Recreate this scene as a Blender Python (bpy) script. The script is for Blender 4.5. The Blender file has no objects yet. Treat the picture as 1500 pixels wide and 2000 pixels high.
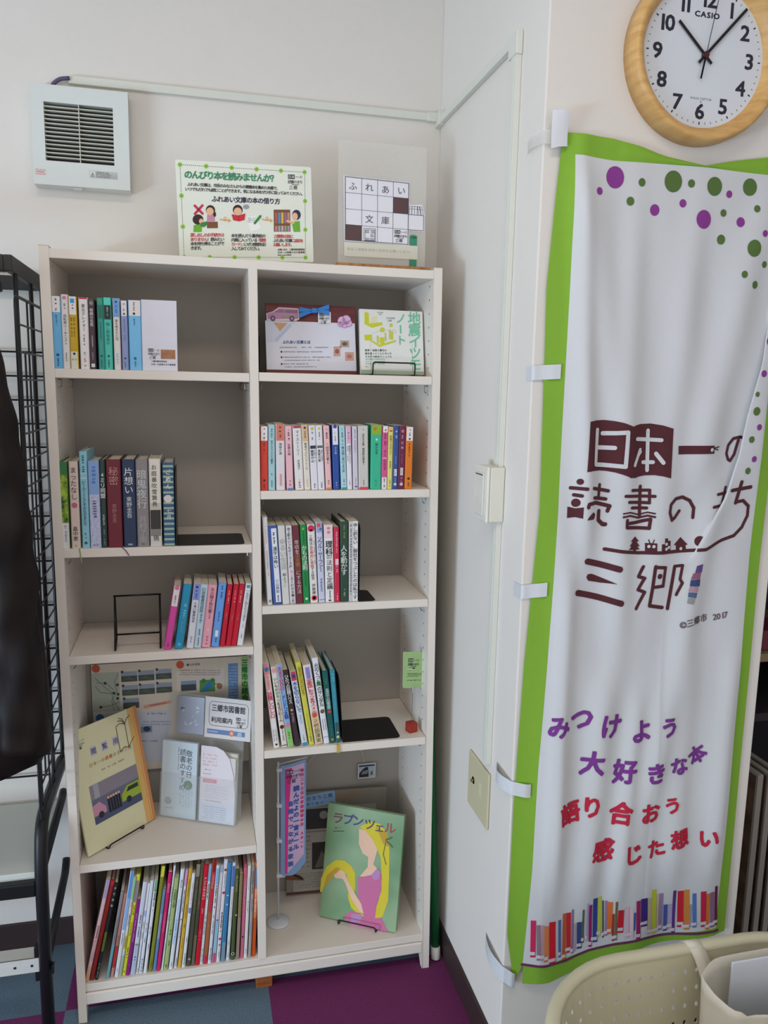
import bpy, math, random, json
import numpy as np
from mathutils import Vector, Matrix
from mathutils.geometry import tessellate_polygon

random.seed(7)
SC = bpy.context.scene
COL = SC.collection
PI = math.pi

# ------------------------------------------------------------------ camera
cam = bpy.data.cameras.new('camera')
cam.sensor_fit = 'AUTO'
cam.sensor_width = 36.0
cam.lens = 27.70
cam.clip_start = 0.02
camera = bpy.data.objects.new('camera', cam)
COL.objects.link(camera)
_r, _u, _b = Vector((0.9725771, -0.23167057, 0.02055539)), Vector((0.01619419, 0.15561897, 0.98768441)), Vector((-0.23201622, -0.96026636, 0.15510316))
camera.matrix_world = Matrix(((_r.x, _u.x, _b.x, 0.2965), (_r.y, _u.y, _b.y, -2.1079), (_r.z, _u.z, _b.z, 1.5292), (0, 0, 0, 1)))
SC.camera = camera

# ------------------------------------------------------------------ light: overcast daylight through the window wall and from the open side of the room, plus an added low blue fill
world = bpy.data.worlds.new('overcast_sky')
SC.world = world
world.use_nodes = True
_bg = world.node_tree.nodes['Background']
_bg.inputs[0].default_value = (0.96, 0.95, 0.97, 1)
_bg.inputs[1].default_value = 0.98

def area_light(name, loc, target, sx, sy, power, color):
    l = bpy.data.lights.new(name, 'AREA')
    l.shape = 'RECTANGLE'; l.size = sx; l.size_y = sy; l.energy = power; l.color = color
    o = bpy.data.objects.new(name, l); COL.objects.link(o)
    o.location = loc
    o.rotation_euler = (Vector(target) - Vector(loc)).to_track_quat('-Z', 'Y').to_euler()
    return o
area_light('window_daylight', (-3.2, -2.2, 1.7), (0.8, -0.5, 1.3), 2.1, 1.4, 12, (1.0, 0.96, 0.92))
area_light('low_cool_fill', (-3.2, -2.5, .42), (0.7, -0.4, .2), 1.5, .55, 84, (0.57, 0.785, 1.0))  # added cool fill near the floor, brightens and blues the lower walls
area_light('ceiling_lamp', (0.25, -1.65, 2.66), (0.25, -1.65, 0), 1.2, 0.3, 10.5, (1.0, 0.88, 0.77))

SC.view_settings.view_transform = 'Standard'
SC.view_settings.look = 'None'
SC.view_settings.exposure = 0.11
SC.view_settings.gamma = 1.0
SC.view_settings.use_curve_mapping = False
SC.cycles.use_denoising = True
SC.cycles.max_bounces = 8
SC.cycles.transparent_max_bounces = 12

# ------------------------------------------------------------------ materials
def lin(h):
    h = h.lstrip('#')
    out = []
    for i in (0, 2, 4):
        c = int(h[i:i + 2], 16) / 255.0
        out.append(c / 12.92 if c <= 0.04045 else ((c + 0.055) / 1.055) ** 2.4)
    return (out[0], out[1], out[2], 1.0)

_MATS = {}
def M(h, rough=0.6, metal=0.0, var=0.05, scale=40.0, bump=0.0, bscale=200.0, spec=0.35):
    """colour with a little procedural variation and an optional fine bump"""
    key = (h, rough, metal, var, scale, bump, bscale, spec)
    if key in _MATS:
        return _MATS[key]
    m = bpy.data.materials.new('surface_' + h)
    m.use_nodes = True
    nt = m.node_tree
    b = nt.nodes['Principled BSDF']
    c = lin(h)
    tc = nt.nodes.new('ShaderNodeTexCoord')
    nz = nt.nodes.new('ShaderNodeTexNoise'); nz.inputs['Scale'].default_value = scale; nz.inputs['Detail'].default_value = 3
    nt.links.new(tc.outputs['Object'], nz.inputs['Vector'])
    mx = nt.nodes.new('ShaderNodeMix'); mx.data_type = 'RGBA'
    mx.inputs[6].default_value = tuple(v * (1 - var) for v in c[:3]) + (1,)
    mx.inputs[7].default_value = tuple(min(1, v * (1 + var)) for v in c[:3]) + (1,)
    nt.links.new(nz.outputs['Fac'], mx.inputs[0])
    nt.links.new(mx.outputs[2], b.inputs['Base Color'])
    b.inputs['Roughness'].default_value = rough
    b.inputs['Metallic'].default_value = metal
    b.inputs['Specular IOR Level'].default_value = spec
    if bump:
        n2 = nt.nodes.new('ShaderNodeTexNoise'); n2.inputs['Scale'].default_value = bscale; n2.inputs['Detail'].default_value = 4
        nt.links.new(tc.outputs['Object'], n2.inputs['Vector'])
        bp = nt.nodes.new('ShaderNodeBump'); bp.inputs['Strength'].default_value = bump; bp.inputs['Distance'].default_value = 0.002
        nt.links.new(n2.outputs['Fac'], bp.inputs['Height'])
        nt.links.new(bp.outputs['Normal'], b.inputs['Normal'])
    _MATS[key] = m
    return m

def clear_mat(name, tint, alpha, rough=0.1):
    m = bpy.data.materials.new(name); m.use_nodes = True
    nt = m.node_tree; out = nt.nodes['Material Output']; b = nt.nodes['Principled BSDF']
    nz = nt.nodes.new('ShaderNodeTexNoise'); nz.inputs['Scale'].default_value = 30
    b.inputs['Base Color'].default_value = lin(tint); b.inputs['Roughness'].default_value = rough
    tr = nt.nodes.new('ShaderNodeBsdfTransparent')
    ms = nt.nodes.new('ShaderNodeMixShader')
    rp = nt.nodes.new('ShaderNodeMapRange'); rp.inputs[3].default_value = alpha * 0.9; rp.inputs[4].default_value = alpha * 1.1
    nt.links.new(nz.outputs['Fac'], rp.inputs[0]); nt.links.new(rp.outputs[0], ms.inputs[0])
    nt.links.new(tr.outputs[0], ms.inputs[1]); nt.links.new(b.outputs[0], ms.inputs[2])
    nt.links.new(ms.outputs[0], out.inputs['Surface'])
    return m

def carpet_mat():
    m = bpy.data.materials.new('carpet_tiles'); m.use_nodes = True
    nt = m.node_tree; b = nt.nodes['Principled BSDF']
    tc = nt.nodes.new('ShaderNodeTexCoord')
    mp = nt.nodes.new('ShaderNodeMapping'); mp.inputs['Location'].default_value = (0.036 * 2.024 + 40, 0.255 * 2.024 + 41, 0.5)
    mp.inputs['Scale'].default_value = (2.024, 2.024, 0)
    nt.links.new(tc.outputs['Object'], mp.inputs['Vector'])
    ck = nt.nodes.new('ShaderNodeTexChecker'); ck.inputs['Scale'].default_value = 1.0
    ck.inputs['Color1'].default_value = lin('743462'); ck.inputs['Color2'].default_value = lin('667a8a')
    nt.links.new(mp.outputs[0], ck.inputs['Vector'])
    nz = nt.nodes.new('ShaderNodeTexNoise'); nz.inputs['Scale'].default_value = 420; nz.inputs['Detail'].default_value = 4
    nt.links.new(tc.outputs['Object'], nz.inputs['Vector'])
    rp = nt.nodes.new('ShaderNodeMapRange'); rp.inputs[1].default_value = 0.3; rp.inputs[2].default_value = 0.7; rp.inputs[3].default_value = 0.55; rp.inputs[4].default_value = 1.35
    nt.links.new(nz.outputs['Fac'], rp.inputs[0])
    mx = nt.nodes.new('ShaderNodeMix'); mx.data_type = 'RGBA'; mx.blend_type = 'MULTIPLY'; mx.inputs[0].default_value = 1.0
    nt.links.new(ck.outputs['Color'], mx.inputs[6]); nt.links.new(rp.outputs[0], mx.inputs[7])
    nt.links.new(mx.outputs[2], b.inputs['Base Color'])
    b.inputs['Roughness'].default_value = 0.95; b.inputs['Specular IOR Level'].default_value = 0.1
    bp = nt.nodes.new('ShaderNodeBump'); bp.inputs['Strength'].default_value = 0.6; bp.inputs['Distance'].default_value = 0.003
    nt.links.new(nz.outputs['Fac'], bp.inputs['Height']); nt.links.new(bp.outputs['Normal'], b.inputs['Normal'])
    return m

def two_tone(name, h1, h2, scale, stretch=(1, 1, 1), rough=0.6, bump=0.2, contrast=(0.35, 0.65), spec=0.4):
    """wood, leather, foliage print: two colours mixed by stretched noise"""
    m = bpy.data.materials.new(name); m.use_nodes = True
    nt = m.node_tree; b = nt.nodes['Principled BSDF']
    tc = nt.nodes.new('ShaderNodeTexCoord'); mp = nt.nodes.new('ShaderNodeMapping'); mp.inputs['Scale'].default_value = stretch
    nt.links.new(tc.outputs['Object'], mp.inputs['Vector'])
    nz = nt.nodes.new('ShaderNodeTexNoise'); nz.inputs['Scale'].default_value = scale; nz.inputs['Detail'].default_value = 6
    nt.links.new(mp.outputs[0], nz.inputs['Vector'])
    cr = nt.nodes.new('ShaderNodeValToRGB'); cr.color_ramp.elements[0].position = contrast[0]; cr.color_ramp.elements[1].position = contrast[1]
    cr.color_ramp.elements[0].color = lin(h1); cr.color_ramp.elements[1].color = lin(h2)
    nt.links.new(nz.outputs['Fac'], cr.inputs[0]); nt.links.new(cr.outputs[0], b.inputs['Base Color'])
    b.inputs['Roughness'].default_value = rough; b.inputs['Specular IOR Level'].default_value = spec
    bp = nt.nodes.new('ShaderNodeBump'); bp.inputs['Strength'].default_value = bump; bp.inputs['Distance'].default_value = 0.002
    nt.links.new(nz.outputs['Fac'], bp.inputs['Height']); nt.links.new(bp.outputs['Normal'], b.inputs['Normal'])
    return m

# ------------------------------------------------------------------ glyphs
_GL = {}
def glyph(ch, bold=0.0):
    """(verts, polys, advance) of one character, em = 1, cell centred on (0.5, 0.38)"""
    key = (ch, bold)
    if key in _GL:
        return _GL[key]
    cu = bpy.data.curves.new('glyph', 'FONT'); cu.body = ch; cu.size = 1.0; cu.resolution_u = 2; cu.offset = bold; cu.fill_mode = 'FRONT'
    ob = bpy.data.objects.new('glyph', cu)
    COL.objects.link(ob)
    dg = bpy.context.evaluated_depsgraph_get()
    ev = ob.evaluated_get(dg)
    me = ev.to_mesh()
    vs = [(v.co.x, v.co.y) for v in me.vertices]
    fs = [tuple(p.vertices) for p in me.polygons]
    ev.to_mesh_clear()
    bpy.data.objects.remove(ob); bpy.data.curves.remove(cu)
    if ord(ch) > 0x2000:
        adv = 1.0
    else:
        adv = (max(v[0] for v in vs) + 0.07) if vs else 0.3
    _GL[key] = (vs, fs, adv)
    return _GL[key]

# ------------------------------------------------------------------ mesh builder
class MB:
    def __init__(s):
        s.v = []; s.f = []; s.mi = []; s.mats = []
    def _m(s, m):
        if m not in s.mats:
            s.mats.append(m)
        return s.mats.index(m)
    def add(s, vs, fs, m):
        o = len(s.v); k = s._m(m)
        s.v.extend(tuple(v) for v in vs)
        for f in fs:
            s.f.append(tuple(i + o for i in f)); s.mi.append(k)
    def box(s, x0, x1, y0, y1, z0, z1, m):
        vs = [(x, y, z) for z in (z0, z1) for y in (y0, y1) for x in (x0, x1)]
        s.add(vs, [(0, 2, 3, 1), (4, 5, 7, 6), (0, 1, 5, 4), (2, 6, 7, 3), (0, 4, 6, 2), (1, 3, 7, 5)], m)
    def prism(s, poly, axis, a, b, m):
        """extrude a 2-D polygon along an axis: 'x' -> (y,z), 'y' -> (x,z), 'z' -> (x,y)"""
        def P(p, t):
            return (t, p[0], p[1]) if axis == 'x' else (p[0], t, p[1]) if axis == 'y' else (p[0], p[1], t)
        n = len(poly)
        tri = tessellate_polygon([[Vector((p[0], p[1], 0)) for p in poly]])
        vs = [P(p, a) for p in poly] + [P(p, b) for p in poly]
        fs = [tuple(t) for t in tri] + [tuple(i + n for i in reversed(t)) for t in tri]
        fs += [(i, (i + 1) % n, (i + 1) % n + n, i + n) for i in range(n)]
        s.add(vs, fs, m)
    def tube(s, pts, r, m, n=8, closed=False):
        pts = [Vector(p) for p in pts]
        N = len(pts); rings = []
        up = None
        for i, p in enumerate(pts):
            if closed:
                t = pts[(i + 1) % N] - pts[i - 1]
            else:
                t = pts[min(i + 1, N - 1)] - pts[max(i - 1, 0)]
            t.normalize()
            if up is None:
                up = Vector((0, 0, 1)) if abs(t.z) < 0.9 else Vector((1, 0, 0))
            a = t.cross(up)
            if a.length < 1e-6:
                a = t.orthogonal()
            a.normalize(); b = a.cross(t).normalized(); up = b
            rr = r[i] if isinstance(r, (list, tuple)) else r
            rings.append([p + a * rr * math.cos(2 * PI * k / n) + b * rr * math.sin(2 * PI * k / n) for k in range(n)])
        vs = [v for ring in rings for v in ring]
        fs = []
        for i in range(N if closed else N - 1):
            j = (i + 1) % N
            for k in range(n):
                fs.append((i * n + k, i * n + (k + 1) % n, j * n + (k + 1) % n, j * n + k))
        if not closed:
            fs.append(tuple(range(n - 1, -1, -1))); fs.append(tuple((N - 1) * n + k for k in range(n)))
        s.add(vs, fs, m)
    def lathe(s, prof, m, c=(0, 0, 0), n=48, axis='z'):
        vs = []
        for (r, h) in prof:
            for k in range(n):
                a = 2 * PI * k / n
                if axis == 'z':
                    vs.append((c[0] + r * math.cos(a), c[1] + r * math.sin(a), c[2] + h))
                else:
                    vs.append((c[0] + r * math.cos(a), c[1] + h, c[2] + r * math.sin(a)))
        fs = []
        for i in range(len(prof) - 1):
            for k in range(n):
                fs.append((i * n + k, i * n + (k + 1) % n, (i + 1) * n + (k + 1) % n, (i + 1) * n + k))
        s.add(vs, fs, m)
    def grid(s, rows, m):
        """rows: list of equal-length point lists"""
        n = len(rows[0]); vs = [p for r in rows for p in r]
        fs = [(i * n + j, i * n + j + 1, (i + 1) * n + j + 1, (i + 1) * n + j) for i in range(len(rows) - 1) for j in range(n - 1)]
        s.add(vs, fs, m)
    def rings(s, rows, m, cap0=False, cap1=False):
        """closed loops of equal length joined into a tube"""
        n = len(rows[0]); vs = [p for r in rows for p in r]
        fs = [(i * n + j, i * n + (j + 1) % n, (i + 1) * n + (j + 1) % n, (i + 1) * n + j) for i in range(len(rows) - 1) for j in range(n)]
        if cap0:
            fs.append(tuple(range(n - 1, -1, -1)))
        if cap1:
            fs.append(tuple((len(rows) - 1) * n + k for k in range(n)))
        s.add(vs, fs, m)
    def build(s, name, parent=None, loc=None, rot=None, bevel=0.0, smooth=False, segs=2):
        me = bpy.data.meshes.new(name)
        me.from_pydata(s.v, [], s.f)
        for m in s.mats:
            me.materials.append(m)
        me.polygons.foreach_set('material_index', s.mi)
        if smooth:
            me.polygons.foreach_set('use_smooth', [True] * len(s.f))
        me.update()
        o = bpy.data.objects.new(name, me); COL.objects.link(o)
        if parent is not None:
            o.parent = parent
        if loc is not None:
            o.location = loc
        if rot is not None:
            o.rotation_euler = rot
        if bevel:
            b = o.modifiers.new('edge', 'BEVEL'); b.width = bevel; b.segments = segs; b.limit_method = 'ANGLE'; b.angle_limit = math.radians(40)
        return o

class Art:
    """flat print on a surface: mapf(x, y, lift) -> 3-D point; one layer lifts by 0.25 mm"""
    def __init__(s, mb, mapf, maxlen=None):
        s.mb = mb; s.map = mapf; s.maxlen = maxlen
    def _emit(s, vs, fs, m, l):
        if s.maxlen:
            vs = list(vs); tris = []
            for f in fs:
                for i in range(1, len(f) - 1):
                    tris.append((f[0], f[i], f[i + 1]))
            out = []; stack = tris
            while stack:
                t = stack.pop()
                e = [(math.dist(vs[t[i]], vs[t[(i + 1) % 3]]), i) for i in range(3)]
                d, i = max(e)
                if d > s.maxlen:
                    a, b, c = t[i], t[(i + 1) % 3], t[(i + 2) % 3]
                    vs.append(((vs[a][0] + vs[b][0]) / 2, (vs[a][1] + vs[b][1]) / 2)); k = len(vs) - 1
                    stack += [(a, k, c), (k, b, c)]
                else:
                    out.append(t)
            fs = out
        s.mb.add([s.map(x, y, l) for x, y in vs], fs, m)
    def poly(s, pts, m, l=1):
        tri = tessellate_polygon([[Vector((p[0], p[1], 0)) for p in pts]])
        s._emit([tuple(p[:2]) for p in pts], [tuple(t) for t in tri], m, l)
    def rect(s, x0, y0, x1, y1, m, l=1):
        s._emit([(x0, y0), (x1, y0), (x1, y1), (x0, y1)], [(0, 1, 2, 3)], m, l)
    def frame(s, x0, y0, x1, y1, w, m, l=1):
        s.rect(x0, y0, x1, y0 + w, m, l); s.rect(x0, y1 - w, x1, y1, m, l)
        s.rect(x0, y0 + w, x0 + w, y1 - w, m, l); s.rect(x1 - w, y0 + w, x1, y1 - w, m, l)
    def disc(s, x, y, r, m, l=1, ry=None, n=24, a0=0, a1=2 * PI):
        ry = ry or r
        full = abs(a1 - a0 - 2 * PI) < 1e-6
        vs = [(x + r * math.cos(a0 + (a1 - a0) * k / n), y + ry * math.sin(a0 + (a1 - a0) * k / n)) for k in range(n + (0 if full else 1))]
        s._emit(vs, [tuple(range(len(vs)))], m, l)
    def stroke(s, pts, w, m, l=1, caps=True):
        for i_, (a, b) in enumerate(zip(pts[:-1], pts[1:])):
            d = math.dist(a, b)
            if d < 1e-9:
                continue
            nx, ny = -(b[1] - a[1]) / d * w / 2, (b[0] - a[0]) / d * w / 2
            s._emit([(a[0] + nx, a[1] + ny), (a[0] - nx, a[1] - ny), (b[0] - nx, b[1] - ny), (b[0] + nx, b[1] + ny)], [(0, 1, 2, 3)], m, l + .12 * (i_ % 3))
        for i, p in enumerate(pts):
            if caps or 0 < i < len(pts) - 1:
                s.disc(p[0], p[1], w / 2, m, l + .4 + .12 * (i % 3), n=12)
    def char(s, ch, cx, cy, size, m, l=1, rot=0.0, bold=0.0, sx=1.0, sy=1.0):
        """one character centred on (cx, cy); size may be negative in y for downward axes"""
        vs, fs, adv = glyph(ch)
        if not vs:
            return
        if ord(ch) > 0x2000:
            ox, oy = 0.5, 0.38
        else:
            ox, oy = adv / 2, 0.35
        c, q = math.cos(math.radians(rot)), math.sin(math.radians(rot))
        if bold <= 0:
            shifts = [(0, 0)]
        elif abs(size) < .007:
            shifts = [(-bold * .8, 0), (bold * .8, 0)]
        else:
            shifts = [(-bold * .8, -bold * .8), (bold * .8, -bold * .8), (-bold * .8, bold * .8), (bold * .8, bold * .8)]
            if bold > .035:
                shifts += [(-bold, 0), (bold, 0), (0, bold), (0, -bold), (0, 0)]
        for i_, (dx, dy) in enumerate(shifts):
            out = []
            for x, y in vs:
                x = (x - ox + dx) * size * sx; y = (y - oy + dy) * size * sy
                out.append((cx + x * c - y * q, cy + x * q + y * c))
            s._emit(out, fs, m, l + .22 * i_)
    def text(s, t, x, y, size, m, l=1, bold=0.0, align='l', pitch=1.0, sx=1.0, sy=1.0):
        """horizontal line, y = middle of the line"""
        ws = [(glyph(c)[2] + bold) * size * sx * pitch if c != ' ' else 0.35 * size * sx for c in t]
        tot = sum(ws)
        x -= tot * {'l': 0, 'c': 0.5, 'r': 1}[align]
        for c, w in zip(t, ws):
            if c != ' ':
                s.char(c, x + w / 2, y, size, m, l, bold=bold, sx=sx, sy=sy)
            x += w
    def vtext(s, t, x, y, size, m, l=1, bold=0.0, pitch=1.0, sx=1.0):
        """vertical line running down from y (top)"""
        for c in t:
            if c != ' ':
                rot = 90 if c in 'ー' else 0
                s.char(c, x, y - size * pitch / 2, size, m, l, rot=-rot, bold=bold, sx=sx)
            y -= size * pitch * (0.6 if c == ' ' else 1)
    def scribble(s, x0, y0, x1, y1, m, l=1, rows=1, vertical=False, seed=1):
        """print too small to read: rows of short dashes"""
        rnd = random.Random(seed)
        for i in range(rows):
            if vertical:
                w = (x1 - x0) / rows; cx = x0 + (i + .5) * w; t = max(y0, y1); lo = min(y0, y1)
                while t > lo:
                    d = w * rnd.uniform(.3, .8)
                    if rnd.random() < .85:
                        s.rect(cx - w * rnd.uniform(.18, .36), max(lo, t - d * .6), cx + w * rnd.uniform(.18, .36), t, m, l)
                    t -= d
            else:
                h = (y1 - y0) / rows; cy = y0 + (i + .5) * h; x = x0
                a = abs(h)
                while x < x1:
                    d = a * rnd.uniform(.35, .8)
                    if rnd.random() < .88:
                        s.rect(x, cy - h * rnd.uniform(.15, .3), min(x1, x + d * .7), cy + h * rnd.uniform(.15, .3), m, l)
                    x += d
    def seal(s, x, y, k, m, l=1):
        """the small three-line town reading emblem, k = overall width, y = top"""
        h = k * 0.30
        s.rect(x, y - h * .95, x + k * .46, y, m, l)
        W = M('ece9e2')
        s.char('日', x + k * .12, y - h * .48, h * .75, W, l + 1); s.char('本', x + k * .34, y - h * .48, h * .75, W, l + 1)
        s.char('一', x + k * .62, y - h * .5, h * .8, m, l, bold=.02); s.char('の', x + k * .88, y - h * .5, h * .8, m, l)
        for i, c in enumerate('読書のまち'):
            s.char(c, x + k * (.1 + .2 * i), y - h * 1.55, h * .8, m, l, bold=.01)
        s.rect(x + k * .25, y - h * 2.2, x + k * .75, y - h * 2.08, m, l)
        s.char('三', x + k * .2, y - h * 2.75, h * .95, m, l, bold=.01); s.char('郷', x + k * .5, y - h * 2.75, h * .95, m, l, bold=.01)

def homography(quad, w, h):
    """quad: TL, TR, BR, BL corners in any flat drawing frame -> function to local metres, x right, z up from the bottom corner"""
    dst = [(0, h), (w, h), (w, 0), (0, 0)]
    A = []; B = []
    for (x, y), (u, v) in zip(quad, dst):
        A.append([x, y, 1, 0, 0, 0, -u * x, -u * y]); B.append(u)
        A.append([0, 0, 0, x, y, 1, -v * x, -v * y]); B.append(v)
    p = np.linalg.solve(np.array(A, float), np.array(B, float))
    def f(x, y):
        d = p[6] * x + p[7] * y + 1
        return (float((p[0] * x + p[1] * y + p[2]) / d), float((p[3] * x + p[4] * y + p[5]) / d))
    return f

def front(yf=0.0, H=None):
    """print map for a face that looks towards -y, in local x, z"""
    if H is None:
        return lambda x, z, l: (x, yf - l * 0.00025, z)
    def g(x, y, l):
        a, b = H(x, y); return (a, yf - l * 0.00025, b)
    return g

def fillet(pts, r, n=5):
    out = [Vector(pts[0])]
    for a, b, c in zip(pts[:-2], pts[1:-1], pts[2:]):
        a, b, c = Vector(a), Vector(b), Vector(c)
        d1 = (a - b); d2 = (c - b)
        q = min(r, d1.length * .45, d2.length * .45)
        p1 = b + d1.normalized() * q; p2 = b + d2.normalized() * q
        for k in range(n + 1):
            t = k / n
            out.append(p1 * (1 - t) ** 2 + b * 2 * t * (1 - t) + p2 * t * t)
    out.append(Vector(pts[-1]))
    return out

def tag(o, label, cat, group=None, kind=None):
    o['label'] = label; o['category'] = cat
    if group:
        o['group'] = group
    if kind:
        o['kind'] = kind
    return o
def thing(name, label, cat, loc=(0, 0, 0), rot=(0, 0, 0), group=None):
    o = bpy.data.objects.new(name, None); COL.objects.link(o)
    o.empty_display_size = 0.05
    o.location = loc; o.rotation_euler = rot
    return tag(o, label, cat, group)
def struct(o):
    o['kind'] = 'structure'; return o

# the bookcase leans back a little against the wall and is slightly racked
LEAN, RACK, TWIST = 0.0128, -0.0082, -0.0055
def S(x, y, z):
    return Vector((x + RACK * z + TWIST * y, y + LEAN * z - TWIST * x, z))
# measured book positions (x, thickness, height, lean) and the banner drawing in metres on the pillar face
BOOK_ROWS = {"1L": [[0.0164, 0.0187, 0.1506, 0.0], [0.0357, 0.0145, 0.1549, 0.0], [0.0508, 0.0163, 0.1514, 0.0], [0.0708, 0.0187, 0.1505, 0.0], [0.0904, 0.0123, 0.148, 0.0], [0.108, 0.0124, 0.1509, 0.0], [0.121, 0.016, 0.1522, 0.0], [0.14, 0.014, 0.1517, 0.0], [0.1563, 0.0135, 0.1475, 0.0], [0.1718, 0.0265, 0.1491, 0.0]], "2L": [[0.0154, 0.017, 0.1926, 0.0], [0.0348, 0.0188, 0.1937, 0.0], [0.0573, 0.0159, 0.2156, 0.0], [0.0747, 0.0227, 0.1945, 0.0], [0.0986, 0.0116, 0.1972, 0.0], [0.1118, 0.0315, 0.1981, 0.0], [0.1455, 0.0278, 0.1983, 0.0], [0.1748, 0.0258, 0.1977, 0.0], [0.2029, 0.0251, 0.1991, 0.0], [0.2321, 0.0249, 0.1908, 0.0]], "2R": [[0.4521, 0.0174, 0.1482, -0.001], [0.4706, 0.0153, 0.1524, -0.004], [0.4887, 0.0206, 0.1543, -0.013], [0.5132, 0.0158, 0.1497, -0.034], [0.5336, 0.0199, 0.1493, -0.052], [0.555, 0.0144, 0.1527, -0.055], [0.5713, 0.016, 0.1515, -0.055], [0.5882, 0.0152, 0.1519, -0.055], [0.6059, 0.014, 0.1512, -0.052], [0.6237, 0.015, 0.1524, -0.039], [0.6427, 0.0138, 0.1519, -0.05], [0.6575, 0.012, 0.1509, -0.041], [0.6717, 0.012, 0.1503, -0.034], [0.685, 0.0242, 0.1515, -0.027], [0.7136, 0.026, 0.1542, -0.002], [0.74, 0.0142, 0.1518, 0.004], [0.7547, 0.0123, 0.1496, 0.004], [0.7674, 0.0136, 0.1523, 0.004], [0.7814, 0.0163, 0.1527, 0.004], [0.7985, 0.018, 0.1499, 0.004]], "3R": [[0.4656, 0.0113, 0.2122, -0.057], [0.4792, 0.0212, 0.1907, -0.067], [0.5013, 0.0169, 0.1914, -0.065], [0.5195, 0.0137, 0.1907, -0.059], [0.5348, 0.016, 0.1908, -0.06], [0.5518, 0.0145, 0.1921, -0.054], [0.5686, 0.0178, 0.1925, -0.052], [0.5887, 0.015, 0.1986, -0.047], [0.6053, 0.0212, 0.1909, -0.033], [0.6278, 0.0125, 0.1845, -0.027], [0.6419, 0.0191, 0.1974, -0.019], [0.6624, 0.0219, 0.1982, -0.012]], "4R": [[0.4765, 0.0142, 0.2193, -0.1197], [0.4967, 0.013, 0.2101, -0.1323], [0.5114, 0.0137, 0.2153, -0.1381], [0.5285, 0.0124, 0.1995, -0.1529], [0.546, 0.0147, 0.1945, -0.16], [0.5642, 0.0124, 0.2191, -0.1617], [0.5791, 0.0192, 0.2096, -0.1563], [0.6009, 0.014, 0.2261, -0.1397], [0.616, 0.0134, 0.1899, -0.1133], [0.6311, 0.0118, 0.1912, -0.0913]], "3L": [[0.2244, 0.0158, 0.1529, 0.1687], [0.2484, 0.0188, 0.1549, 0.1503], [0.2753, 0.0161, 0.1555, 0.129], [0.2926, 0.0162, 0.1531, 0.1244], [0.3101, 0.0199, 0.1516, 0.1213], [0.332, 0.0182, 0.1546, 0.1277], [0.3521, 0.0117, 0.1509, 0.1313], [0.3658, 0.0121, 0.1508, 0.1357], [0.3787, 0.0121, 0.1511, 0.1393], [0.3924, 0.0133, 0.1515, 0.144]], "5L": [[0.0164, 0.0086, 0.2676, 0.2193], [0.0267, 0.0101, 0.2629, 0.218], [0.0387, 0.0072, 0.2547, 0.2128], [0.0644, 0.0073, 0.2295, 0.1817], [0.0741, 0.0074, 0.2228, 0.173], [0.0841, 0.0089, 0.2783, 0.1635], [0.0942, 0.0059, 0.2623, 0.161], [0.1011, 0.0089, 0.2676, 0.1591], [0.1107, 0.008, 0.2004, 0.1583], [0.1214, 0.0105, 0.2463, 0.1473], [0.1335, 0.006, 0.2405, 0.1427], [0.1411, 0.0075, 0.2468, 0.1381], [0.1518, 0.0075, 0.2489, 0.1313], [0.1632, 0.0091, 0.2812, 0.1353], [0.1742, 0.0066, 0.2205, 0.1327], [0.1825, 0.0082, 0.2616, 0.1327], [0.1934, 0.0046, 0.2787, 0.131], [0.1995, 0.0098, 0.2461, 0.1303], [0.2119, 0.0092, 0.2676, 0.1293], [0.2243, 0.0062, 0.2628, 0.125], [0.233, 0.0083, 0.2665, 0.122], [0.243, 0.0078, 0.2525, 0.1172], [0.2539, 0.0108, 0.2742, 0.1065], [0.2656, 0.0078, 0.2779, 0.105], [0.275, 0.0104, 0.2713, 0.1006], [0.2861, 0.0072, 0.2682, 0.0995], [0.2949, 0.0095, 0.2823, 0.098], [0.306, 0.0079, 0.2654, 0.094], [0.3162, 0.0089, 0.2624, 0.0893], [0.3267, 0.0086, 0.2782, 0.0853], [0.3372, 0.0102, 0.27, 0.0798], [0.3507, 0.008, 0.2654, 0.0707], [0.3619, 0.0096, 0.2468, 0.0593], [0.3748, 0.0081, 0.2318, 0.052], [0.3855, 0.0087, 0.2494, 0.0483], [0.3952, 0.0078, 0.2531, 0.048], [0.4056, 0.0071, 0.2518, 0.0443], [0.4144, 0.0091, 0.2574, 0.0397]]}
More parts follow.
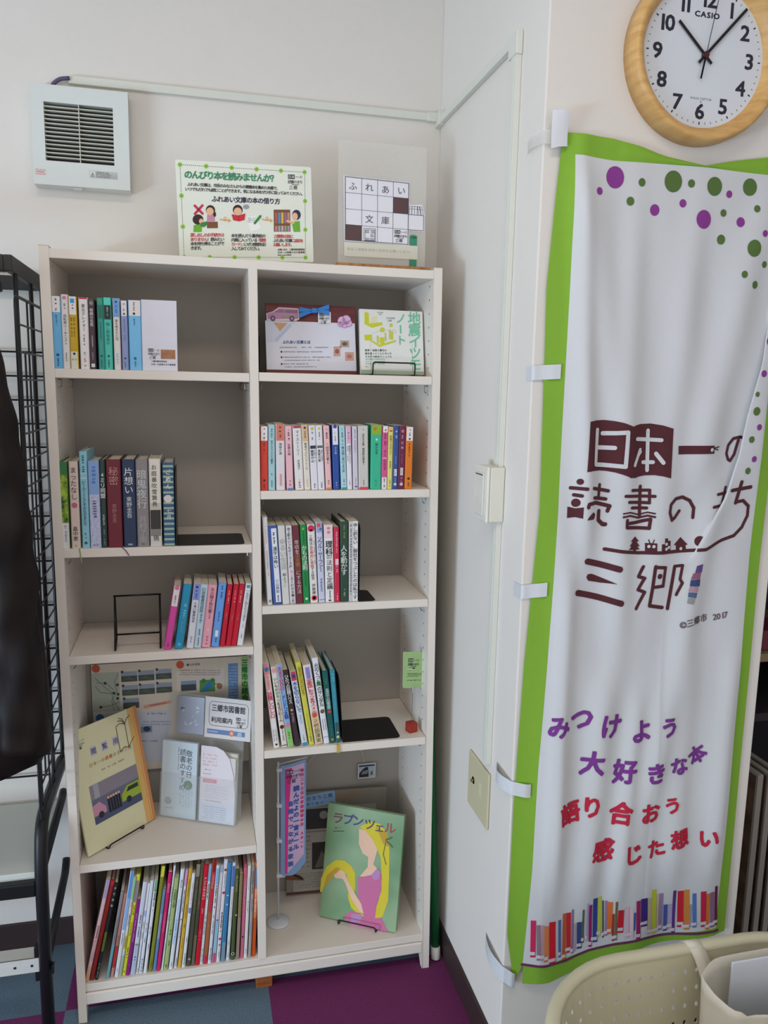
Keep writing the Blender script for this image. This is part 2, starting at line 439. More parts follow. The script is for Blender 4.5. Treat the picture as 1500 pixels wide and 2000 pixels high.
BANNER = {"dots": [[1.0821, 1.9346, 0.019, "p"], [1.0487, 1.9061, 0.0067, "p"], [1.1389, 1.9297, 0.0073, "g"], [1.1166, 1.8934, 0.0078, "g"], [1.1704, 1.8812, 0.0101, "p"], [1.2069, 1.9368, 0.019, "g"], [1.2464, 1.936, 0.0073, "g"], [1.2306, 1.8978, 0.0073, "p"], [1.2978, 1.9343, 0.0168, "g"], [1.2776, 1.8704, 0.0168, "p"], [1.3325, 1.9224, 0.0067, "p"], [1.3223, 1.886, 0.0067, "g"], [1.3215, 1.8353, 0.009, "g"], [1.3787, 1.9394, 0.0157, "g"], [1.3624, 1.8711, 0.009, "p"], [1.3973, 1.8989, 0.0067, "g"], [1.4179, 1.8521, 0.0062, "p"], [1.3949, 1.8219, 0.0157, "g"], [1.3765, 1.7701, 0.0067, "g"], [1.4049, 1.7515, 0.0073, "g"], [1.4245, 1.7927, 0.0062, "g"], [1.4269, 1.7048, 0.0168, "g"], [1.4425, 1.6407, 0.009, "p"], [1.4412, 1.575, 0.0067, "p"], [1.4297, 1.5327, 0.005, "g"], [1.4322, 1.4978, 0.0084, "g"], [1.4433, 1.4649, 0.0062, "p"], [1.4274, 1.4391, 0.0067, "g"], [1.4393, 1.3981, 0.0062, "p"], [1.4269, 1.3732, 0.0067, "g"]], "bookshape": [[1.0535, 1.4724], [1.0711, 1.4752], [1.0908, 1.476], [1.1108, 1.474], [1.1273, 1.4709], [1.1404, 1.4668], [1.1498, 1.4636], [1.1569, 1.4663], [1.1678, 1.4687], [1.1935, 1.4699], [1.2199, 1.4665], [1.2437, 1.4601], [1.2461, 1.3585], [1.2287, 1.3626], [1.2096, 1.3651], [1.1872, 1.3646], [1.1688, 1.3616], [1.1659, 1.36], [1.1503, 1.3601], [1.1502, 1.3617], [1.1351, 1.3668], [1.1201, 1.3709], [1.1034, 1.3737], [1.087, 1.375], [1.0689, 1.3748], [1.0529, 1.3729]], "white": [[[[1.0742, 1.4564], [1.0742, 1.3876], [1.1375, 1.3832], [1.1368, 1.452], [1.1143, 1.4502], [1.0872, 1.4496]], 0.0086], [[[1.0766, 1.4215], [1.1136, 1.4206]], 0.0086], [[[1.188, 1.4556], [1.1919, 1.3756]], 0.0086], [[[1.1609, 1.4389], [1.2187, 1.4366]], 0.0079], [[[1.1711, 1.4174], [1.1656, 1.4025], [1.1595, 1.3858]], 0.0072], [[[1.209, 1.4092], [1.2255, 1.3907]], 0.0086], [[[1.1805, 1.3918], [1.2037, 1.3917]], 0.0079]], "mar": [[[[1.4086, 1.4437], [1.3931, 1.4402], [1.3816, 1.4265], [1.3786, 1.4093], [1.3846, 1.3963], [1.39, 1.3939], [1.3985, 1.4076], [1.4053, 1.4368]], 0.0065], [[[1.4086, 1.4437], [1.4248, 1.4404], [1.4362, 1.4267], [1.4364, 1.4059], [1.4283, 1.3886]], 0.0065], [[[1.0263, 1.3401], [1.0562, 1.3388]], 0.0072], [[[1.0333, 1.3261], [1.047, 1.3246]], 0.0072], [[[1.0731, 1.3396], [1.1089, 1.3333]], 0.0072], [[[1.089, 1.3461], [1.0879, 1.3194]], 0.0072], [[[1.0762, 1.3203], [1.1049, 1.3166]], 0.0072], [[[1.0622, 1.3014], [1.0633, 1.3077], [1.0805, 1.3102], [1.114, 1.3023], [1.1103, 1.2922]], 0.0079], [[[1.0909, 1.2926], [1.0911, 1.274], [1.102, 1.2647], [1.1075, 1.2645]], 0.0086], [[[1.1597, 1.3345], [1.2016, 1.334], [1.203, 1.3078]], 0.0065], [[[1.1446, 1.3228], [1.2132, 1.3213]], 0.0065], [[[1.1541, 1.3102], [1.203, 1.3078]], 0.0065], [[[1.1625, 1.2982], [1.1982, 1.297]], 0.0065], [[[1.1792, 1.342], [1.1832, 1.2825]], 0.0079], [[[1.1429, 1.2866], [1.1595, 1.2887], [1.1805, 1.2836], [1.2008, 1.2881], [1.2162, 1.2854]], 0.0032], [[[1.1434, 1.2795], [1.16, 1.2819], [1.181, 1.2768], [1.2014, 1.2812], [1.2168, 1.2782]], 0.0043], [[[1.1532, 1.2728], [1.1536, 1.2575], [1.2066, 1.2546], [1.208, 1.2735], [1.1761, 1.2673], [1.1575, 1.2659]], 0.0072], [[[1.2751, 1.2896], [1.2647, 1.2759], [1.2575, 1.2709], [1.2504, 1.2866], [1.2516, 1.3037], [1.2632, 1.3156], [1.2802, 1.3188], [1.2983, 1.311], [1.3094, 1.2953], [1.3093, 1.2751]], 0.0072], [[[1.3636, 1.3231], [1.3916, 1.3277]], 0.0065], [[[1.3544, 1.2964], [1.3914, 1.3025]], 0.0065], [[[1.383, 1.3385], [1.3781, 1.3159], [1.3697, 1.2811], [1.3597, 1.2619], [1.3562, 1.269], [1.3643, 1.2759], [1.3789, 1.2686]], 0.0057], [[[1.0723, 1.1884], [1.1042, 1.1805], [1.1429, 1.1706]], 0.0129], [[[1.0545, 1.123], [1.0977, 1.1125], [1.1513, 1.0979]], 0.0129], [[[1.2005, 1.1732], [1.1908, 1.1525], [1.2052, 1.1485], [1.1918, 1.1244], [1.2076, 1.1184], [1.1904, 1.0837]], 0.0072], [[[1.2273, 1.173], [1.2253, 1.1283], [1.2216, 1.0884], [1.2531, 1.0826]], 0.0079], [[[1.2286, 1.1716], [1.2519, 1.1697], [1.2503, 1.1298], [1.2264, 1.1283]], 0.0072], [[[1.275, 1.1715], [1.2662, 1.0802]], 0.0079], [[[1.275, 1.1715], [1.2932, 1.173], [1.2892, 1.1436], [1.2947, 1.1352], [1.2832, 1.11]], 0.0065]], "marR": [[[[1.3911, 1.3322], [1.4396, 1.3387]], 0.0079], [[[1.4144, 1.3498], [1.405, 1.3058]], 0.0086], [[[1.4049, 1.3069], [1.4246, 1.3098], [1.4404, 1.2976], [1.4414, 1.2763], [1.4307, 1.2517], [1.4124, 1.2336]], 0.0072]], "mar2": [[[[1.4124, 1.2336], [1.3813, 1.2244], [1.3584, 1.2143], [1.3412, 1.207], [1.3002, 1.2046], [1.2422, 1.2024], [1.1849, 1.2033], [1.1469, 1.2078], [1.1093, 1.213]], 0.0072]], "marpoly": [[[1.2593, 1.425], [1.3409, 1.4263], [1.3434, 1.4093], [1.2608, 1.4075]], [[1.0226, 1.302], [1.0379, 1.2987], [1.0528, 1.3015], [1.0536, 1.2781], [1.039, 1.2807], [1.023, 1.2786]], [[1.0764, 1.2911], [1.0822, 1.286], [1.0792, 1.2759], [1.0618, 1.2746], [1.0661, 1.2822]], [[1.1765, 1.2381], [1.1868, 1.2275], [1.1812, 1.2266], [1.1895, 1.217], [1.1838, 1.2165], [1.19, 1.2101], [1.1813, 1.21], [1.1817, 1.2051], [1.1741, 1.2053], [1.1738, 1.2102], [1.1617, 1.2109], [1.1687, 1.2176], [1.163, 1.2177], [1.171, 1.2268], [1.166, 1.228]], [[1.2003, 1.2237], [1.2259, 1.223], [1.2274, 1.2045], [1.2018, 1.2052]], [[1.2368, 1.221], [1.2445, 1.2208], [1.2434, 1.233], [1.2511, 1.2328], [1.2516, 1.2276], [1.2585, 1.2274], [1.2607, 1.2029], [1.2383, 1.2035]], [[1.2839, 1.2338], [1.3021, 1.2175], [1.2971, 1.2166], [1.2991, 1.2035], [1.2749, 1.2042], [1.2737, 1.2172], [1.2679, 1.2174]], [[1.0759, 1.1608], [1.0851, 1.1615], [1.1137, 1.1501], [1.1407, 1.1393], [1.1069, 1.1417], [1.0787, 1.1469], [1.0735, 1.154]]], "marcirc": [[1.0423, 1.3531, 0.0062], [1.0379, 1.3101, 0.0085], [1.3265, 1.225, 0.011], [1.2399, 1.1515, 0.0058]], "marthin": [[[[1.3422, 1.4212], [1.3548, 1.4236]], 0.0025], [[[1.3424, 1.4199], [1.3524, 1.4172]], 0.0025], [[[1.327, 1.2239], [1.3277, 1.2045]], 0.0032], [[[1.2074, 1.2304], [1.2106, 1.2234]], 0.0022], [[[1.2188, 1.2301], [1.2167, 1.2233]], 0.0022]], "whitedots": [[1.3348, 1.4175, 0.004], [1.2085, 1.2165, 0.0034], [1.2188, 1.2163, 0.0034], [1.2476, 1.2207, 0.0034], [1.2547, 1.2135, 0.0034], [1.2485, 1.2102, 0.0034], [1.2861, 1.2092, 0.0034]], "chars": [["み", 1.0273, 0.8382, 0.0452, 3, 0], ["つ", 1.0816, 0.8489, 0.0476, 8, 0], ["け", 1.1489, 0.8289, 0.0504, -4, 0], ["よ", 1.2218, 0.8123, 0.0476, 4, 0], ["う", 1.2873, 0.8165, 0.0423, 6, 0], ["大", 1.1111, 0.7477, 0.0492, -3, 0], ["好", 1.1897, 0.7219, 0.0492, -2, 0], ["き", 1.2635, 0.7124, 0.0452, 8, 0], ["な", 1.322, 0.7219, 0.0395, 16, 0], ["本", 1.3672, 0.7424, 0.0395, 32, 0], ["語", 1.0649, 0.6389, 0.0452, 6, 1], ["り", 1.1165, 0.6473, 0.0452, 4, 1], ["合", 1.1866, 0.6252, 0.0476, -3, 1], ["お", 1.2594, 0.6171, 0.0452, 4, 1], ["う", 1.3135, 0.6287, 0.0363, 14, 1], ["感", 1.1504, 0.54, 0.0476, -2, 1], ["じ", 1.2236, 0.5233, 0.0452, 4, 1], ["た", 1.2833, 0.5278, 0.0403, 12, 1], ["想", 1.3394, 0.5456, 0.0423, 8, 1], ["い", 1.4123, 0.539, 0.0435, 2, 1]], "copy": [["©", 1.3016, 1.0442], ["三", 1.3171, 1.0482], ["郷", 1.3367, 1.0519], ["市", 1.3577, 1.0545], ["2", 1.386, 1.0546], ["0", 1.3947, 1.056], ["1", 1.4031, 1.0575], ["7", 1.4111, 1.0593]], "books": [[[[0.9906, 0.3916], [1.0019, 0.3913], [1.0049, 0.3024], [0.9936, 0.3023]], "c8285a"], [[[1.0034, 0.3805], [1.0119, 0.3806], [1.0166, 0.2948], [1.008, 0.2944]], "8c7882"], [[[1.0124, 0.3791], [1.0215, 0.3791], [1.0263, 0.2932], [1.0172, 0.2929]], "be96a0"], [[[1.0217, 0.3754], [1.033, 0.3751], [1.0362, 0.2879], [1.0248, 0.2879]], "dc8246"], [[[1.0325, 0.3835], [1.0485, 0.3824], [1.0545, 0.2801], [1.0384, 0.2809]], "d21e32"], [[[1.0553, 0.3833], [1.0621, 0.3836], [1.0676, 0.2921], [1.0607, 0.2913]], "506eaa"], [[[1.0659, 0.397], [1.075, 0.397], [1.0802, 0.283], [1.0709, 0.2826]], "be5a32"], [[[1.075, 0.3975], [1.0855, 0.3973], [1.0918, 0.2976], [1.0811, 0.2975]], "c82832"], [[[1.087, 0.404], [1.0915, 0.4048], [1.0985, 0.2942], [1.0939, 0.293]], "8c6e96"], [[[1.0952, 0.368], [1.1007, 0.3685], [1.1033, 0.2981], [1.0978, 0.2971]], "aaa0aa"], [[[1.102, 0.3702], [1.1136, 0.3698], [1.1179, 0.3029], [1.1063, 0.3028]], "3c4682"], [[[1.1125, 0.4003], [1.1171, 0.401], [1.1227, 0.3163], [1.1181, 0.3151]], "466450"], [[[1.1222, 0.4151], [1.1268, 0.4159], [1.1313, 0.3196], [1.1267, 0.3185]], "b4a0c8"], [[[1.1281, 0.4096], [1.1355, 0.41], [1.1427, 0.3036], [1.1352, 0.3029]], "961e6e"], [[[1.1369, 0.4237], [1.1481, 0.4235], [1.1557, 0.3134], [1.1444, 0.3133]], "324696"], [[[1.1494, 0.4252], [1.1578, 0.4254], [1.1628, 0.3265], [1.1543, 0.326]], "bec846"], [[[1.1604, 0.4143], [1.1641, 0.4152], [1.1706, 0.3229], [1.1669, 0.3216]], "465a3c"], [[[1.1666, 0.4134], [1.1726, 0.414], [1.1789, 0.3264], [1.1728, 0.3254]], "a07896"], [[[1.1738, 0.411], [1.1841, 0.4109], [1.1881, 0.3297], [1.1777, 0.3294]], "dc6e32"], [[[1.1854, 0.3802], [1.191, 0.3808], [1.196, 0.3118], [1.1904, 0.3108]], "a03c28"], [[[1.1902, 0.4114], [1.1954, 0.4121], [1.2026, 0.3132], [1.1974, 0.3121]], "786446"], [[[1.199, 0.3886], [1.2133, 0.3879], [1.2157, 0.3302], [1.2013, 0.3305]], "c81e32"], [[[1.2151, 0.3947], [1.2246, 0.3947], [1.2306, 0.3159], [1.2211, 0.3155]], "dcb4c8"], [[[1.2266, 0.3883], [1.2361, 0.3884], [1.2416, 0.3166], [1.2321, 0.3162]], "e6c8d2"], [[[1.2379, 0.3772], [1.2431, 0.3779], [1.2447, 0.3329], [1.2395, 0.3318]], "465aa0"], [[[1.2419, 0.4059], [1.2525, 0.4058], [1.2601, 0.3089], [1.2495, 0.3087]], "a01e64"], [[[1.2537, 0.409], [1.2715, 0.4079], [1.2772, 0.3375], [1.2592, 0.3383]], "3c2882"], [[[1.2732, 0.4053], [1.2814, 0.4055], [1.2869, 0.3144], [1.2786, 0.3138]], "c8b496"], [[[1.2823, 0.4238], [1.2944, 0.4236], [1.3037, 0.3118], [1.2915, 0.3118]], "bec83c"], [[[1.2969, 0.4114], [1.3017, 0.4121], [1.3099, 0.3132], [1.3051, 0.3121]], "c8b496"], [[[1.3037, 0.4114], [1.3134, 0.4114], [1.3195, 0.3166], [1.3097, 0.3162]], "967daa"], [[[1.3174, 0.3808], [1.3272, 0.3808], [1.3331, 0.3121], [1.3233, 0.3117]], "465aa0"], [[[1.3282, 0.3807], [1.3395, 0.3805], [1.3452, 0.3151], [1.3339, 0.3149]], "b4a5c8"], [[[1.337, 0.4152], [1.3448, 0.4156], [1.3526, 0.3042], [1.3448, 0.3035]], "5a3282"], [[[1.349, 0.4126], [1.3638, 0.412], [1.3722, 0.3182], [1.3573, 0.3185]], "cd1e32"], [[[1.3647, 0.4138], [1.3775, 0.4134], [1.3869, 0.3111], [1.3739, 0.3111]], "d2823c"], [[[1.382, 0.3753], [1.3869, 0.3761], [1.3902, 0.3179], [1.3854, 0.3167]], "a09696"], [[[1.386, 0.4027], [1.3954, 0.4028], [1.4035, 0.3159], [1.394, 0.3154]], "5078be"], [[[1.4066, 0.4055], [1.4207, 0.405], [1.4293, 0.3144], [1.4151, 0.3146]], "c81e46"], [[[1.4224, 0.3975], [1.4324, 0.3976], [1.4392, 0.3055], [1.4292, 0.3051]], "cd7832"], [[[1.4332, 0.3994], [1.4448, 0.3992], [1.4537, 0.3082], [1.442, 0.3081]], "8c6487"], [[[1.4446, 0.4123], [1.4521, 0.4127], [1.462, 0.3119], [1.4545, 0.3111]], "641e3c"]], "baseline": [[[0.9769, 0.2841], [1.0294, 0.2777], [1.0799, 0.2797], [1.1348, 0.2949], [1.2005, 0.3035], [1.2724, 0.3065], [1.3463, 0.3023], [1.3964, 0.2994], [1.4651, 0.2957]], 0.006], "stack": [[[[1.3236, 1.172], [1.3383, 1.1758], [1.3368, 1.158], [1.3203, 1.1568]], "5a4682"], [[[1.3164, 1.1559], [1.3351, 1.1588], [1.3333, 1.1438], [1.3117, 1.1428]], "8c5a6e"], [[[1.3118, 1.1417], [1.3342, 1.1431], [1.334, 1.1276], [1.3102, 1.1286]], "3c4678"], [[[1.3103, 1.1275], [1.3318, 1.1267], [1.33, 1.1152], [1.3081, 1.1168]], "b48c96"], [[[1.3083, 1.1154], [1.329, 1.1138], [1.3272, 1.1027], [1.3076, 1.1054]], "50648c"], [[[1.3077, 1.1036], [1.3253, 1.1017], [1.3225, 1.0889], [1.3064, 1.0917]], "969696"]], "top_out": [[0.9729, 2.0071], [1.0749, 2.0036], [1.1293, 1.9956], [1.1853, 1.9819], [1.2759, 1.9715], [1.3434, 1.9865], [1.4124, 1.998]], "top_in": [[0.995, 1.9686], [1.0778, 1.9646], [1.1865, 1.9671], [1.2762, 1.9687], [1.3454, 1.9667], [1.416, 1.9655]], "strip_out": [[0.9729, 2.0071], [0.9641, 1.8761], [0.9561, 1.7266], [0.9594, 1.5926], [0.9655, 1.2921], [0.9492, 0.9734], [0.9412, 0.6346], [0.9352, 0.3967], [0.9606, 0.2441]], "strip_in": [[0.9971, 1.9688], [0.9986, 1.8785], [1.0016, 1.7289], [1.0024, 1.5939], [1.0043, 1.2914], [0.9982, 0.9703], [0.99, 0.7454], [0.9887, 0.5102], [0.979, 0.2848]], "bot_out": [[0.9633, 0.2373], [1.0403, 0.2341], [1.1015, 0.2478], [1.176, 0.2649]], "bot_in": [[0.9768, 0.2814], [1.0292, 0.2777], [1.1348, 0.2946], [1.2, 0.3033], [1.3458, 0.3037]], "fold": [[1.4492, 1.6688], [1.4376, 1.5958], [1.4241, 1.5389], [1.4135, 1.4881], [1.4066, 1.4368], [1.4027, 1.4025], [1.3908, 1.3615], [1.3753, 1.3072], [1.3429, 1.2465], [1.3037, 1.1658], [1.2634, 1.0669]], "right_out": [[1.4885, 1.2835], [1.4838, 1.0563], [1.491, 0.8055], [1.4891, 0.6594], [1.4815, 0.2959]], "right_in": [[1.4579, 1.284], [1.45, 1.058], [1.463, 0.8078], [1.4607, 0.6623], [1.4634, 0.2986]]}
# ================================================================== SETTING
WALL = M('e1dcd4', .85, var=.02, scale=6, bump=.15, bscale=350)
SKIRT = M('3a2c2c', .5, var=.08)
DUCT = M('dadbd0', .45, var=.02)
mb = MB(); mb.box(-3.3, 3.2, -4.2, 0.1, -.05, 0, carpet_mat()); struct(mb.build('floor'))
mb = MB(); mb.box(-3.4, 3.2, 0, .12, 0, 2.7, WALL); struct(mb.build('wall_back'))
# pillar whose left face is the wall beside the bookcase
XR, YP = 0.937, -0.6595
mb = MB(); mb.box(XR, 1.522, YP, -0.0, 0, 2.7, WALL); struct(mb.build('wall_pillar', bevel=.003))
mb = MB(); mb.box(3.2, 3.3, -4.2, .1, 0, 2.7, WALL); struct(mb.build('wall_right'))
mb = MB(); mb.box(-3.4, 3.3, -4.2, .12, 2.7, 2.8, M('e4e1da', .9, var=.02)); struct(mb.build('ceiling'))
# window wall on the side the daylight comes from
mb = MB()
mb.box(-3.4, -3.3, -4.2, 0, 0, .1, WALL); mb.box(-3.4, -3.3, -4.2, 0, 2.45, 2.7, WALL)
mb.box(-3.4, -3.3, -4.2, -3.2, .1, 2.45, WALL); mb.box(-3.4, -3.3, -.8, 0, .1, 2.45, WALL)
struct(mb.build('wall_left'))
mb = MB(); FR = M('b9bcc0', .4, .6)
for y in (-3.2, -2.02, -.84):
    mb.box(-3.38, -3.32, y, y + .04, .1, 2.45, FR)
mb.box(-3.38, -3.32, -3.2, -.8, .9, .94, FR); mb.box(-3.38, -3.32, -3.2, -.8, .1, .14, FR); mb.box(-3.38, -3.32, -3.2, -.8, 2.41, 2.45, FR)
struct(mb.build('window_1'))
mb = MB(); mb.box(-3.3, XR - .008, -.008, 0, 0, .0784, SKIRT); struct(mb.build('baseboard_back', bevel=.002))
mb = MB(); mb.box(XR - .008, XR, YP, -.008, 0, .0784, SKIRT); mb.box(XR - .008, 1.53, YP - .008, YP, 0, .0784, SKIRT); struct(mb.build('baseboard_right', bevel=.002))

# ================================================================== BOOKCASE
BW, BD, BT = 0.88, 0.304, 0.018
OFFW = M('e3dbd0', .5, var=.02, scale=14, bump=.04, bscale=500)
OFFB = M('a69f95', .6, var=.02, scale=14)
PEG = M('4a443f', .6)
Z1L, Z2L, Z3L, Z4L = 1.5567, 1.1634, 0.9169, 0.4079
Z1R, Z2R, Z3R, Z4R = 1.5591, 1.2884, 1.0137, 0.6517
ZB = 0.0975
XM0, XM1 = 0.4307, 0.4507
case = thing('bookcase', 'tall off-white double bookcase holding rows of books against the wall', 'bookcase')
def sheared(mb):
    mb.v = [tuple(S(*v)) for v in mb.v]; return mb
for x0, x1 in ((0, BT), (BW - BT, BW)):
    mb = MB()
    prof = [(-BD, 0), (-BD + .014, 0), (-BD + .044, .0455), (-.075, .0455), (-.045, 0), (-.03, 0), (-.03, 1.8096), (-BD, 1.8096)]
    mb.prism(prof, 'x', x0, x1, OFFW)
    xi = x1 + .0002 if x0 == 0 else x0 - .0002
    for yy in (-.266, -.085):
        for k in range(52):
            z = .14 + k * .032
            c = [(yy + .0026 * math.cos(a * PI / 4), z + .0026 * math.sin(a * PI / 4)) for a in range(8)]
            mb.add([(xi, p, q) for p, q in c], [tuple(range(8))], PEG)
    sheared(mb).build('side_panel', case, bevel=.0012)
mb = MB(); mb.box(XM0, XM1, -BD, -.04, ZB, 1.786, OFFW)
for xi in (XM0 - .0002, XM1 + .0002):
    for yy in (-.266, -.085):
        for k in range(50):
            z = .14 + k * .032
            c = [(yy + .0026 * math.cos(a * PI / 4), z + .0026 * math.sin(a * PI / 4)) for a in range(8)]
            mb.add([(xi, p, q) for p, q in c], [tuple(range(8))], PEG)
sheared(mb).build('divider', case, bevel=.0012)
mb = MB(); mb.box(BT, BW - BT, -BD + .001, -.03, 1.7845, 1.8042, OFFW); sheared(mb).build('top_board', case, bevel=.0012)
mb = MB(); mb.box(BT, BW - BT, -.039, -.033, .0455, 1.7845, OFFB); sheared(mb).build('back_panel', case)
mb = MB(); mb.box(BT, BW - BT, -BD + .004, -.039, ZB - .02, ZB, OFFW); sheared(mb).build('bottom_board', case, bevel=.0012)
mb = MB(); mb.box(BT, BW - BT, -BD, -BD + .018, .0455, .0755, OFFW); sheared(mb).build('kick_board', case, bevel=.003)
def board(x0, x1, z):
    mb = MB(); mb.box(x0 + .0006, x1 - .0006, -BD + .001, -.041, z - .0197, z, OFFW); sheared(mb).build('shelf_board', case, bevel=.0012)
    for xx, sgn in ((x0, 1), (x1, -1)):
        for yy in (-.266, -.085):
            mb = MB(); PIN = M('8d8a84', .3, .9)
            mb.tube(fillet([(xx + sgn * .001, yy, z - .0225), (xx + sgn * .009, yy, z - .0225), (xx + sgn * .009, yy, z - .036), (xx + sgn * .004, yy, z - .040)], .003, 3), .0013, PIN, 6)
            sheared(mb).build('shelf_pin', case)
for z in (Z1L, Z2L, Z3L, Z4L):
    board(BT, XM0, z)
for z in (Z1R, Z2R, Z3R, Z4R):
    board(XM1, BW - BT, z)
mb = MB(); mb.box(-.021, .021, -.02, .03, 0, .045, two_tone('block_wood', '8a4a22', 'a8622f', 18, (1, 1, 6)))
o = mb.build('wooden_block', loc=S(.446, -.262, 0), bevel=.002); tag(o, 'small orange-brown wooden block propping the bookcase bottom above the carpet', 'block')
# ================================================================== BOOKS
PAGE = two_tone('page_edges', 'cfc3ab', 'e6dcc8', 300, (1, .05, .05), .9, .1)
WH, CR, BK = 'e4e1e0', 'e6dfd0', '2a2627'
def make_book(x, z, w, h, lean, depth, spec, hard=False, y=-BD + .008, sink=0.0):
    base, bands, texts, label, group = spec
    o = MB(); ct = .0022 if hard else .0006
    mc = M(base, .42, var=.03, scale=60)
    over = .003 if hard else .0
    # cover: spine block and two boards
    r = min(.0022, w * .22)
    o.prism([(r, 0), (w - r, 0), (w, r), (w, .004), (w, depth), (w - ct, depth), (w - ct, .004), (ct, .004), (ct, depth), (0, depth), (0, .004), (0, r)], 'z', 0, h, mc)
    a = Art(o, front(0.0))
    for (t0, t1, c) in bands:
        if isinstance(c, str):
            c = M(c, .45, var=.03, scale=60)
        a.rect(r * .6, h * (1 - t1), w - r * .6, h * (1 - t0), c, 1)
    for it in texts:
        k = it[0]
        if k == 't':        # vertical line: text, top fraction, size as a share of spine width, colour, bold, x share, pitch
            _, t, t0, sz, c, bold = it[:6]
            xs = it[6] if len(it) > 6 else .5
            pit = it[7] if len(it) > 7 else 1.0
            a.vtext(t, w * xs, h * (1 - t0), w * sz, M(c, .5), 3, bold * .55, pit)
        elif k == 's':      # small unreadable print
            _, t0, t1, c = it[:4]; ww = it[4] if len(it) > 4 else .34; xs = it[5] if len(it) > 5 else .5
            a.scribble(w * (xs - ww / 2), h * (1 - t0), w * (xs + ww / 2), h * (1 - t1), M(c, .5), 2, 1, True, seed=int(t0 * 100) + len(label))
        elif k == 'o':      # round mark
            _, t0, rr, c = it[:4]; xs = it[4] if len(it) > 4 else .5
            a.disc(w * xs, h * (1 - t0), w * rr, M(c, .5), 2)
        elif k == 'b':      # small rectangle mark
            _, t0, t1, x0, x1, c = it
            a.rect(w * x0, h * (1 - t1), w * x1, h * (1 - t0), M(c, .5), 2)
        elif k == 'n':      # horizontal line of print
            _, t, t0, sz, c = it[:5]
            a.text(t, w * .5, h * (1 - t0), w * sz, M(c, .5), 3, align='c')
    ob = o.build('book')
    p = MB(); p.box(ct, w - ct, .004, depth - over - .0004, over, h - over - (.0 if hard else .0004), PAGE)
    p.build('pages', ob)
    lift = w * math.sin(lean) if lean > 0 else 0
    ob.location = S(x + (0 if lean <= 0 else 0), y, z + lift + .0003)
    ob.rotation_euler = (0, lean, 0)
    tag(ob, label, 'book', group)
    return ob

G1 = 'paperbacks on the highest shelf'
row1L = [
 ('69aed8', [(0, .22, WH)], [('s', .03, .12, '444444'), ('s', .14, .2, '444444'), ('s', .26, .40, '35658c'), ('o', .81, .17, '1f5580'), ('s', .86, .97, '1f5580')], 'sky-blue paperback with a white top, touching the bookcase side panel', G1),
 ('dcd8d6', [], [('o', .045, .25, 'd8788c'), ('s', .10, .19, '555555'), ('t', '自転車ツーキニスト', .26, .50, '4a4a4a', 0), ('s', .76, .93, '777777')], 'white paperback with a pink dot at its top, second beside the sky-blue one', G1),
 ('c4a022', [(0, .25, WH), (.76, 1, 'd8d6c4')], [('b', .03, .09, .22, .72, '3c9ad8'), ('s', .11, .18, '444444'), ('s', .29, .55, '6a5412', .3, .3), ('s', .29, .55, '6a5412', .3, .62), ('o', .79, .16, '2c2c2c'), ('o', .87, .12, '9ab83c', .3), ('o', .87, .12, '9ab83c', .66)], 'mustard-yellow paperback with a white top bearing a blue square', G1),
 (WH, [(0, .025, 'c03a56')], [('t', '東北クレイマー', .09, .44, '333333', .0), ('s', .52, .66, '555555', .26), ('s', .76, .82, '999999'), ('s', .85, .97, 'd86a86', .4)], 'white paperback with a dark red band across its top edge', G1),
 ('4a3840', [(0, .1, '55504e')], [('o', .06, .3, '8a8884'), ('t', '秘戯の名医', .13, .62, 'd8d4d2', .015), ('s', .52, .68, 'c8c4c2', .3), ('s', .74, .86, '9a9094'), ('b', .92, .97, .2, .8, 'dcdad8')], 'dark brown paperback lettered in white between the white and teal paperbacks', G1),
 ('3f9a90', [(.0, .09, '3a9a7a'), (.095, .29, '2c7a66')], [('s', .12, .27, '1f5a4c'), ('s', .34, .58, '1f625c', .4), ('o', .81, .16, '1f302c'), ('s', .86, .97, '1f4c48')], 'narrow dark-teal paperback beside the dark brown one', G1),
 ('4cc0ae', [(0, .1, '58d0c0'), (.105, .3, '26302e')], [('s', .13, .25, 'b8c0bc', .3), ('t', '隠し剣秋風抄', .34, .5, '20655a', 0), ('o', .81, .14, '1f302c'), ('s', .86, .97, '1f4c48')], 'mint-green paperback with a black label near its top', G1),
 ('dedad6', [(0, .26, '6aa2dc')], [('o', .05, .16, '22406c'), ('s', .1, .2, '2c4a78'), ('t', '風を癒ませた羽', .29, .46, '4a4a4a', 0), ('s', .77, .92, '9ac0dc', .5)], 'white paperback with a bright blue upper quarter', G1),
 ('8e9ac4', [(0, .22, WH)], [('s', .04, .15, '444444'), ('o', .19, .15, '333344'), ('s', .26, .6, '6a76a8', .4), ('o', .83, .17, '3c4878'), ('s', .88, .97, '4c5888')], 'lavender-blue paperback with a white top, beside the wide sky-blue paperback', G1),
 ('78bee8', [(0, .22, WH)], [('s', .03, .15, '444444', .2, .45), ('o', .19, .1, '333344', .45), ('s', .26, .42, '3a7298', .22, .45), ('o', .83, .11, '205a88', .45), ('s', .87, .97, '205a88', .2, .45)], 'widest sky-blue paperback with a white top, next to the white reading card', G1)]
for (x, w, h, l), sp in zip(BOOK_ROWS['1L'], row1L):
    make_book(x, Z1L, w, h, l, .105, sp)

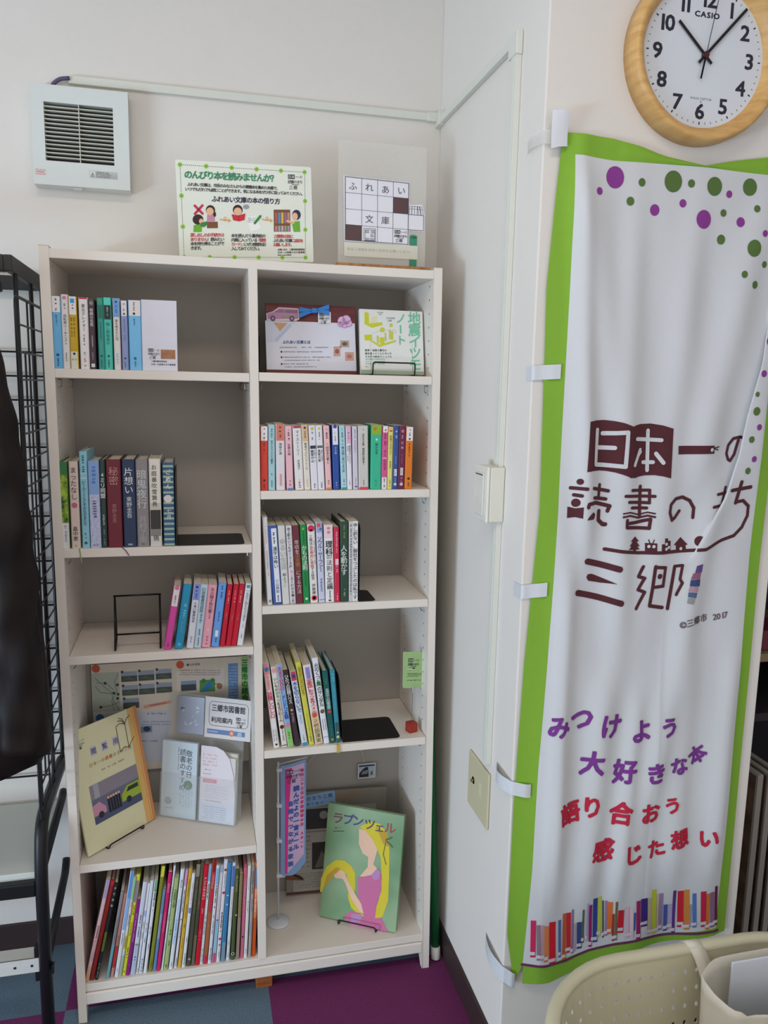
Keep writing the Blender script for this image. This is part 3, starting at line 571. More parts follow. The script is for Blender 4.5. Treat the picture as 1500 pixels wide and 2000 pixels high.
G2 = 'hardcovers on the second shelf'
FOREST = two_tone('forest_print', '28501e', 'a8c83c', 70, (1, 1, 1), .5, 0, (.35, .62))
PATT = two_tone('dotted_print', 'a8aed0', 'd0d4ec', 260, (1, 1, 1), .5, 0)
row2L = [
 ('3c6a30', [(.0, .14, '3a7a4a'), (.14, .7, FOREST), (.7, 1, 'dcdadc')], [('s', .73, .92, '8a8a9a', .4)], 'book with a green forest photograph on its spine, against the side panel', G2),
 ('dcc8bc', [], [('t', 'まったなし', .06, .78, '3c2c2c', .0), ('o', .5, .32, 'c86478'), ('t', '畠中恵', .74, .6, '3c2c2c', 0), ('s', .95, .98, '8a7a70')], 'pale pink-beige hardcover titled in brush hiragana with a pink blot', G2),
 ('8ec8d8', [(.22, .225, 'e8f0f2'), (.27, .275, 'e8f0f2')], [('s', .04, .22, '2c5a6a', .5), ('t', 'ビーカーくんとそのなかまたち', .3, .52, '204c5c', .01, .5, .86), ('s', .84, .9, '2c5a6a'), ('o', .945, .2, '2c5a6a')], 'light blue book standing taller than the hardcovers beside it', G2),
 ('b4bcdc', [(0, .38, '86aade'), (.38, 1, PATT)], [('s', .06, .3, '5884c4', .6), ('s', .45, .66, '6a6a8a', .5), ('n', '文芸', .965, .28, '555566')], 'blue and lavender patterned hardcover beside the tall light blue book', G2),
 ('2c4640', [], [('t', '4ミリ同盟', .14, 1.0, 'e8e8e4', .02), ('s', .62, .74, 'b8c0bc', .5), ('s', .78, .85, '8a9a94'), ('s', .9, .97, '8a9a94')], 'narrow dark green hardcover with large white lettering beside the maroon one', G2),
 ('6e2430', [], [('t', '秘密', .08, .66, 'c88c88', .0), ('t', '東野圭吾', .5, .34, 'b07878', .0), ('s', .96, .98, '9a5a5a')], 'maroon hardcover with two large rose characters on the spine', G2),
 ('2a3a58', [], [('t', '片想い', .09, .72, 'e4e6ea', .005), ('t', '東野圭吾', .42, .44, 'd8dce2', .005), ('s', .96, .98, '9aa4b4', .5)], 'navy-blue hardcover lettered in white beside the maroon one', G2),
 ('8e888a', [(.3, .4, '7a8488')], [('t', '暗鬼夜行', .11, .86, 'c8c8c8', .02, .48), ('t', '月村了衛', .64, .6, 'b4b0b0', .0, .5), ('s', .96, .98, '6a6464')], 'mid-grey hardcover with big pale lettering between navy and white spines', G2),
 ('e4e0d4', [(.5, .58, 'c8c4b8'), (.58, .8, '3c3836'), (.8, .88, '8a8680'), (.88, 1, 'd4d0c8')], [('t', 'お庭番吹雪算長', .06, .5, '2a2828', .0, .45, 1.1), ('s', .47, .51, '555555'), ('t', '鴉', .87, .55, '3a3836', .0)], 'white hardcover with a dark photograph on the lower spine', G2),
 ('3c5c7c', [(i / 16 + .03, i / 16 + .055, '9ab8a4') for i in range(16)], [('t', 'ごめん', .07, .5, 'eceae4', .03, .5, 1.3), ('o', .43, .36, 'dcd8d0', .45), ('t', '七月', .54, .42, 'eceae4', .01, .5, 1.3)], 'blue hardcover with pale green stripes, leaning on the tall black bookend', G2)]
row2L[9] = row2L[9][:3] + ('blue hardcover with pale green horizontal stripes beside the white and black one', G2)
for (x, w, h, l), sp in zip(BOOK_ROWS['2L'], row2L):
    make_book(x, Z2L, w, h, l, .135, sp, hard=True)

G3 = 'paperbacks on the shelf under the notice and green book'
row2R = [
 ('d0402c', [(0, .22, WH)], [('s', .03, .13, '333333'), ('s', .16, .21, '333333'), ('s', .25, .42, '7a2018'), ('o', .84, .14, '3c1410'), ('s', .88, .97, '7a2018')], 'vermilion paperback with a white top, against the bookcase divider', G3),
 ('a4ccd0', [], [('s', .06, .2, '3c6a78', .4), ('t', 'あすなろ三三七拍子', .23, .4, '2c4a54', 0), ('s', .52, .6, '3c6a78'), ('s', .74, .8, '3c6a78'), ('s', .83, .95, '3c6a78')], 'pale blue paperback between the vermilion one and the salmon-topped one', G3),
 ('dcd6d8', [(0, .25, 'd07a64')], [('o', .05, .1, '4c2018'), ('s', .1, .2, '5c2c20'), ('t', '海狼の海', .28, .34, '333333', .0), ('b', .75, .93, .4, .62, 'd89a94')], 'wide white paperback with a salmon-red upper quarter', G3),
 ('e8b8c0', [(.965, 1, '5a86b8')], [('s', .05, .08, 'c88090'), ('s', .1, .22, '3a2a2c', .4), ('t', '生贄の森', .27, .44, '3a2a2c', 0), ('s', .85, .93, '5a3a40')], 'pink paperback with a blue foot on the spine', G3),
 ('e2e0dc', [(0, .03, 'b8204a')], [('t', 'マイストーリー', .06, .42, '2c2c2c', 0, .5, 1.02), ('t', '林真理子', .52, .3, '555555', 0), ('s', .8, .84, '9a9aaa'), ('s', .86, .97, 'd83a68', .4)], 'white paperback with a crimson top edge titled in thin katakana', G3),
 ('e4dccc', [(0, .25, 'd8b48a')], [('o', .045, .2, '5a4030'), ('s', .09, .2, '4c3c30'), ('t', '獣楽の上にハイレール', .27, .44, '4a4440', 0), ('s', .83, .96, 'dcb89c', .5)], 'cream paperback with a tan upper quarter', G3),
 ('e0dee4', [(.31, .36, '2c3a40')], [('o', .05, .22, 'c8c030'), ('s', .1, .22, '4a4a6a'), ('t', '幽霊の山', .37, .48, '2c2c34', .01, .34), ('s', .38, .55, '333333', .26, .75), ('s', .88, .97, '333333')], 'white paperback with a yellow mark, the one nearer the cream paperback', G3),
 ('e2e0e4', [(.31, .35, '5c6a70')], [('b', .03, .07, .35, .65, 'd0c858'), ('s', .1, .22, '4a4a6a'), ('t', '真昼の星', .37, .48, '2c2c34', .01, .34), ('s', .38, .55, '333333', .26, .75), ('s', .88, .97, '333333')], 'white paperback with a yellow mark, the one nearer the pink paperback', G3),
 ('e6bcbc', [(.965, 1, 'd88448')], [('s', .04, .07, 'b07a80'), ('s', .1, .2, '3a2a2c', .4), ('b', .27, .3, .35, .6, 'd8a878'), ('t', '同窓会の奴', .32, .46, '3a2a2c', .01), ('s', .5, .6, '6a5054', .3), ('s', .85, .94, '5a3a40')], 'pink paperback with an orange foot on the spine', G3),
 ('2a4c9c', [(0, .3, WH)], [('o', .02, .3, '3c4a9c'), ('t', 'L・', .09, .4, '444466', 0), ('s', .17, .25, '666677'), ('t', '子の無', .33, .4, 'b8c4e0', 0), ('s', .88, .97, '9aaad0', .3)], 'deep blue paperback with a white upper third', G3),
 ('a8d0d8', [(.965, 1, '3a9a90')], [('s', .04, .08, '5aa8a0'), ('s', .1, .25, '22363c', .4), ('b', .28, .3, .35, .6, '6aa0b0'), ('t', '夜は短し歩けよ乙女', .32, .5, '22363c', .01), ('s', .84, .93, '3a5a64')], 'light blue paperback with a teal foot, beside the deep blue paperback', G3),
 ('e4dee4', [(0, .27, 'e2a8c4')], [('s', .1, .2, '3a2a34', .4), ('t', '相田家のグッドバイ', .3, .4, '2c2c34', .02, .62), ('s', .3, .55, '444444', .26, .22), ('s', .85, .93, '6a6a7a')], 'white paperback with a rose-pink upper quarter', G3),
 ('cfc8d4', [], [('s', .05, .18, '8a8494', .4), ('s', .22, .42, '9a94a4', .4), ('s', .82, .93, 'b878a8', .4), ('b', .94, .965, .3, .8, '6a6490')], 'pale lavender-grey paperback beside the thick light grey one', G3),
 ('c8c6be', [(.96, 1, 'd8485c')], [('s', .05, .09, '8a8a84', .2), ('t', '西村京太郎', .12, .22, '33332f', .01), ('o', .3, .1, 'd85a5a'), ('t', '箱根駅伝競走', .34, .24, '33332f', .01, .5, 1.02), ('s', .56, .62, '55554f', .14), ('s', .85, .93, '44443f', .16)], 'thickest light grey paperback with a coral-red foot', G3),
 ('36b48c', [(0, .15, '8ab030')], [('o', .06, .16, 'c8742c', .35), ('b', .21, .24, .42, .6, 'c8e8dc'), ('t', '鍵の背骨', .28, .26, '1c5c48', 0), ('s', .85, .95, '2c8868', .24)], 'wide jade-green paperback with an olive patch at the top', G3),
 ('d0588c', [(0, .1, WH), (.5, .51, 'e8c8d8'), (.81, 1, WH)], [('b', .05, .08, .4, .65, 'c83c3c'), ('s', .12, .3, '7a2c50', .5), ('s', .38, .47, '7a2c50', .4), ('s', .53, .72, '9a3468', .5), ('s', .83, .97, '333333', .4)], 'hot pink paperback with white ends, beside the jade-green one', G3),
 ('dcd678', [(0, .04, 'e0b878')], [('b', .05, .075, .2, .75, 'c8502c'), ('t', '段取り力の八丁', .13, .55, '3c3a1c', 0), ('s', .55, .66, '4c4a24', .4), ('s', .85, .96, '6a6834')], 'yellow paperback with a small orange label near the top', G3),
 ('34508e', [], [('s', .07, .1, 'c0cce4', .4), ('s', .15, .2, 'b0c0dc', .5), ('s', .46, .6, '8a9cc8', .3), ('b', .68, .79, .28, .74, 'dcdce0'), ('s', .70, .78, '555555', .24), ('s', .82, .88, 'a0b0d4'), ('o', .92, .26, 'c8d0e0')], 'blue paperback with a white label low on the spine', G3),
 ('6c2244', [], [('t', '相', .06, .45, 'd8c0cc', 0), ('s', .15, .2, 'c8a8b8', .4), ('t', '花舞', .23, .42, 'd0b4c2', 0, .5, 1.7), ('s', .45, .6, '9a5a78', .3), ('b', .66, .78, .3, .7, 'dcd4d8'), ('s', .68, .76, '555555', .22), ('s', .81, .88, 'b890a4'), ('o', .92, .24, 'd0bcc8')], 'burgundy paperback between the blue one and the orange one', G3),
 ('e07a20', [(0, .22, WH)], [('s', .04, .15, '333333', .36), ('o', .19, .13, '333333'), ('s', .26, .47, '7a4010', .36), ('o', .83, .17, '3c2008'), ('s', .87, .96, '4c2a0c')], 'bright orange paperback with a white top at the open end of the row', G3)]
for (x, w, h, l), sp in zip(BOOK_ROWS['2R'], row2R):
    make_book(x, Z2R, w, h, l, .105, sp)

G4 = 'books on the shelf with the small bookend'
row3R = [
 ('d8d8d8', [], [('s', .1, .3, 'e0a090', .4), ('s', .38, .68, 'c08880', .4), ('b', .94, .97, .3, .75, '8a8a8a')], 'thin white book with faint red print leaning at the divider', G4),
 ('3a58a0', [], [('b', .03, .97, .3, .88, 'e0e2ea'), ('s', .06, .22, '2c2c3c', .34, .58), ('t', '漢字は怖い', .26, .5, '22222c', .02, .58), ('t', '小山鉄郎', .67, .42, '22222c', .0, .58), ('s', .88, .96, '555566', .3, .58)], 'blue book with a long rounded white title panel', G4),
 ('d6d4ce', [], [('t', 'ゆるい生活', .16, .9, 'b0b0b0', .02), ('t', '群ようこ', .6, .5, '55504c', .0)], 'pale grey book with large silver lettering', G4),
 ('dcd8dc', [], [('t', '池上彰のいつものニュースが', .02, .58, '26262a', .01, .4, .95), ('t', '丸ごと', .56, .5, 'd86078', .02, .5), ('t', 'よくわかる本', .65, .6, '26262a', .01, .5), ('t', '池上彰', .87, .5, '26262a', 0), ('b', .985, .99, .05, .95, '555555')], 'white book titled along its whole spine, beside the brown one', G4),
 ('6e3038', [(.35, .58, '7a4038')], [('t', '年収を', .18, .72, 'dcc8c4', .0), ('t', '１０倍', .35, .68, 'b08850', .02), ('t', 'にする方法', .57, .72, 'dcc8c4', .0)], 'reddish-brown book with gold lettering mid spine', G4),
 ('1e8a48', [], [('o', .05, .18, '9ac03c'), ('s', .08, .24, '14582c', .4), ('t', 'かもの法則', .26, .92, 'e4ecdc', .01, .5, .9), ('s', .6, .78, '14602e', .4), ('o', .94, .22, 'c8e0cc')], 'bright green book lettered in white beside the brown one', G4),
 ('e4e0d8', [], [('o', .05, .46, 'c83058'), ('s', .03, .08, 'eccad4', .6), ('t', '工務店の', .13, .46, '26262a', .0, .4), ('t', '圧倒的に実践', .29, .46, 'd0485c', .02, .42), ('t', 'する経営', .54, .44, '26262a', .0, .45), ('s', .18, .5, '666666', .2, .82), ('t', '伊藤謙', .75, .5, '26262a', 0), ('o', .935, .38, 'c83048'), ('o', .935, .2, 'e4e0d8')], 'cream-white book with a round crimson badge on top', G4),
 ('c8cce0', [(0, .13, '9aa0c0')], [('o', .04, .3, 'd85048', .4), ('o', .09, .22, '506ab0', .7), ('t', 'ソウル・サーファー', .18, .82, '2a3454', .0, .5, .78), ('s', .7, .86, '5a6484', .5), ('b', .96, .965, .05, .95, '555566')], 'lavender book with a small colourful picture at its head', G4),
 ('e6e4e4', [(0, .17, 'e8ccd0')], [('s', .03, .16, 'c88890', .6), ('t', '理科', .2, .86, '141414', .03), ('t', 'の法則と定理', .37, .68, '1c1c1c', .0), ('n', '100', .81, .56, '1c1c1c'), ('s', .85, .95, '3a3a3a', .3), ('s', .965, .985, '444444', .5)], 'white book with heavy black lettering ending in 100', G4),
 ('c82848', [], [('s', .06, .34, 'e8a0b0', .5), ('b', .42, .5, .2, .8, 'e8c8d0'), ('s', .51, .6, 'f0c8d0', .4), ('s', .88, .97, 'e8b0bc', .4)], 'slim crimson book beside the dark green one', G4),
 ('2c4a38', [], [('s', .04, .2, '8a8a4c', .3), ('t', '人を動かす', .29, .88, 'e8ece4', .0, .45, .88), ('s', .84, .93, '9aa894', .4)], 'dark green hardcover with white brush lettering', G4),
 ('dcdad8', [(0, 1, 'c4c4c4')], [('b', 0, 1, .42, .98, 'e4e2e2'), ('t', '申し訳ない、御社をつぶしたのは私です。', .02, .5, '1e1e22', .02, .68, .96), ('s', .04, .96, '66666a', .3, .2)], 'grey-white book with one long black title, next to the small bookend', G4)]
for i, ((x, w, h, l), sp) in enumerate(zip(BOOK_ROWS['3R'], row3R)):
    make_book(x, Z3R, w, h, l, .13, sp, hard=i in (10,), y=-BD + .01)

G5 = "children's novels leaning on the shelf with the green card"
row4R = [
 ('e2dedc', [(0, .13, 'd88a98'), (.13, .32, 'e4b0ac')], [('o', .07, .4, '4a78a0'), ('s', .15, .3, 'b07078', .4), ('t', '妖精レロレロ', .33, .92, 'd02048', .03, .5, .88), ('s', .78, .92, '444444', .22, .28), ('s', .78, .92, '444444', .22, .68), ('o', .96, .2, '333333')], 'white book with red title lettering nearest the divider, pink at its head', G5),
 ('dedace', [(0, .08, 'e2b8b4')], [('t', '◇', .02, .8, 'c85060', 0), ('t', 'いいものひろった', .13, .72, '2c6a4c', .03, .5, .96), ('t', 'くまざわくん', .44, .72, '8a2c2c', .03, .5, .9), ('o', .745, .4, '5c2420'), ('s', .78, .92, '555555', .34), ('b', .97, .98, .05, .95, '222222')], 'cream book titled in green and dark red with a brown face', G5),
 ('d8d4c4', [(0, .76, '7ab0e0'), (.76, 1, '86c468')], [('t', '天までひびけ！', .03, .84, 'd02040', .04, .5, .9), ('t', 'ドンドコ太鼓', .37, .84, '30409c', .04, .5, .9), ('o', .73, .4, 'd87a98'), ('s', .82, .9, '2c6a24', .5), ('s', .96, .98, '2c6a24', .6)], 'sky-blue book with a grass-green foot, lettered red and blue', G5),
 ('38302e', [(.62, 1, '423236')], [('t', 'ひみつの妖精ハウス', .06, .84, 'e0dcd8', .02, .5, .8), ('o', .52, .24, 'd0a890'), ('s', .56, .68, 'b07a90', .6)], 'nearly black book lettered in white among the pale ones', G5),
 ('d4d8dc', [(0, .12, 'c83c54'), (.96, 1, '3c8cb0')], [('b', .035, .085, .22, .78, '3c407c'), ('t', '木を切らないで', .13, .88, '1e58a0', .02, .5, .9), ('s', .58, .7, '8aa8c8', .5), ('s', .86, .94, '444466', .3)], 'white book with blue lettering and a red head', G5),
 ('d0cc54', [], [('t', 'おまえがだいきらいだいすき', .06, .8, 'a89028', .02, .5, .56), ('s', .62, .84, '8a8430', .24), ('s', .86, .96, '6a6424', .4)], 'lime-yellow book between the two white ones', G5),
 ('e2d8d4', [(.6, 1, 'd8c494')], [('b', .03, .17, .24, .76, '8a82c4'), ('t', '家族になった', .18, .72, 'd83048', .02, .5, .72), ('t', 'スズメのチュン', .42, .6, 'd03048', .02, .5, .9), ('o', .63, .34, 'd86a48'), ('t', '竹田津実', .74, .66, '3c3428', .0), ('s', .965, .985, '333333', .5)], 'wide white and tan book with a purple oval mark', G5),
 ('e0e2e6', [], [('t', '火のくつと', .06, .88, '3c4a44', .02, .5, .86), ('t', '風', .27, .9, '2c7c3c', .06), ('t', 'のサンダル', .33, .88, '3c4a44', .02, .5, .86), ('o', .62, .4, '7a5a4c'), ('s', .71, .84, '555566', .24, .3), ('s', .71, .84, '555566', .24, .7), ('b', .92, .925, .05, .95, '777788')], 'tallest white book of the leaning row, with a brown dot', G5),
 ('205c58', [(.0, .98, '1f5a56')], [('s', .1, .2, '3c8478', .5), ('t', '真夜中の図書館', .24, .7, 'c4dcd4', .0, .5, .8), ('b', .48, .53, .25, .8, '4c9a74'), ('o', .56, .28, 'd83848'), ('s', .72, .9, '2c7c80', .5), ('o', .95, .24, 'b08c3c')], 'dark teal hardcover with a red dot', G5),
 ('3c8ca0', [(.72, 1, '3c5a5c')], [('s', .05, .16, '7cc0cc', .5), ('s', .2, .55, '6ab4c4', .34), ('o', .86, .2, 'c8c8a0'), ('o', .92, .3, 'd0cc94')], 'lighter teal book resting against the black bookend plate', G5)]
for i, ((x, w, h, l), sp) in enumerate(zip(BOOK_ROWS['4R'], row4R)):
    make_book(x, Z4R, w, h, l, .145, sp, hard=i in (6, 8, 9), y=-BD + .012)

G6 = 'paperbacks leaning beside the empty wire easel'
red = ('c41e34', [(0, 0.02, 'b81a30')])
row3L = [
 ('d84ca4', [(0, .32, WH)], [('o', .03, .34, 'd8789c'), ('s', .1, .2, '6a5a58', .36), ('s', .2, .27, '8a7a78'), ('s', .88, .96, '5a1c44', .3)], 'magenta paperback with a white top, nearest the wire easel', G6),
 ('2a92b8', [], [('s', .3, .52, '7cc0d8', .5, .6), ('s', .58, .75, '58a8c8', .3), ('o', .93, .2, '6ab8d0')], 'cyan-blue paperback beside the magenta one', G6),
 ('dadce4', [(0, .25, '7e92d8')], [('o', .05, .18, '22306c'), ('s', .1, .22, '2c3a78', .36), ('t', '十津川警部仙台', .28, .44, '44485a', .01), ('s', .82, .92, '8a94c0', .44)], 'white paperback with a periwinkle-blue upper quarter', G6),
 ('bcd0dc', [], [('t', '幻夜叢書怪談館', .05, .56, '3c5660', .0, .45, .95), ('s', .46, .6, '5a7480', .5), ('s', .7, .8, '33454c', .3), ('s', .84, .96, '33454c', .3)], 'pale grey-blue paperback beside the pink one', G6),
 ('e6a2b0', [], [('t', '天の梯子段の姫', .05, .48, '44303a', 0, .5, .9), ('s', .4, .54, '8a6070', .3), ('s', .7, .74, 'f0d0d8'), ('s', .82, .9, '9a6078', .34), ('s', .93, .97, 'c07890', .5)], 'salmon-pink paperback in the leaning group', G6),
 ('6aa0e0', [], [('s', .04, .24, '2c5490', .4), ('s', .45, .6, '2c5490', .3), ('b', .74, .84, .3, .68, 'e0e4ec'), ('s', .86, .94, '22447c', .36)], 'cornflower-blue paperback with a small white label', G6),
 red + ([('s', .1, .3, 'e8a0a8', .4), ('s', .45, .56, 'd87884', .24)], 'red paperback, first of three alike, touching the cornflower-blue one', G6),
 red + ([('s', .1, .24, 'e8a0a8', .4), ('o', .28, .1, 'f0d0d4'), ('s', .5, .6, 'd87884', .24)], 'red paperback, middle one of three alike', G6),
 red + ([('s', .1, .3, 'e8a0a8', .4), ('s', .5, .58, 'd87884', .24)], 'red paperback, last of three alike, touching the white end book', G6),
 ('e0e2e4', [], [('b', .02, .07, .2, .8, '3c9cb0'), ('b', .11, .115, .2, .8, '555555'), ('t', 'おばさん四人のスマ活', .14, .5, '33343c', .0, .5, .92), ('s', .55, .62, '44444c', .3), ('s', .65, .7, '8a3c6a', .34), ('s', .8, .88, '333333', .26)], 'white paperback with a teal square at its head beside the red ones', G6)]
for (x, w, h, l), sp in zip(BOOK_ROWS['3L'], row3L):
    make_book(x, Z3L, w, h, l, .105, sp, y=-BD + .012)

G7 = 'picture books on the bottom shelf'
def pb(base, bands, texts, label):
    return (base, bands, texts, label, G7)
W2 = 'dcdfe4'
row5L = [
 pb('dcb8bc', [(0, .18, 'a89cc0'), (.85, 1, 'dca878')], [('s', .45, .6, '5c2c34', .6), ('s', .7, .8, '9a8088')], 'pale pink picture book at the dark end of the bottom row'),
 pb('8e2a28', [(0, .05, 'b03030')], [('s', .3, .6, '7a2424', .3)], 'brick-red picture book beside the pale pink one'),
 pb('26282a', [(.5, .7, '5c7028')], [('t', 'すてきな', .02, .95, 'dcdcd8', .02, .5, 2.2), ('s', .82, .97, 'b0b8b0', .4)], 'black picture book with white lettering and an olive patch'),
 pb('8a8a8c', [(.6, 1, '68a4b0')], [('s', .3, .55, '70686c', .3)], 'grey picture book with a blue lower half'),
 pb('b88078', [(.62, .88, 'c02c2c'), (.88, 1, 'c8887c')], [('s', .5, .6, '8a3c34', .4)], 'dusty pink picture book with a red band low down'),
 pb(W2, [(0, .25, '5c94d8'), (.25, .55, '86b0e0')], [('s', .58, .7, '345c94', .4), ('s', .92, .95, '8a8a94')], 'picture book fading from blue to white'),
 pb('d8d4d4', [(0, .22, '8cc08c'), (.58, .72, 'c8bc34'), (.78, 1, '9cb49c')], [('t', 'つきよ', .23, .9, 'd86070', .03), ('t', 'しまふくろう', .36, .9, '26262a', .04), ('s', .6, .7, '44401c', .5)], 'green and white picture book with a black vertical title'),
 pb('d4d43c', [(.06, .27, '8c8094')], [('t', 'いろいろ', .29, .8, '44461c', .02), ('s', .47, .6, '7c8030', .5), ('s', .72, .82, '33351c', .5), ('s', .95, .98, '55581c', .5)], 'lemon-yellow picture book with a grey-purple label'),
 pb('8c2080', [], [('s', .15, .55, 'c88cc0', .5), ('o', .86, .14, 'c080b8')], 'short purple picture book beside the lemon-yellow one'),
 pb('ccd0dc', [(.66, .68, '8a8c98'), (.68, 1, 'b0bcd0')], [('s', .35, .44, '3c4c7c', .5), ('s', .48, .6, '44485c', .4), ('s', .8, .84, '2c3444', .6)], 'white picture book with a grey-blue foot'),
 pb(W2, [(.3, .36, '9ab8e0')], [('s', .42, .5, '33405c', .4), ('s', .54, .62, '33405c', .4), ('s', .94, .98, '444c64', .5)], 'thin white picture book with a small blue patch'),
 pb('d8dce4', [], [('s', .45, .55, '44546c', .4), ('s', .6, .66, '44546c', .4), ('s', .84, .98, '33384c', .5)], 'plain thin white picture book, third in the white group'),
 pb(W2, [(0, .12, '78b078')], [('s', .14, .34, '26262a', .5), ('t', 'とんそん', .1, .95, '2c7c5c', .05, .62), ('s', .5, .58, '666a7c', .5), ('s', .68, .74, '555a6c', .4)], 'white picture book titled in green brush letters'),
 pb('84862c', [(0, .1, 'd0d044')], [('s', .9, .96, '55581c', .4)], 'olive-green picture book with a yellow head'),
 pb('8ea0b8', [(0, .3, '6088a8'), (.6, 1, '5c84bc')], [('s', .4, .5, '7c8498', .4)], 'blue-grey picture book beside the olive one'),
 pb('d02468', [], [('t', 'おまたせ', .1, .7, 'ecc0d0', .0, .5, 1.1), ('s', .4, .6, 'e890b0', .4)], 'hot pink picture book in mid row'),
 pb('d4d8dc', [], [('s', .2, .34, '66707c', .5), ('s', .46, .52, '5c7ca0', .6), ('s', .74, .8, '888c98', .5)], 'very thin white picture book beside the hot pink one'),
 pb('a4b878', [], [('t', 'へびのみこんだ', .12, .8, '2c3820', .02, .5, .9), ('s', .56, .62, '3c4c24', .5), ('s', .68, .74, '4c5c30', .5), ('s', .94, .98, '4c5c30', .6)], 'sage-green picture book with dark lettering'),
 pb(W2, [(.3, .75, 'bcd0ec')], [('t', 'あかいの', .1, .6, '44587c', .02), ('s', .5, .7, '7c9ccc', .6), ('s', .93, .97, '888c98', .4)], 'white picture book tinted blue in the middle'),
 pb('dcdce4', [(0, .16, 'e08cc4')], [('s', .2, .42, '26262e', .5), ('o', .5, .3, 'b05c98'), ('s', .56, .7, '7c8498', .4), ('s', .88, .98, '33343c', .5)], 'white picture book with an orchid-pink head'),
 pb('d0a838', [], [('s', .1, .28, '8c6c1c', .5), ('s', .36, .5, '9c7c24', .5), ('s', .56, .6, '6c5014', .5), ('s', .7, .8, '9c7c24', .4)], 'golden-yellow picture book between two white ones'),
 pb(W2, [(.36, .42, '7c84a8')], [('s', .1, .32, 'd0a8bc', .5), ('s', .66, .74, '666a7c', .4), ('s', .85, .97, '44485c', .4)], 'white picture book beside the golden-yellow one'),
 pb('50503e', [(.0, .12, '8a8872')], [('s', .15, .5, '787860', .5), ('o', .93, .3, '9a9c98')], 'mottled olive-black picture book'),
 pb('5c5240', [(.45, .7, '4c4838'), (.7, 1, '6c6858')], [('s', .1, .4, '8a8064', .5)], 'mottled brown picture book against the red one'),
 pb('c81c30', [], [('t', 'アントンせんせい', .12, .74, 'f0d8d8', .02, .5, .98), ('s', .43, .48, 'e8a0a8', .5), ('s', .64, .74, 'e08890', .4)], 'bright red picture book with white lettering'),
 pb('d8dce0', [(0, .16, '78b8e0')], [('s', .19, .34, '26262a', .6), ('s', .5, .54, '8c7c8c', .6), ('s', .56, .7, '55586c', .4), ('s', .84, .98, '44485c', .5)], 'blue-headed white picture book touching the bright red one'),
 pb('a8603c', [(0, .12, '981c24'), (.12, .5, 'c83048'), (.92, 1, 'c82848')], [('t', 'ニコラスどこに', .14, .6, 'f0d0d4', .02, .5, .95), ('s', .6, .64, 'c8905c', .4)], 'picture book with a red upper half and brown lower half'),
 pb('d8dce0', [(.03, .19, '78b8e0')], [('s', .2, .38, '26262a', .6), ('o', .42, .2, '333333'), ('s', .5, .53, '8c7c8c', .5), ('s', .56, .7, '55586c', .4), ('s', .84, .97, '44485c', .5)], 'white picture book with a sky-blue band beside the red and brown one'),
 pb('d8d0d8', [(0, .07, '9ab0c0'), (.55, .9, '90c0dc'), (.9, 1, 'c84c80')], [('s', .3, .6, 'c8a8b4', .4), ('o', .56, .26, 'c06068')], 'pastel picture book with a light blue lower part'),
 pb('dcd8d8', [], [('o', .1, .4, '8c3c34'), ('o', .32, .42, 'c0304c'), ('s', .13, .28, '8c8c94', .4), ('s', .5, .7, '34303c', .7), ('o', .77, .4, 'c82c54'), ('o', .83, .3, '7c8c5c'), ('s', .9, .95, '666a7c', .4)], 'white picture book dotted with crimson flowers'),
 pb('3c80b0', [(.8, 1, '7c94a0')], [('o', .33, .2, 'c8dce8'), ('o', .42, .24, 'a8c8dc')], 'clear blue picture book near the divider'),
 pb(W2, [(.03, .24, '4c74c0')], [('s', .26, .6, 'd8a0b0', .34), ('s', .78, .84, '8c7ca8', .4), ('s', .92, .96, '666a7c', .4)], 'white picture book with a framed royal-blue title box'),
 pb('4c5a34', [], [('t', 'メアリとメイク', .06, .7, 'c8d49c', .0, .5, .95), ('o', .5, .2, 'dce0dc', .8), ('o', .93, .4, 'd0dcdc'), ('o', .93, .26, '2c4c5c')], 'moss-green picture book with pale lettering'),
 pb('8c7a58', [(.5, 1, '9c8480')], [('s', .2, .45, 'a89870', .4)], 'short khaki-brown picture book'),
 pb('c86c84', [(0, .12, 'd05c6c')], [('o', .07, .25, '5c8894'), ('s', .2, .4, 'dc98a8', .5), ('b', .75, .77, .3, .7, '333333')], 'rose-pink picture book near the orange end book'),
 pb('dcdcd8', [], [('s', .12, .26, '9cb0a8', .4), ('s', .38, .5, '5c6470', .5), ('s', .9, .95, '98a088', .5)], 'white picture book beside the rose-pink one'),
 pb('a8a09c', [(.0, .2, '948c80'), (.6, .75, '8c98a4')], [('s', .05, .3, '3c3830', .6), ('s', .35, .5, '6c645c', .4)], 'taupe-grey picture book squeezed before the orange one'),
 pb('c8541c', [(0, .04, 'e07838'), (.04, .26, '6c7c9c'), (.26, .58, 'd07c54')], [('s', .28, .52, 'ecccb8', .6)], 'orange picture book with a slate-blue head against the divider')]
for i, ((x, w, h, l), sp) in enumerate(zip(BOOK_ROWS['5L'], row5L)):
    make_book(x, ZB, w, min(h, .285), l, .2 + .02 * ((i * 7) % 4) / 4, sp, hard=i % 3 == 1, y=-BD + .012 + .001 * ((i * 5) % 3))
# ================================================================== THINGS ON AND IN THE BOOKCASE
INK = '2c2c32'
def sheet(name, w, h, t, m, r=0.0):
    """an upright sheet, front face at y = 0, body behind it"""
    mb = MB()
    if r:
        pts = []
        for cx, cz, a0 in ((w - r, r, -90), (w - r, h - r, 0), (r, h - r, 90), (r, r, 180)):
            for k in range(5):
                a = math.radians(a0 + k * 22.5); pts.append((cx + r * math.cos(a), cz + r * math.sin(a)))
        mb.prism(pts, 'y', 0, t, m)
    else:
        mb.box(0, w, 0, t, 0, h, m)
    return mb

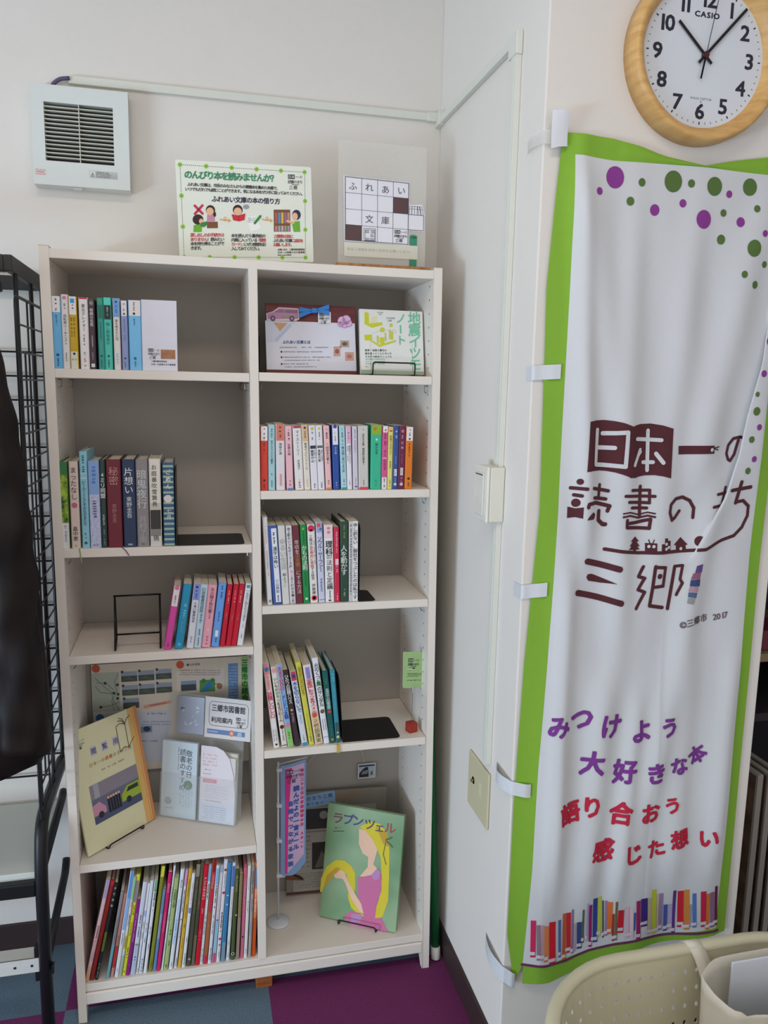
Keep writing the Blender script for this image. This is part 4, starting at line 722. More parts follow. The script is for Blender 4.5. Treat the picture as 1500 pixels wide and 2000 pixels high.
# ---- reading invitation poster on top of the bookcase
POST = M('e2e6d8', .3, var=.02)
pw, ph = .307, .216
mb = sheet('poster', pw, ph, .0012, POST, .004)
H = homography([(25, 25), (1465, 66), (1485, 1085), (45, 1012)], pw, ph)
a = Art(mb, front(0, H))
GRN = M('7cb83c'); LGR = M('cfe0a0'); INKM = M(INK); RED = M('c83040'); TG = M('3c8c64')
dots = []
for k in range(6):
    dots.append((72 + k * 264, 75 + k * 9.4)); dots.append((92 + k * 260, 1000 + k * 6.4))
for k in (1, 2):
    dots.append((72 + k * 7, 75 + k * 309)); dots.append((1394, 122 + k * 306))
for x, y in dots:
    a.disc(x, y, 27, LGR, 1); a.disc(x, y, 19, GRN, 2)
def dashes(p, q, n):
    for k in range(n):
        t0, t1 = k / n, (k + .55) / n
        a.stroke([(p[0] + (q[0] - p[0]) * t0, p[1] + (q[1] - p[1]) * t0), (p[0] + (q[0] - p[0]) * t1, p[1] + (q[1] - p[1]) * t1)], 6, M('5a5a4c'), 1, caps=False)
dashes((100, 76), (1370, 122), 62); dashes((110, 1001), (1370, 1031), 62); dashes((73, 105), (91, 980), 42); dashes((1394, 150), (1394, 1010), 42)
def line(t, x0, x1, y, size, m, bold=.0, slope=.03):
    n = len(t)
    for i, c in enumerate(t):
        if c != ' ':
            x = x0 + (x1 - x0) * (i + .5) / n
            a.char(c, x, y + slope * (x - x0), size, m, 3, bold=bold, sy=-1)
line('のんびり本を読みませんか？', 115, 1090, 170, 88, TG, .035, .026)
line('ふれあい文庫は、市民のみなさんからの寄贈本を集めた本棚で、', 140, 1110, 268, 40, INKM, .02)
line('いつでもだれでも読むことができます。気になる本をぜひ手に取ってみてください。', 118, 1385, 315, 40, INKM, .02)
line('ふれあい文庫の本の借り方', 385, 1115, 412, 66, M('26264a'), .025)
line('貸し出しのお手続きは', 160, 505, 778, 42, RED, .02, .006); line('ありません', 160, 332, 822, 42, RED, .02, .006); line('！読みたい', 332, 505, 824, 42, INKM, .02, .006)
line('本を持ち帰ることがで', 160, 505, 866, 42, INKM, .02, .006); line('きます。', 160, 290, 910, 42, INKM, .02, .006)
line('本を読んだら裏表紙の', 582, 950, 788, 42, INKM, .02, .02); line('内側に入っている', 582, 860, 832, 42, INKM, .02, .02); line('「感想', 850, 950, 838, 42, RED, .02, .02)
line('カード」', 582, 715, 876, 42, RED, .02, .02); line('にぜひ感想を記', 712, 950, 880, 42, INKM, .02, .02); line('入してみてください。', 582, 905, 922, 42, INKM, .02, .02)
line('２週間を目安に', 1035, 1258, 800, 42, RED, .02, .02); line('ふれあい文庫に', 1035, 1270, 844, 42, INKM, .02, .02); line('返却を', 1270, 1370, 850, 42, RED, .02, .02); line('お願いします。', 1035, 1258, 888, 42, RED, .02, .02)
line('お問い合せ　三郷市教育委員会', 1080, 1385, 942, 24, INKM, .015, .01); line('日本一の読書のまち推進課', 1080, 1385, 972, 24, INKM, .015, .01); a.scribble(1080, 990, 1230, 1012, INKM, 3, 1)
# small logo
aa = Art(mb, lambda x, y, l: front(0, H)(x, -y, l)); aa.seal(1205, -150, 165, INKM, 1)
# clip-art: borrowers and readers, crossed-out counter, bookshelf
SKIN = M('e8b894'); HAIR = M('382420'); GSH = M('6cac34'); BRN = M('7c5034')
a.stroke([(210, 482), (288, 562)], 24, M('c83050'), 3); a.stroke([(288, 480), (210, 564)], 24, M('c83050'), 3)
a.disc(370, 528, 48, HAIR, 2, 52); a.disc(365, 540, 38, SKIN, 3, 40); a.disc(412, 570, 14, HAIR, 3, 26); a.poly([(335, 575), (410, 575), (415, 640), (330, 640)], M('c88ca8'), 2); a.rect(330, 645, 442, 710, BRN, 3)
a.disc(240, 622, 54, HAIR, 3, 52); a.disc(272, 640, 22, SKIN, 4, 26); a.poly([(195, 680), (280, 665), (275, 748), (190, 748)], GSH, 3); a.poly([(270, 655), (330, 640), (345, 665), (300, 700), (262, 690)], M('3c8444'), 4)
for x0 in (470, 918):
    a.stroke([(x0, 620), (x0 + 40, 632), (x0 + 105, 632)], 12, M('d8a468'), 2); a.disc(x0 + 50, 610, 16, M('d8a468'), 2); a.disc(x0 + 50, 610, 8, POST, 3); a.poly([(x0 + 80, 610), (x0 + 112, 636), (x0 + 85, 655)], M('d8a468'), 2)
a.disc(655, 525, 52, HAIR, 2, 54); a.disc(655, 540, 42, SKIN, 3, 40); a.poly([(588, 568), (660, 582), (735, 560), (725, 628), (668, 642), (605, 630)], M('c83040'), 4); a.stroke([(660, 582), (668, 640)], 4, M('8c1c28'), 5)
a.disc(745, 492, 34, M('9c9ca8'), 2, 24); a.poly([(745, 600), (850, 585), (905, 720), (790, 750)], M('f0f0ea'), 2); a.scribble(760, 600, 850, 660, M('a0a0a8'), 3, 3); a.stroke([(835, 660), (895, 590)], 26, M('3c8444'), 4); a.poly([(822, 650), (845, 668), (826, 678)], M('d8b890'), 4)
a.rect(1042, 520, 1225, 752, BRN, 2)
for k, c in enumerate(('b05c5c', '5c8cb0', 'd8b83c', '9c6c8c', 'c08c70')):
    a.rect(1056 + k * 34, 550, 1082 + k * 34, 665, M(c), 3); a.rect(1056 + k * 34, 690, 1080 + k * 34, 748, M(['c88080', '8ca8b8', 'c8a8b0', '90a080', 'b0909c'][k]), 3)
a.disc(1295, 575, 48, M('34304c'), 3, 54); a.disc(1278, 592, 32, SKIN, 4, 40); a.poly([(1240, 650), (1330, 640), (1335, 755), (1262, 755)], GSH, 3); a.stroke([(1262, 660), (1190, 640)], 22, SKIN, 4)
p = mb.build('invitation_poster', loc=(.2695, -.188, 1.8115), rot=(math.radians(-3), math.radians(-1.6), 0))
tag(p, 'laminated poster with dotted green border inviting people to read, on the bookcase top', 'poster')
mb = MB(); ACR = clear_mat('clear_acrylic', 'e8ecec', .12, .08)
mb.box(0, .2, .004, .0055, 0, .09, ACR); mb.box(0, .2, -.02, .05, -.0005, .001, ACR)
o = mb.build('poster_stand', loc=(.32, -.183, 1.8055)); tag(o, 'low clear acrylic easel foot behind the laminated poster on the bookcase top', 'stand')

# ---- crossword sign in its wooden foot
sw_, sh_ = .2155, .297
H = homography([(55, 40), (1362, 48), (1372, 1905), (42, 1890)], sw_, sh_ - .012)
sign = thing('crossword_sign', 'clear acrylic sign with a white crossword cut-out in a wooden foot on the bookcase', 'sign', (.6345, -.19, 1.8060), (math.radians(-2), 0, 0))
mb = MB(); mb.box(-.006, sw_ + .006, -.022, .03, 0, .0135, two_tone('foot_wood', '9c6c40', 'bc8c58', 14, (6, 1, 1), .5, .1)); mb.build('foot', sign, bevel=.001)
mb = MB(); mb.box(0, sw_, .001, .004, .0135, sh_, clear_mat('acrylic_sheet', 'e4e2da', .3, .12)); mb.build('acrylic_sheet', sign)
def up(H_):
    return lambda x, y, l: (lambda q: (q[0], -l * .00025, q[1] + .012))(H_(x, y))
mb = MB(); a = Art(mb, up(H)); CW = M('e6e4ea', .4, var=.02); LN = M('3c3c44'); DB = M('5c4444')
a.poly([(125, 560), (1110, 590), (1112, 925), (1310, 910), (1350, 1060), (1350, 1322), (1112, 1310), (1112, 1545), (140, 1525)], CW, 1)
cols = [150, 392, 627, 862, 1095]
rows_ = [(575, 605), (805, 832), (1045, 1068), (1278, 1302), (1510, 1530)]
def cell(c, r):
    def yy(rr, x):
        y0, y1 = rows_[rr]; return y0 + (y1 - y0) * (x - 150) / 945
    return [(cols[c], yy(r, cols[c])), (cols[c + 1], yy(r, cols[c + 1])), (cols[c + 1], yy(r + 1, cols[c + 1])), (cols[c], yy(r + 1, cols[c]))]
for c, r in ((3, 1), (0, 3)):
    a.poly(cell(c, r), DB, 2)
for k, (y0, y1) in enumerate(rows_):
    a.stroke([(150, y0), (1095, y1)], 9 if k in (0, 4) else 5, LN, 3)
for k, x in enumerate(cols):
    a.stroke([(x, rows_[0][0] + (rows_[0][1] - rows_[0][0]) * (x - 150) / 945), (x + 3, rows_[4][0] + (rows_[4][1] - rows_[4][0]) * (x - 150) / 945)], 9 if k in (0, 4) else 5, LN, 3)
a.stroke([(1100, 1072), (1332, 1075), (1334, 1306), (1102, 1302)], 7, LN, 3)
for x0, x1, x2, x3 in ((1112, 1148, 1148, 1112), (1150, 1190, 1190, 1150), (1190, 1232, 1232, 1190), (1236, 1262, 1290, 1250), (1268, 1300, 1330, 1296)):
    a.stroke([(x3, 1070), (x0, 945), (x1, 945), (x2, 1070)], 5, LN, 3); a.stroke([(x0, 985), (x1 + 4, 985)], 4, LN, 3)
for ch, x, y in (('ふ', 262, 705), ('れ', 505, 708), ('あ', 745, 722), ('い', 985, 722), ('文', 508, 1178), ('庫', 748, 1185)):
    a.char(ch, x, y, 128, LN, 3, sy=-1)
a.frame(425, 1318, 602, 1512, 7, LN, 2)
a.frame(445, 1340, 590, 1500, 4, LN, 3)
for x0, y0, x1 in ((450, 1385, 500), (540, 1385, 588), (530, 1440, 575), (455, 1500, 510), (525, 1500, 585)):
    for x in range(x0, x1, 12):
        a.stroke([(x, y0), (x, y0 - 38)], 4, LN, 3)
    a.stroke([(x0 - 8, y0), (x1 + 8, y0)], 4, LN, 3)
aa = Art(mb, lambda x, y, l: up(H)(x, -y, l)); aa.seal(890, -1318, 195, LN, 3)
mb.build('crossword_card', sign)
mb = MB(); a = Art(mb, up(H)); TEAL = M('3c8c6c', .5)
a.rect(1125, 1405, 1238, 1895, TEAL, 1); a.disc(1181, 1405, 56, TEAL, 1, 30)
mb.build('green_tab', sign)
mb = MB(); a = Art(mb, up(H)); a.rect(135, 1545, 1252, 1758, M('d6d4c4', .5), 3)
for i, c in enumerate('本は２週間を目安に返却をお願いします。'):
    a.char(c, 200 + i * 53, 1645, 50, M('a8aa9c'), 4, sy=-1)
mb.build('request_strip', sign)

# ---- white reading card standing beside the paperbacks
mb = sheet('card', .0741, .1515, .012, M('dcdce6', .4, var=.02))
a = Art(mb, front(0)); k = .0741 / 420.
def c1(x, y):
    return ((x - 1020) * k, (885 - y) * k * 1.07)
a.rect(*c1(1240, 745), *c1(1415, 640), two_tone('kraft_patch', '9c6c48', 'b0805c', 60, (1, 1, 1), .7, .05), 2)
a.seal(.0125, .0478, .024, INKM, 2)
for i, c in enumerate('三郷市教育委員会'):
    a.char(c, .0202 + i * .0042, .0205, .0042, M('1c1c20'), 2, bold=.03)
for i, c in enumerate('日本一の読書のまち推進課'):
    a.char(c, .0202 + i * .0043, .0140, .0042, M('1c1c20'), 2, bold=.03)
o = mb.build('reading_card', loc=S(.1990, -BD + .008, Z1L + .0003)); tag(o, 'white upright card with a brown patch and black print beside the paperbacks', 'card')

# ---- notice board with the white notice
nb = thing('notice_board', 'red-brown board carrying a white printed notice, a paper van and a bow', 'notice', S(.4755, -.22, Z1R + .0003), (-.15, 0, 0))
mb = MB(); mb.box(0, .2185, .0, .006, 0, .166, two_tone('red_board', '5c2424', '703030', 20, (1, 1, 4), .5, .1)); mb.build('board', nb, bevel=.001)
k = .2185 / 785.
def sg(x, y):
    return ((x - 38) * k, (650 - y + .03 * (x - 38)) * k * 1.04)
sgm = lambda lift0: (lambda x, y, l: (lambda q: (q[0], -lift0 - l * .00025, q[1]))(sg(x, y)))
mb = MB(); a = Art(mb, sgm(.001)); PAP = M('d8d9e4', .45, var=.02)
a.poly([(35, 222), (812, 240), (822, 640), (42, 622)], PAP, 0)
a.poly([(42, 230), (290, 238), (110, 400), (45, 400)], M('ccd2e2'), 1); a.poly([(105, 238), (225, 242), (160, 312)], M('c8a078'), 2); a.stroke([(250, 255), (120, 390)], 26, M('b8c4dc'), 2, caps=False)
for i, c in enumerate('ふれあい文庫とは'):
    a.char(c, 195 + i * 30, 398, 30, M('4c5a94'), 3, bold=.03, sy=-1)
a.scribble(155, 432, 580, 452, M('8c8c9c'), 2, 1, seed=3)
for y in (478, 523, 578):
    a.rect(163, y - 7, 176, y + 7, M('202024'), 2); a.scribble(184, y - 9, 520 if y < 500 else 590 if y < 550 else 400, y + 9, M('8a8a98'), 2, 1, seed=y)
a.scribble(195, 540, 500, 556, M('8a8a98'), 2, 1, seed=9); a.scribble(195, 594, 470, 610, M('8a8a98'), 2, 1, seed=10)
for x0, y0, x1, y1, c1_, c2_ in ((672, 375, 768, 450, 'b09c8c', '6c5444'), (612, 425, 690, 525, 'c09c90', '9c5c50'), (712, 472, 808, 562, 'c89c8c', 'a87868')):
    a.frame(x0, y0, x1, y1, 9, M('e4e2e8'), 3); a.rect(x0 + 8, y0 + 8, x1 - 8, y1 - 8, M(c1_), 3); a.disc((x0 + x1) / 2, (y0 + y1) / 2, (x1 - x0) * .24, M(c2_), 4, (y1 - y0) * .2)
mb.build('notice_sheet', nb)
mb = MB(); a = Art(mb, sgm(.003)); VW = M('dccdd8'); VP = M('b487a8'); 
a.poly([(48, 225), (45, 165), (98, 150), (150, 115), (322, 122), (326, 212), (300, 225)], VW, 0)
a.poly([(54, 205), (54, 168), (102, 155), (154, 123), (316, 129), (319, 208), (60, 214)], VP, 1)
a.poly([(112, 155), (156, 132), (196, 133), (196, 160)], M('94708c'), 2); a.poly([(204, 134), (308, 138), (308, 162), (204, 160)], M('8a6a84'), 2)
for x in (100, 262):
    a.disc(x, 206, 22, M('5c4460'), 3); a.disc(x, 206, 11, M('a890a4'), 4)
a.stroke([(180, 192), (300, 196)], 14, M('8c9a5c'), 2)
mb.build('van_cutout', nb)
mb = MB(); a = Art(mb, sgm(.003)); a.rect(488, 148, 600, 242, M('dedee4'), 0)
aa = Art(mb, lambda x, y, l: sgm(.003)(x, -y, l)); aa.seal(500, -160, 92, INKM, 1)
mb.build('logo_card', nb)
mb = MB(); a = Art(mb, sgm(.003)); PK = M('dcb4d8'); PK2 = M('c88cc4')
for x, y, r_ in ((700, 225, 42), (735, 215, 42), (755, 240, 32), (685, 245, 26), (720, 250, 30)):
    a.disc(x, y, r_, PK2, 0); a.disc(x, y, r_ - 6, PK, 1)
mb.build('pink_cutout', nb)
mb = MB(); BL = M('2c7cc8', .35)
for sgn in (-1, 1):
    base = Vector((.1155, -.008, .150))
    for dz, L in ((.006, .036), (-.008, .036)):
        tip = base + Vector((sgn * L, -.001, dz + sgn * .005)); n = Vector((0, 0, 1)) * .006
        mb.add([base + n * .4, base - n * .4, tip - n, tip + n, base + n * .4 + Vector((0, -.002, 0)), base - n * .4 + Vector((0, -.002, 0)), tip - n + Vector((0, -.002, 0)), tip + n + Vector((0, -.002, 0))], [(0, 1, 2, 3), (7, 6, 5, 4), (0, 4, 5, 1), (1, 5, 6, 2), (2, 6, 7, 3), (3, 7, 4, 0)], BL)
mb.box(.1095, .1215, -.012, -.004, .1445, .1555, BL)
mb.build('ribbon_bow', nb, bevel=.0006)
mb = MB(); mb.box(0, .0012, 0, .12, 0, .085, M('1c1c1e', .4)); mb.box(-.006, 0, .0, .1, 0, .0015, M('1c1c1e', .4))
o = mb.build('book_support', loc=S(.4585, -.24, Z1R)); tag(o, 'small black metal upright behind the red-brown notice board beside the divider', 'bookend')

# ---- earthquake handbook on a small wire stand
qb = thing('display_book', 'white and green handbook standing face out on a black wire stand', 'book', S(.6985, -.25, Z1R + .004), (-.2, 0, 0))
qw, qh = .158, .157
mb = MB(); mb.box(0, qw, 0, .001, 0, qh, M('e0e2de', .35, var=.02)); mb.box(0, .001, .001, .012, 0, qh, M('e0e2de', .35)); mb.box(0, qw, .012, .013, 0, qh, M('e0e2de', .35))
H = homography([(862, 118), (1392, 135), (1405, 670), (855, 655)], qw, qh); a = Art(mb, front(0, H))
LG = M('6cc098', .5); YL = M('c8cc2c', .5); GY = M('c8ccb8')
for i, c in enumerate('地震イツモ'):
    a.char(c, 1322 + i * 1.5, 190 + i * 97, 112, LG, 2, bold=.015, sy=-1)
for c, y in (('ノ', 192), ('ト', 372)):
    a.char(c, 1208, y, 92, LG, 2, bold=.015, sy=-1)
a.stroke([(1204, 252), (1205, 312)], 12, LG, 2)
a.poly([(905, 140), (938, 150), (940, 235), (1050, 225), (1052, 248), (962, 272), (900, 240)], YL, 1); a.poly([(960, 175), (1005, 180), (1005, 232), (955, 235)], M('dcdcae'), 2)
a.poly([(895, 345), (1020, 430), (1165, 385), (1160, 372), (1015, 410), (960, 375), (960, 330)], YL, 2); a.poly([(895, 330), (955, 325), (955, 375), (898, 375)], YL, 1)
for x0, y0, x1, y1 in ((1000, 335, 1015, 400), (1025, 350, 1062, 400), (1030, 275, 1065, 305), (1068, 310, 1080, 380), (1105, 285, 1118, 365), (1122, 300, 1138, 370), (1112, 235, 1135, 262)):
    a.rect(x0, y0, x1, y1, YL, 3)
a.stroke([(965, 320), (1050, 285), (1150, 300)], 4, GY, 1); a.disc(1050, 285, 18, YL, 2); a.disc(1150, 300, 18, GY, 1); a.disc(1150, 300, 13, M('e0e2de'), 2)
a.text('ITSUMO', 1085, 192, 20, INKM, 2, sy=-1); a.text('LIFE', 1095, 212, 20, INKM, 2, sy=-1); a.text('ITSUMO', 1010, 146, 14, INKM, 2, sy=-1); a.text('LIFE', 1022, 160, 14, INKM, 2, sy=-1)
for i, t in enumerate(('阪神・淡路大震災の', '被災者１６７人にきいた', 'キモチの防災マニュアル')):
    for j, c in enumerate(t):
        a.char(c, 905 + j * 21, 458 + i * 27, 20, INKM, 2, bold=.01, sy=-1)
a.scribble(898, 524, 1065, 580, M('7cb898'), 2, 3, seed=4); a.scribble(895, 592, 925, 602, INKM, 2, 1)
a.poly([(857, 622), (1403, 640), (1404, 669), (856, 654)], M('98ac94'), 2)
mb.build('cover', qb)
mb = MB(); mb.box(.001, qw - .002, .001, .012, .001, qh - .002, PAGE); mb.build('pages', qb)
WIRE = M('1c1c1e', .35, .4)
def wire_stand(name, label, loc, rot, w, hf, hb, depth, lean):
    """bent-wire easel: front lip, base runners and a raking back frame, origin at the middle of the lip"""
    mb = MB(); r = .0018
    f = [(-w / 2, depth, .002), (-w / 2, -.012, .002), (-w / 2, -.016, hf), (w / 2, -.016, hf), (w / 2, -.012, .002), (w / 2, depth, .002)]
    mb.tube(fillet(f, .006), r, WIRE, 8)
    b = [(-w / 2, .004, .003), (-w / 2, .004 + hb * math.sin(lean), hb), (w / 2, .004 + hb * math.sin(lean), hb), (w / 2, .004, .003)]
    mb.tube(fillet(b, .006), r, WIRE, 8)
    mb.tube([(-w / 2, depth, .002), (-w / 2, .004 + hb * math.sin(lean), hb)], r, WIRE, 8); mb.tube([(w / 2, depth, .002), (w / 2, .004 + hb * math.sin(lean), hb)], r, WIRE, 8)
    o = mb.build(name, loc=loc, rot=rot, smooth=True)
    return tag(o, label, 'stand')
wire_stand('wire_stand', 'small black wire stand holding up the white and green handbook', S(.776, -.253, Z1R), (0, 0, 0), .104, .031, .09, .07, .2)

# ---- bookends
BE = M('1a1a1c', .42)
def bookend(name, label, x, y, z, bw, depth, h, lean=0.0, r=.012):
    o = thing(name, label, 'bookend', S(x, y, z))
    mb = MB()
    pts = [(0, 0), (bw - r, 0)] + [(bw - r + r * math.sin(t * PI / 8), r - r * math.cos(t * PI / 8)) for t in range(1, 4)] + [(bw, r), (bw, depth - r)] + [(bw - r + r * math.cos(t * PI / 8), depth - r + r * math.sin(t * PI / 8)) for t in range(1, 4)] + [(bw - r, depth), (0, depth)]
    mb.prism(pts, 'z', .0002, .0014, BE); mb.build('base', o)
    mb = MB()
    mb.prism([(0, 0), (depth, 0), (depth, h - r), (depth - r, h), (r, h), (0, h - r)], 'x', 0, .0014, BE)
    q = mb.build('upright', o); q.rotation_euler = (0, lean, 0)
    return o
bookend('bookend', 'black metal bookend beside the striped hardcover, base plate on the shelf', .2590, -.296, Z2L, .155, .135, .176)
bookend('bookend', 'small black metal bookend beside the book with one long black title', .6860, -.299, Z3R, .043, .105, .19)
bookend('bookend', 'large black metal bookend propping the leaning novels, wide base plate', .6480, -.293, Z4R, .15, .13, .175, -.07)

# ---- empty wire easel
mb = MB(); r = .0022
w = .1005
def ez(u, v, s):   # s: back offset
    return (u, s, v)
for x in (0, w):
    mb.tube(fillet([(x, -.004, 0), (x, .004, .03), (x, .030, .1215)], .004), r, WIRE); mb.tube(fillet([(x, -.004, 0.001), (x, .05, .012), (x, .030, .1215)], .006), r, WIRE)
    mb.tube(fillet([(x, .018, .03), (x, -.004, .022), (x, -.004, 0)], .006), r, WIRE)
mb.tube([(-.003, .030, .1205), (w + .003, .030, .1205)], r, WIRE); mb.tube([(0, .012, .033), (w, .012, .033)], r, WIRE)
o = mb.build('wire_easel', loc=S(.1162, -.278, Z3L + .002), rot=(0, 0, .024), smooth=True)
tag(o, 'empty black bent-wire easel standing alone beside the leaning paperbacks', 'easel')

# ---- municipal map poster on the back of the fourth shelf
mb = MB(); mpw, mph = .404, .30
k = mpw / 1360.
def bp(x, y):
    return ((x - 80) * k, .30 - (y - 120 + .066 * (x - 80)) * k * 1.085)
a = Art(mb, lambda x, y, l: (lambda q: (q[0], -l * .00025, q[1]))(bp(x, y)))
mb.box(0, mpw, 0, .003, 0, mph, M('d8cfbd', .6, var=.03))
def br(x0, y0, x1, y1, m, l=1):
    a.poly([(x0, y0), (x1, y0 - .066 * (x1 - x0)), (x1, y1 - .066 * (x1 - x0)), (x0, y1)], m, l)
br(85, 190, 310, 520, M('b4bcac')); br(85, 545, 730, 990, M('c8ccd6')); br(795, 170, 1210, 370, M('e0d8cc'))
for x, y in ((118, 150), (828, 112)):
    a.disc(x, y, 34, M('cc5a3c'), 2)
a.disc(138, 568, 34, M('3c6c9c'), 2)
for x, y in ((325, 178), (470, 168), (618, 155), (330, 295), (472, 285), (620, 272), (335, 405)):
    br(x, y, x + 135, y + 85, M('50585c'), 2); br(x, y, x + 135, y + 35, M('98a4b4'), 3); a.poly([(x + 10, y + 60), (x + 60, y + 35), (x + 120, y + 62), (x + 110, y + 70)], M('5c6c4c'), 4); a.disc(x + 10, y - 2, 11, M('34445c'), 5)
for pts in ([(110, 230), (180, 300), (240, 350), (260, 430), (300, 500)], [(120, 270), (200, 270), (260, 330)], [(300, 190), (270, 260), (285, 340), (240, 420), (260, 500)], [(150, 475), (240, 460), (300, 430)], [(110, 300), (150, 350), (240, 360)]):
    a.stroke(pts, 4, M('5c6c5c'), 3)
for x, y in ((190, 272), (292, 285), (260, 355), (295, 365), (290, 400), (148, 475)):
    a.disc(x, y, 12, M('3c4448'), 4)
a.stroke([(520, 475), (620, 455), (740, 430)], 26, M('d8a080'), 3); a.stroke([(560, 462), (700, 440)], 10, M('b8707c'), 4)
for j, c in enumerate('撮った日を'):
    a.char(c, 895 + j * 24, 112 - j * 1.6, 22, INKM, 3, bold=.02, sy=-1)
a.scribble(825, 150, 1180, 205, M('a8a09c'), 3, 3, seed=6); a.scribble(540, 520, 700, 545, M('7c84a0'), 3, 1, seed=5); a.scribble(490, 590, 740, 640, M('98a4bc'), 3, 2, seed=8); a.scribble(485, 760, 620, 782, M('7c84a0'), 3, 1, seed=11)
br(832, 255, 965, 340, M('4c5458'), 2); br(832, 255, 965, 285, M('88a8c4'), 3)
br(995, 245, 1130, 350, M('5c9c5c'), 2); a.poly([(1010, 340), (1060, 270), (1095, 250), (1100, 300), (1060, 330)], M('3c84c8'), 3); a.disc(1030, 250, 20, M('4c8c4c'), 3); a.disc(1110, 245, 20, M('4c8c4c'), 3); a.disc(1170, 295, 26, M('a87850'), 3); a.stroke([(1120, 275), (1160, 275)], 5, INKM, 3)
br(480, 645, 575, 700, M('8c94a4'), 2); a.disc(530, 665, 30, M('2c4468'), 3, 24)
br(1248, 100, 1335, 410, M('6c90bc'), 2)
for y in range(120, 400, 26):
    a.scribble(1255, y, 1330, y + 18, M('a8c0dc'), 3, 1, seed=y)
br(1365, 40, 1440, 450, M('a8c874'), 2)
for j, c in enumerate('三郷市の総合'):
    a.char(c, 1397, 88 + j * 62, 62, M('2c7c3c'), 3, bold=.04, sy=-1)
o = mb.build('map_poster', loc=S(.0305, -.0495, Z4L + .1005), rot=(-.003, 0, 0))
tag(o, 'faded town map poster on the bookcase back panel behind the brochures', 'poster')

# ---- reading-copy booklet on its easel
bk = thing('booklet', 'pale yellow booklet with an orange spine band and car photograph on an easel', 'booklet', S(.0365, -.2760, Z4L + .004), (-.22, 0, .787))
bw_, bh_ = .2086, .2995
H = homography([(95, 1165), (432, 972), (590, 1680), (168, 1930)], bw_, bh_)
mb = MB(); mb.box(0, bw_, 0, .004, 0, bh_, M('dcd8b0', .45, var=.02)); a = Art(mb, front(0, H))
def hz(x, z):
    return x, z
al = Art(mb, front(0))
al.rect(bw_ - .026, 0, bw_, bh_, M('d08850'), 1); al.rect(bw_ - .030, 0, bw_ - .014, bh_, M('dcb068'), 2); al.rect(bw_ - .012, 0, bw_ - .010, bh_, M('e8c89c'), 2)
al.seal(.018, .2755, .026, INKM, 1)
for i, c in enumerate('閲覧用'):
    al.rect(.055 + i * .033, .2235, .073 + i * .033, .2465, M('c4c0cc'), 1); al.char(c, .064 + i * .033, .235, .016, M('5c5c84'), 2, bold=.02)
for i, c in enumerate('日本一の読書のまち三郷'):
    al.char(c, .050 + i * .0118, .2045, .0105, M('b89c6c') if i < 4 else M('d07c50') if i < 6 else M('b0a07c'), 2, bold=.02)
al.scribble(.07, .178, .145, .186, M('a89c84'), 2, 1, seed=2)
px0, px1, pz0, pz1 = .034, .178, .062, .157
al.rect(px0, pz0, px1, pz1, M('6c6c84'), 1); al.rect(px0, pz1 - .035, px1, pz1, M('8c8490'), 2); al.rect(px0 + .01, pz0 + .06, px0 + .025, pz1, M('a4a4b0'), 3); al.poly([(px0, pz0), (px1, pz0), (px1, pz0 + .022), (px0, pz0 + .016)], M('4c5470'), 3)
al.poly([(px0, pz0 + .02), (px0, pz0 + .046), (px0 + .02, pz0 + .05), (px0 + .036, pz0 + .032), (px0 + .036, pz0 + .018)], M('c890a8'), 4); al.disc(px0 + .02, pz0 + .018, .008, M('2c2c34'), 5)
al.poly([(px0 + .085, pz0 + .02), (px0 + .085, pz0 + .038), (px0 + .105, pz0 + .055), (px1, pz0 + .055), (px1, pz0 + .02)], M('9cb43c'), 4); al.disc(px0 + .105, pz0 + .02, .008, M('2c2c34'), 5); al.poly([(px0 + .1, pz0 + .04), (px0 + .108, pz0 + .05), (px1 - .006, pz0 + .05), (px1 - .006, pz0 + .04)], M('2c3c2c'), 5)
for k in range(5):
    x = px0 + .046 + k * .008
    al.rect(x - .003, pz0 + .012, x + .003, pz0 + .046, M('1c1c24'), 5); al.disc(x, pz0 + .049, .0032, SKIN, 5)
PEN = M('54381c')
for pts in ([(.1385, .203), (.1385, .268), (.152, .272), (.166, .266), (.166, .206), (.152, .211), (.1385, .203)], [(.166, .266), (.172, .276), (.184, .283)], [(.166, .206), (.180, .220), (.187, .226)], [(.166, .266), (.158, .277), (.146, .280)], [(.166, .266), (.16, .281), (.15, .286)]):
    al.stroke(pts, .0016, PEN, 4)
mb.build('cover', bk)
mb = MB(); mb.box(.002, bw_ - .002, .004, .009, .002, bh_ - .002, PAGE); mb.build('pages', bk)
wire_stand('wire_stand', 'black wire stand holding the pale yellow booklet', S(.1095, -.2015, Z4L), (0, 0, .787), .106, .014, .17, .08, .22)

# ---- brochure holder with two leaflets
hd = thing('brochure_holder', 'clear acrylic brochure holder with two pockets and a library guide card', 'holder', S(.1915, -.119, Z4L + .0003), (-.12, 0, -.45))
CLR = clear_mat('holder_acrylic', 'dfe4e6', .16, .06)
mb = MB(); mb.box(0, .2125, .036, .0385, 0, .322, CLR); mb.box(0, .2125, 0, .0385, 0, .002, CLR); mb.build('back_plate', hd)
for x0, x1 in ((.0, .104), (.107, .2125)):
    mb = MB(); mb.box(x0, x1, 0, .002, .002, .12, CLR); mb.box(x0, x0 + .0015, .002, .036, .002, .17, CLR); mb.box(x1 - .0015, x1, .002, .036, .002, .17, CLR); mb.build('pocket', hd)
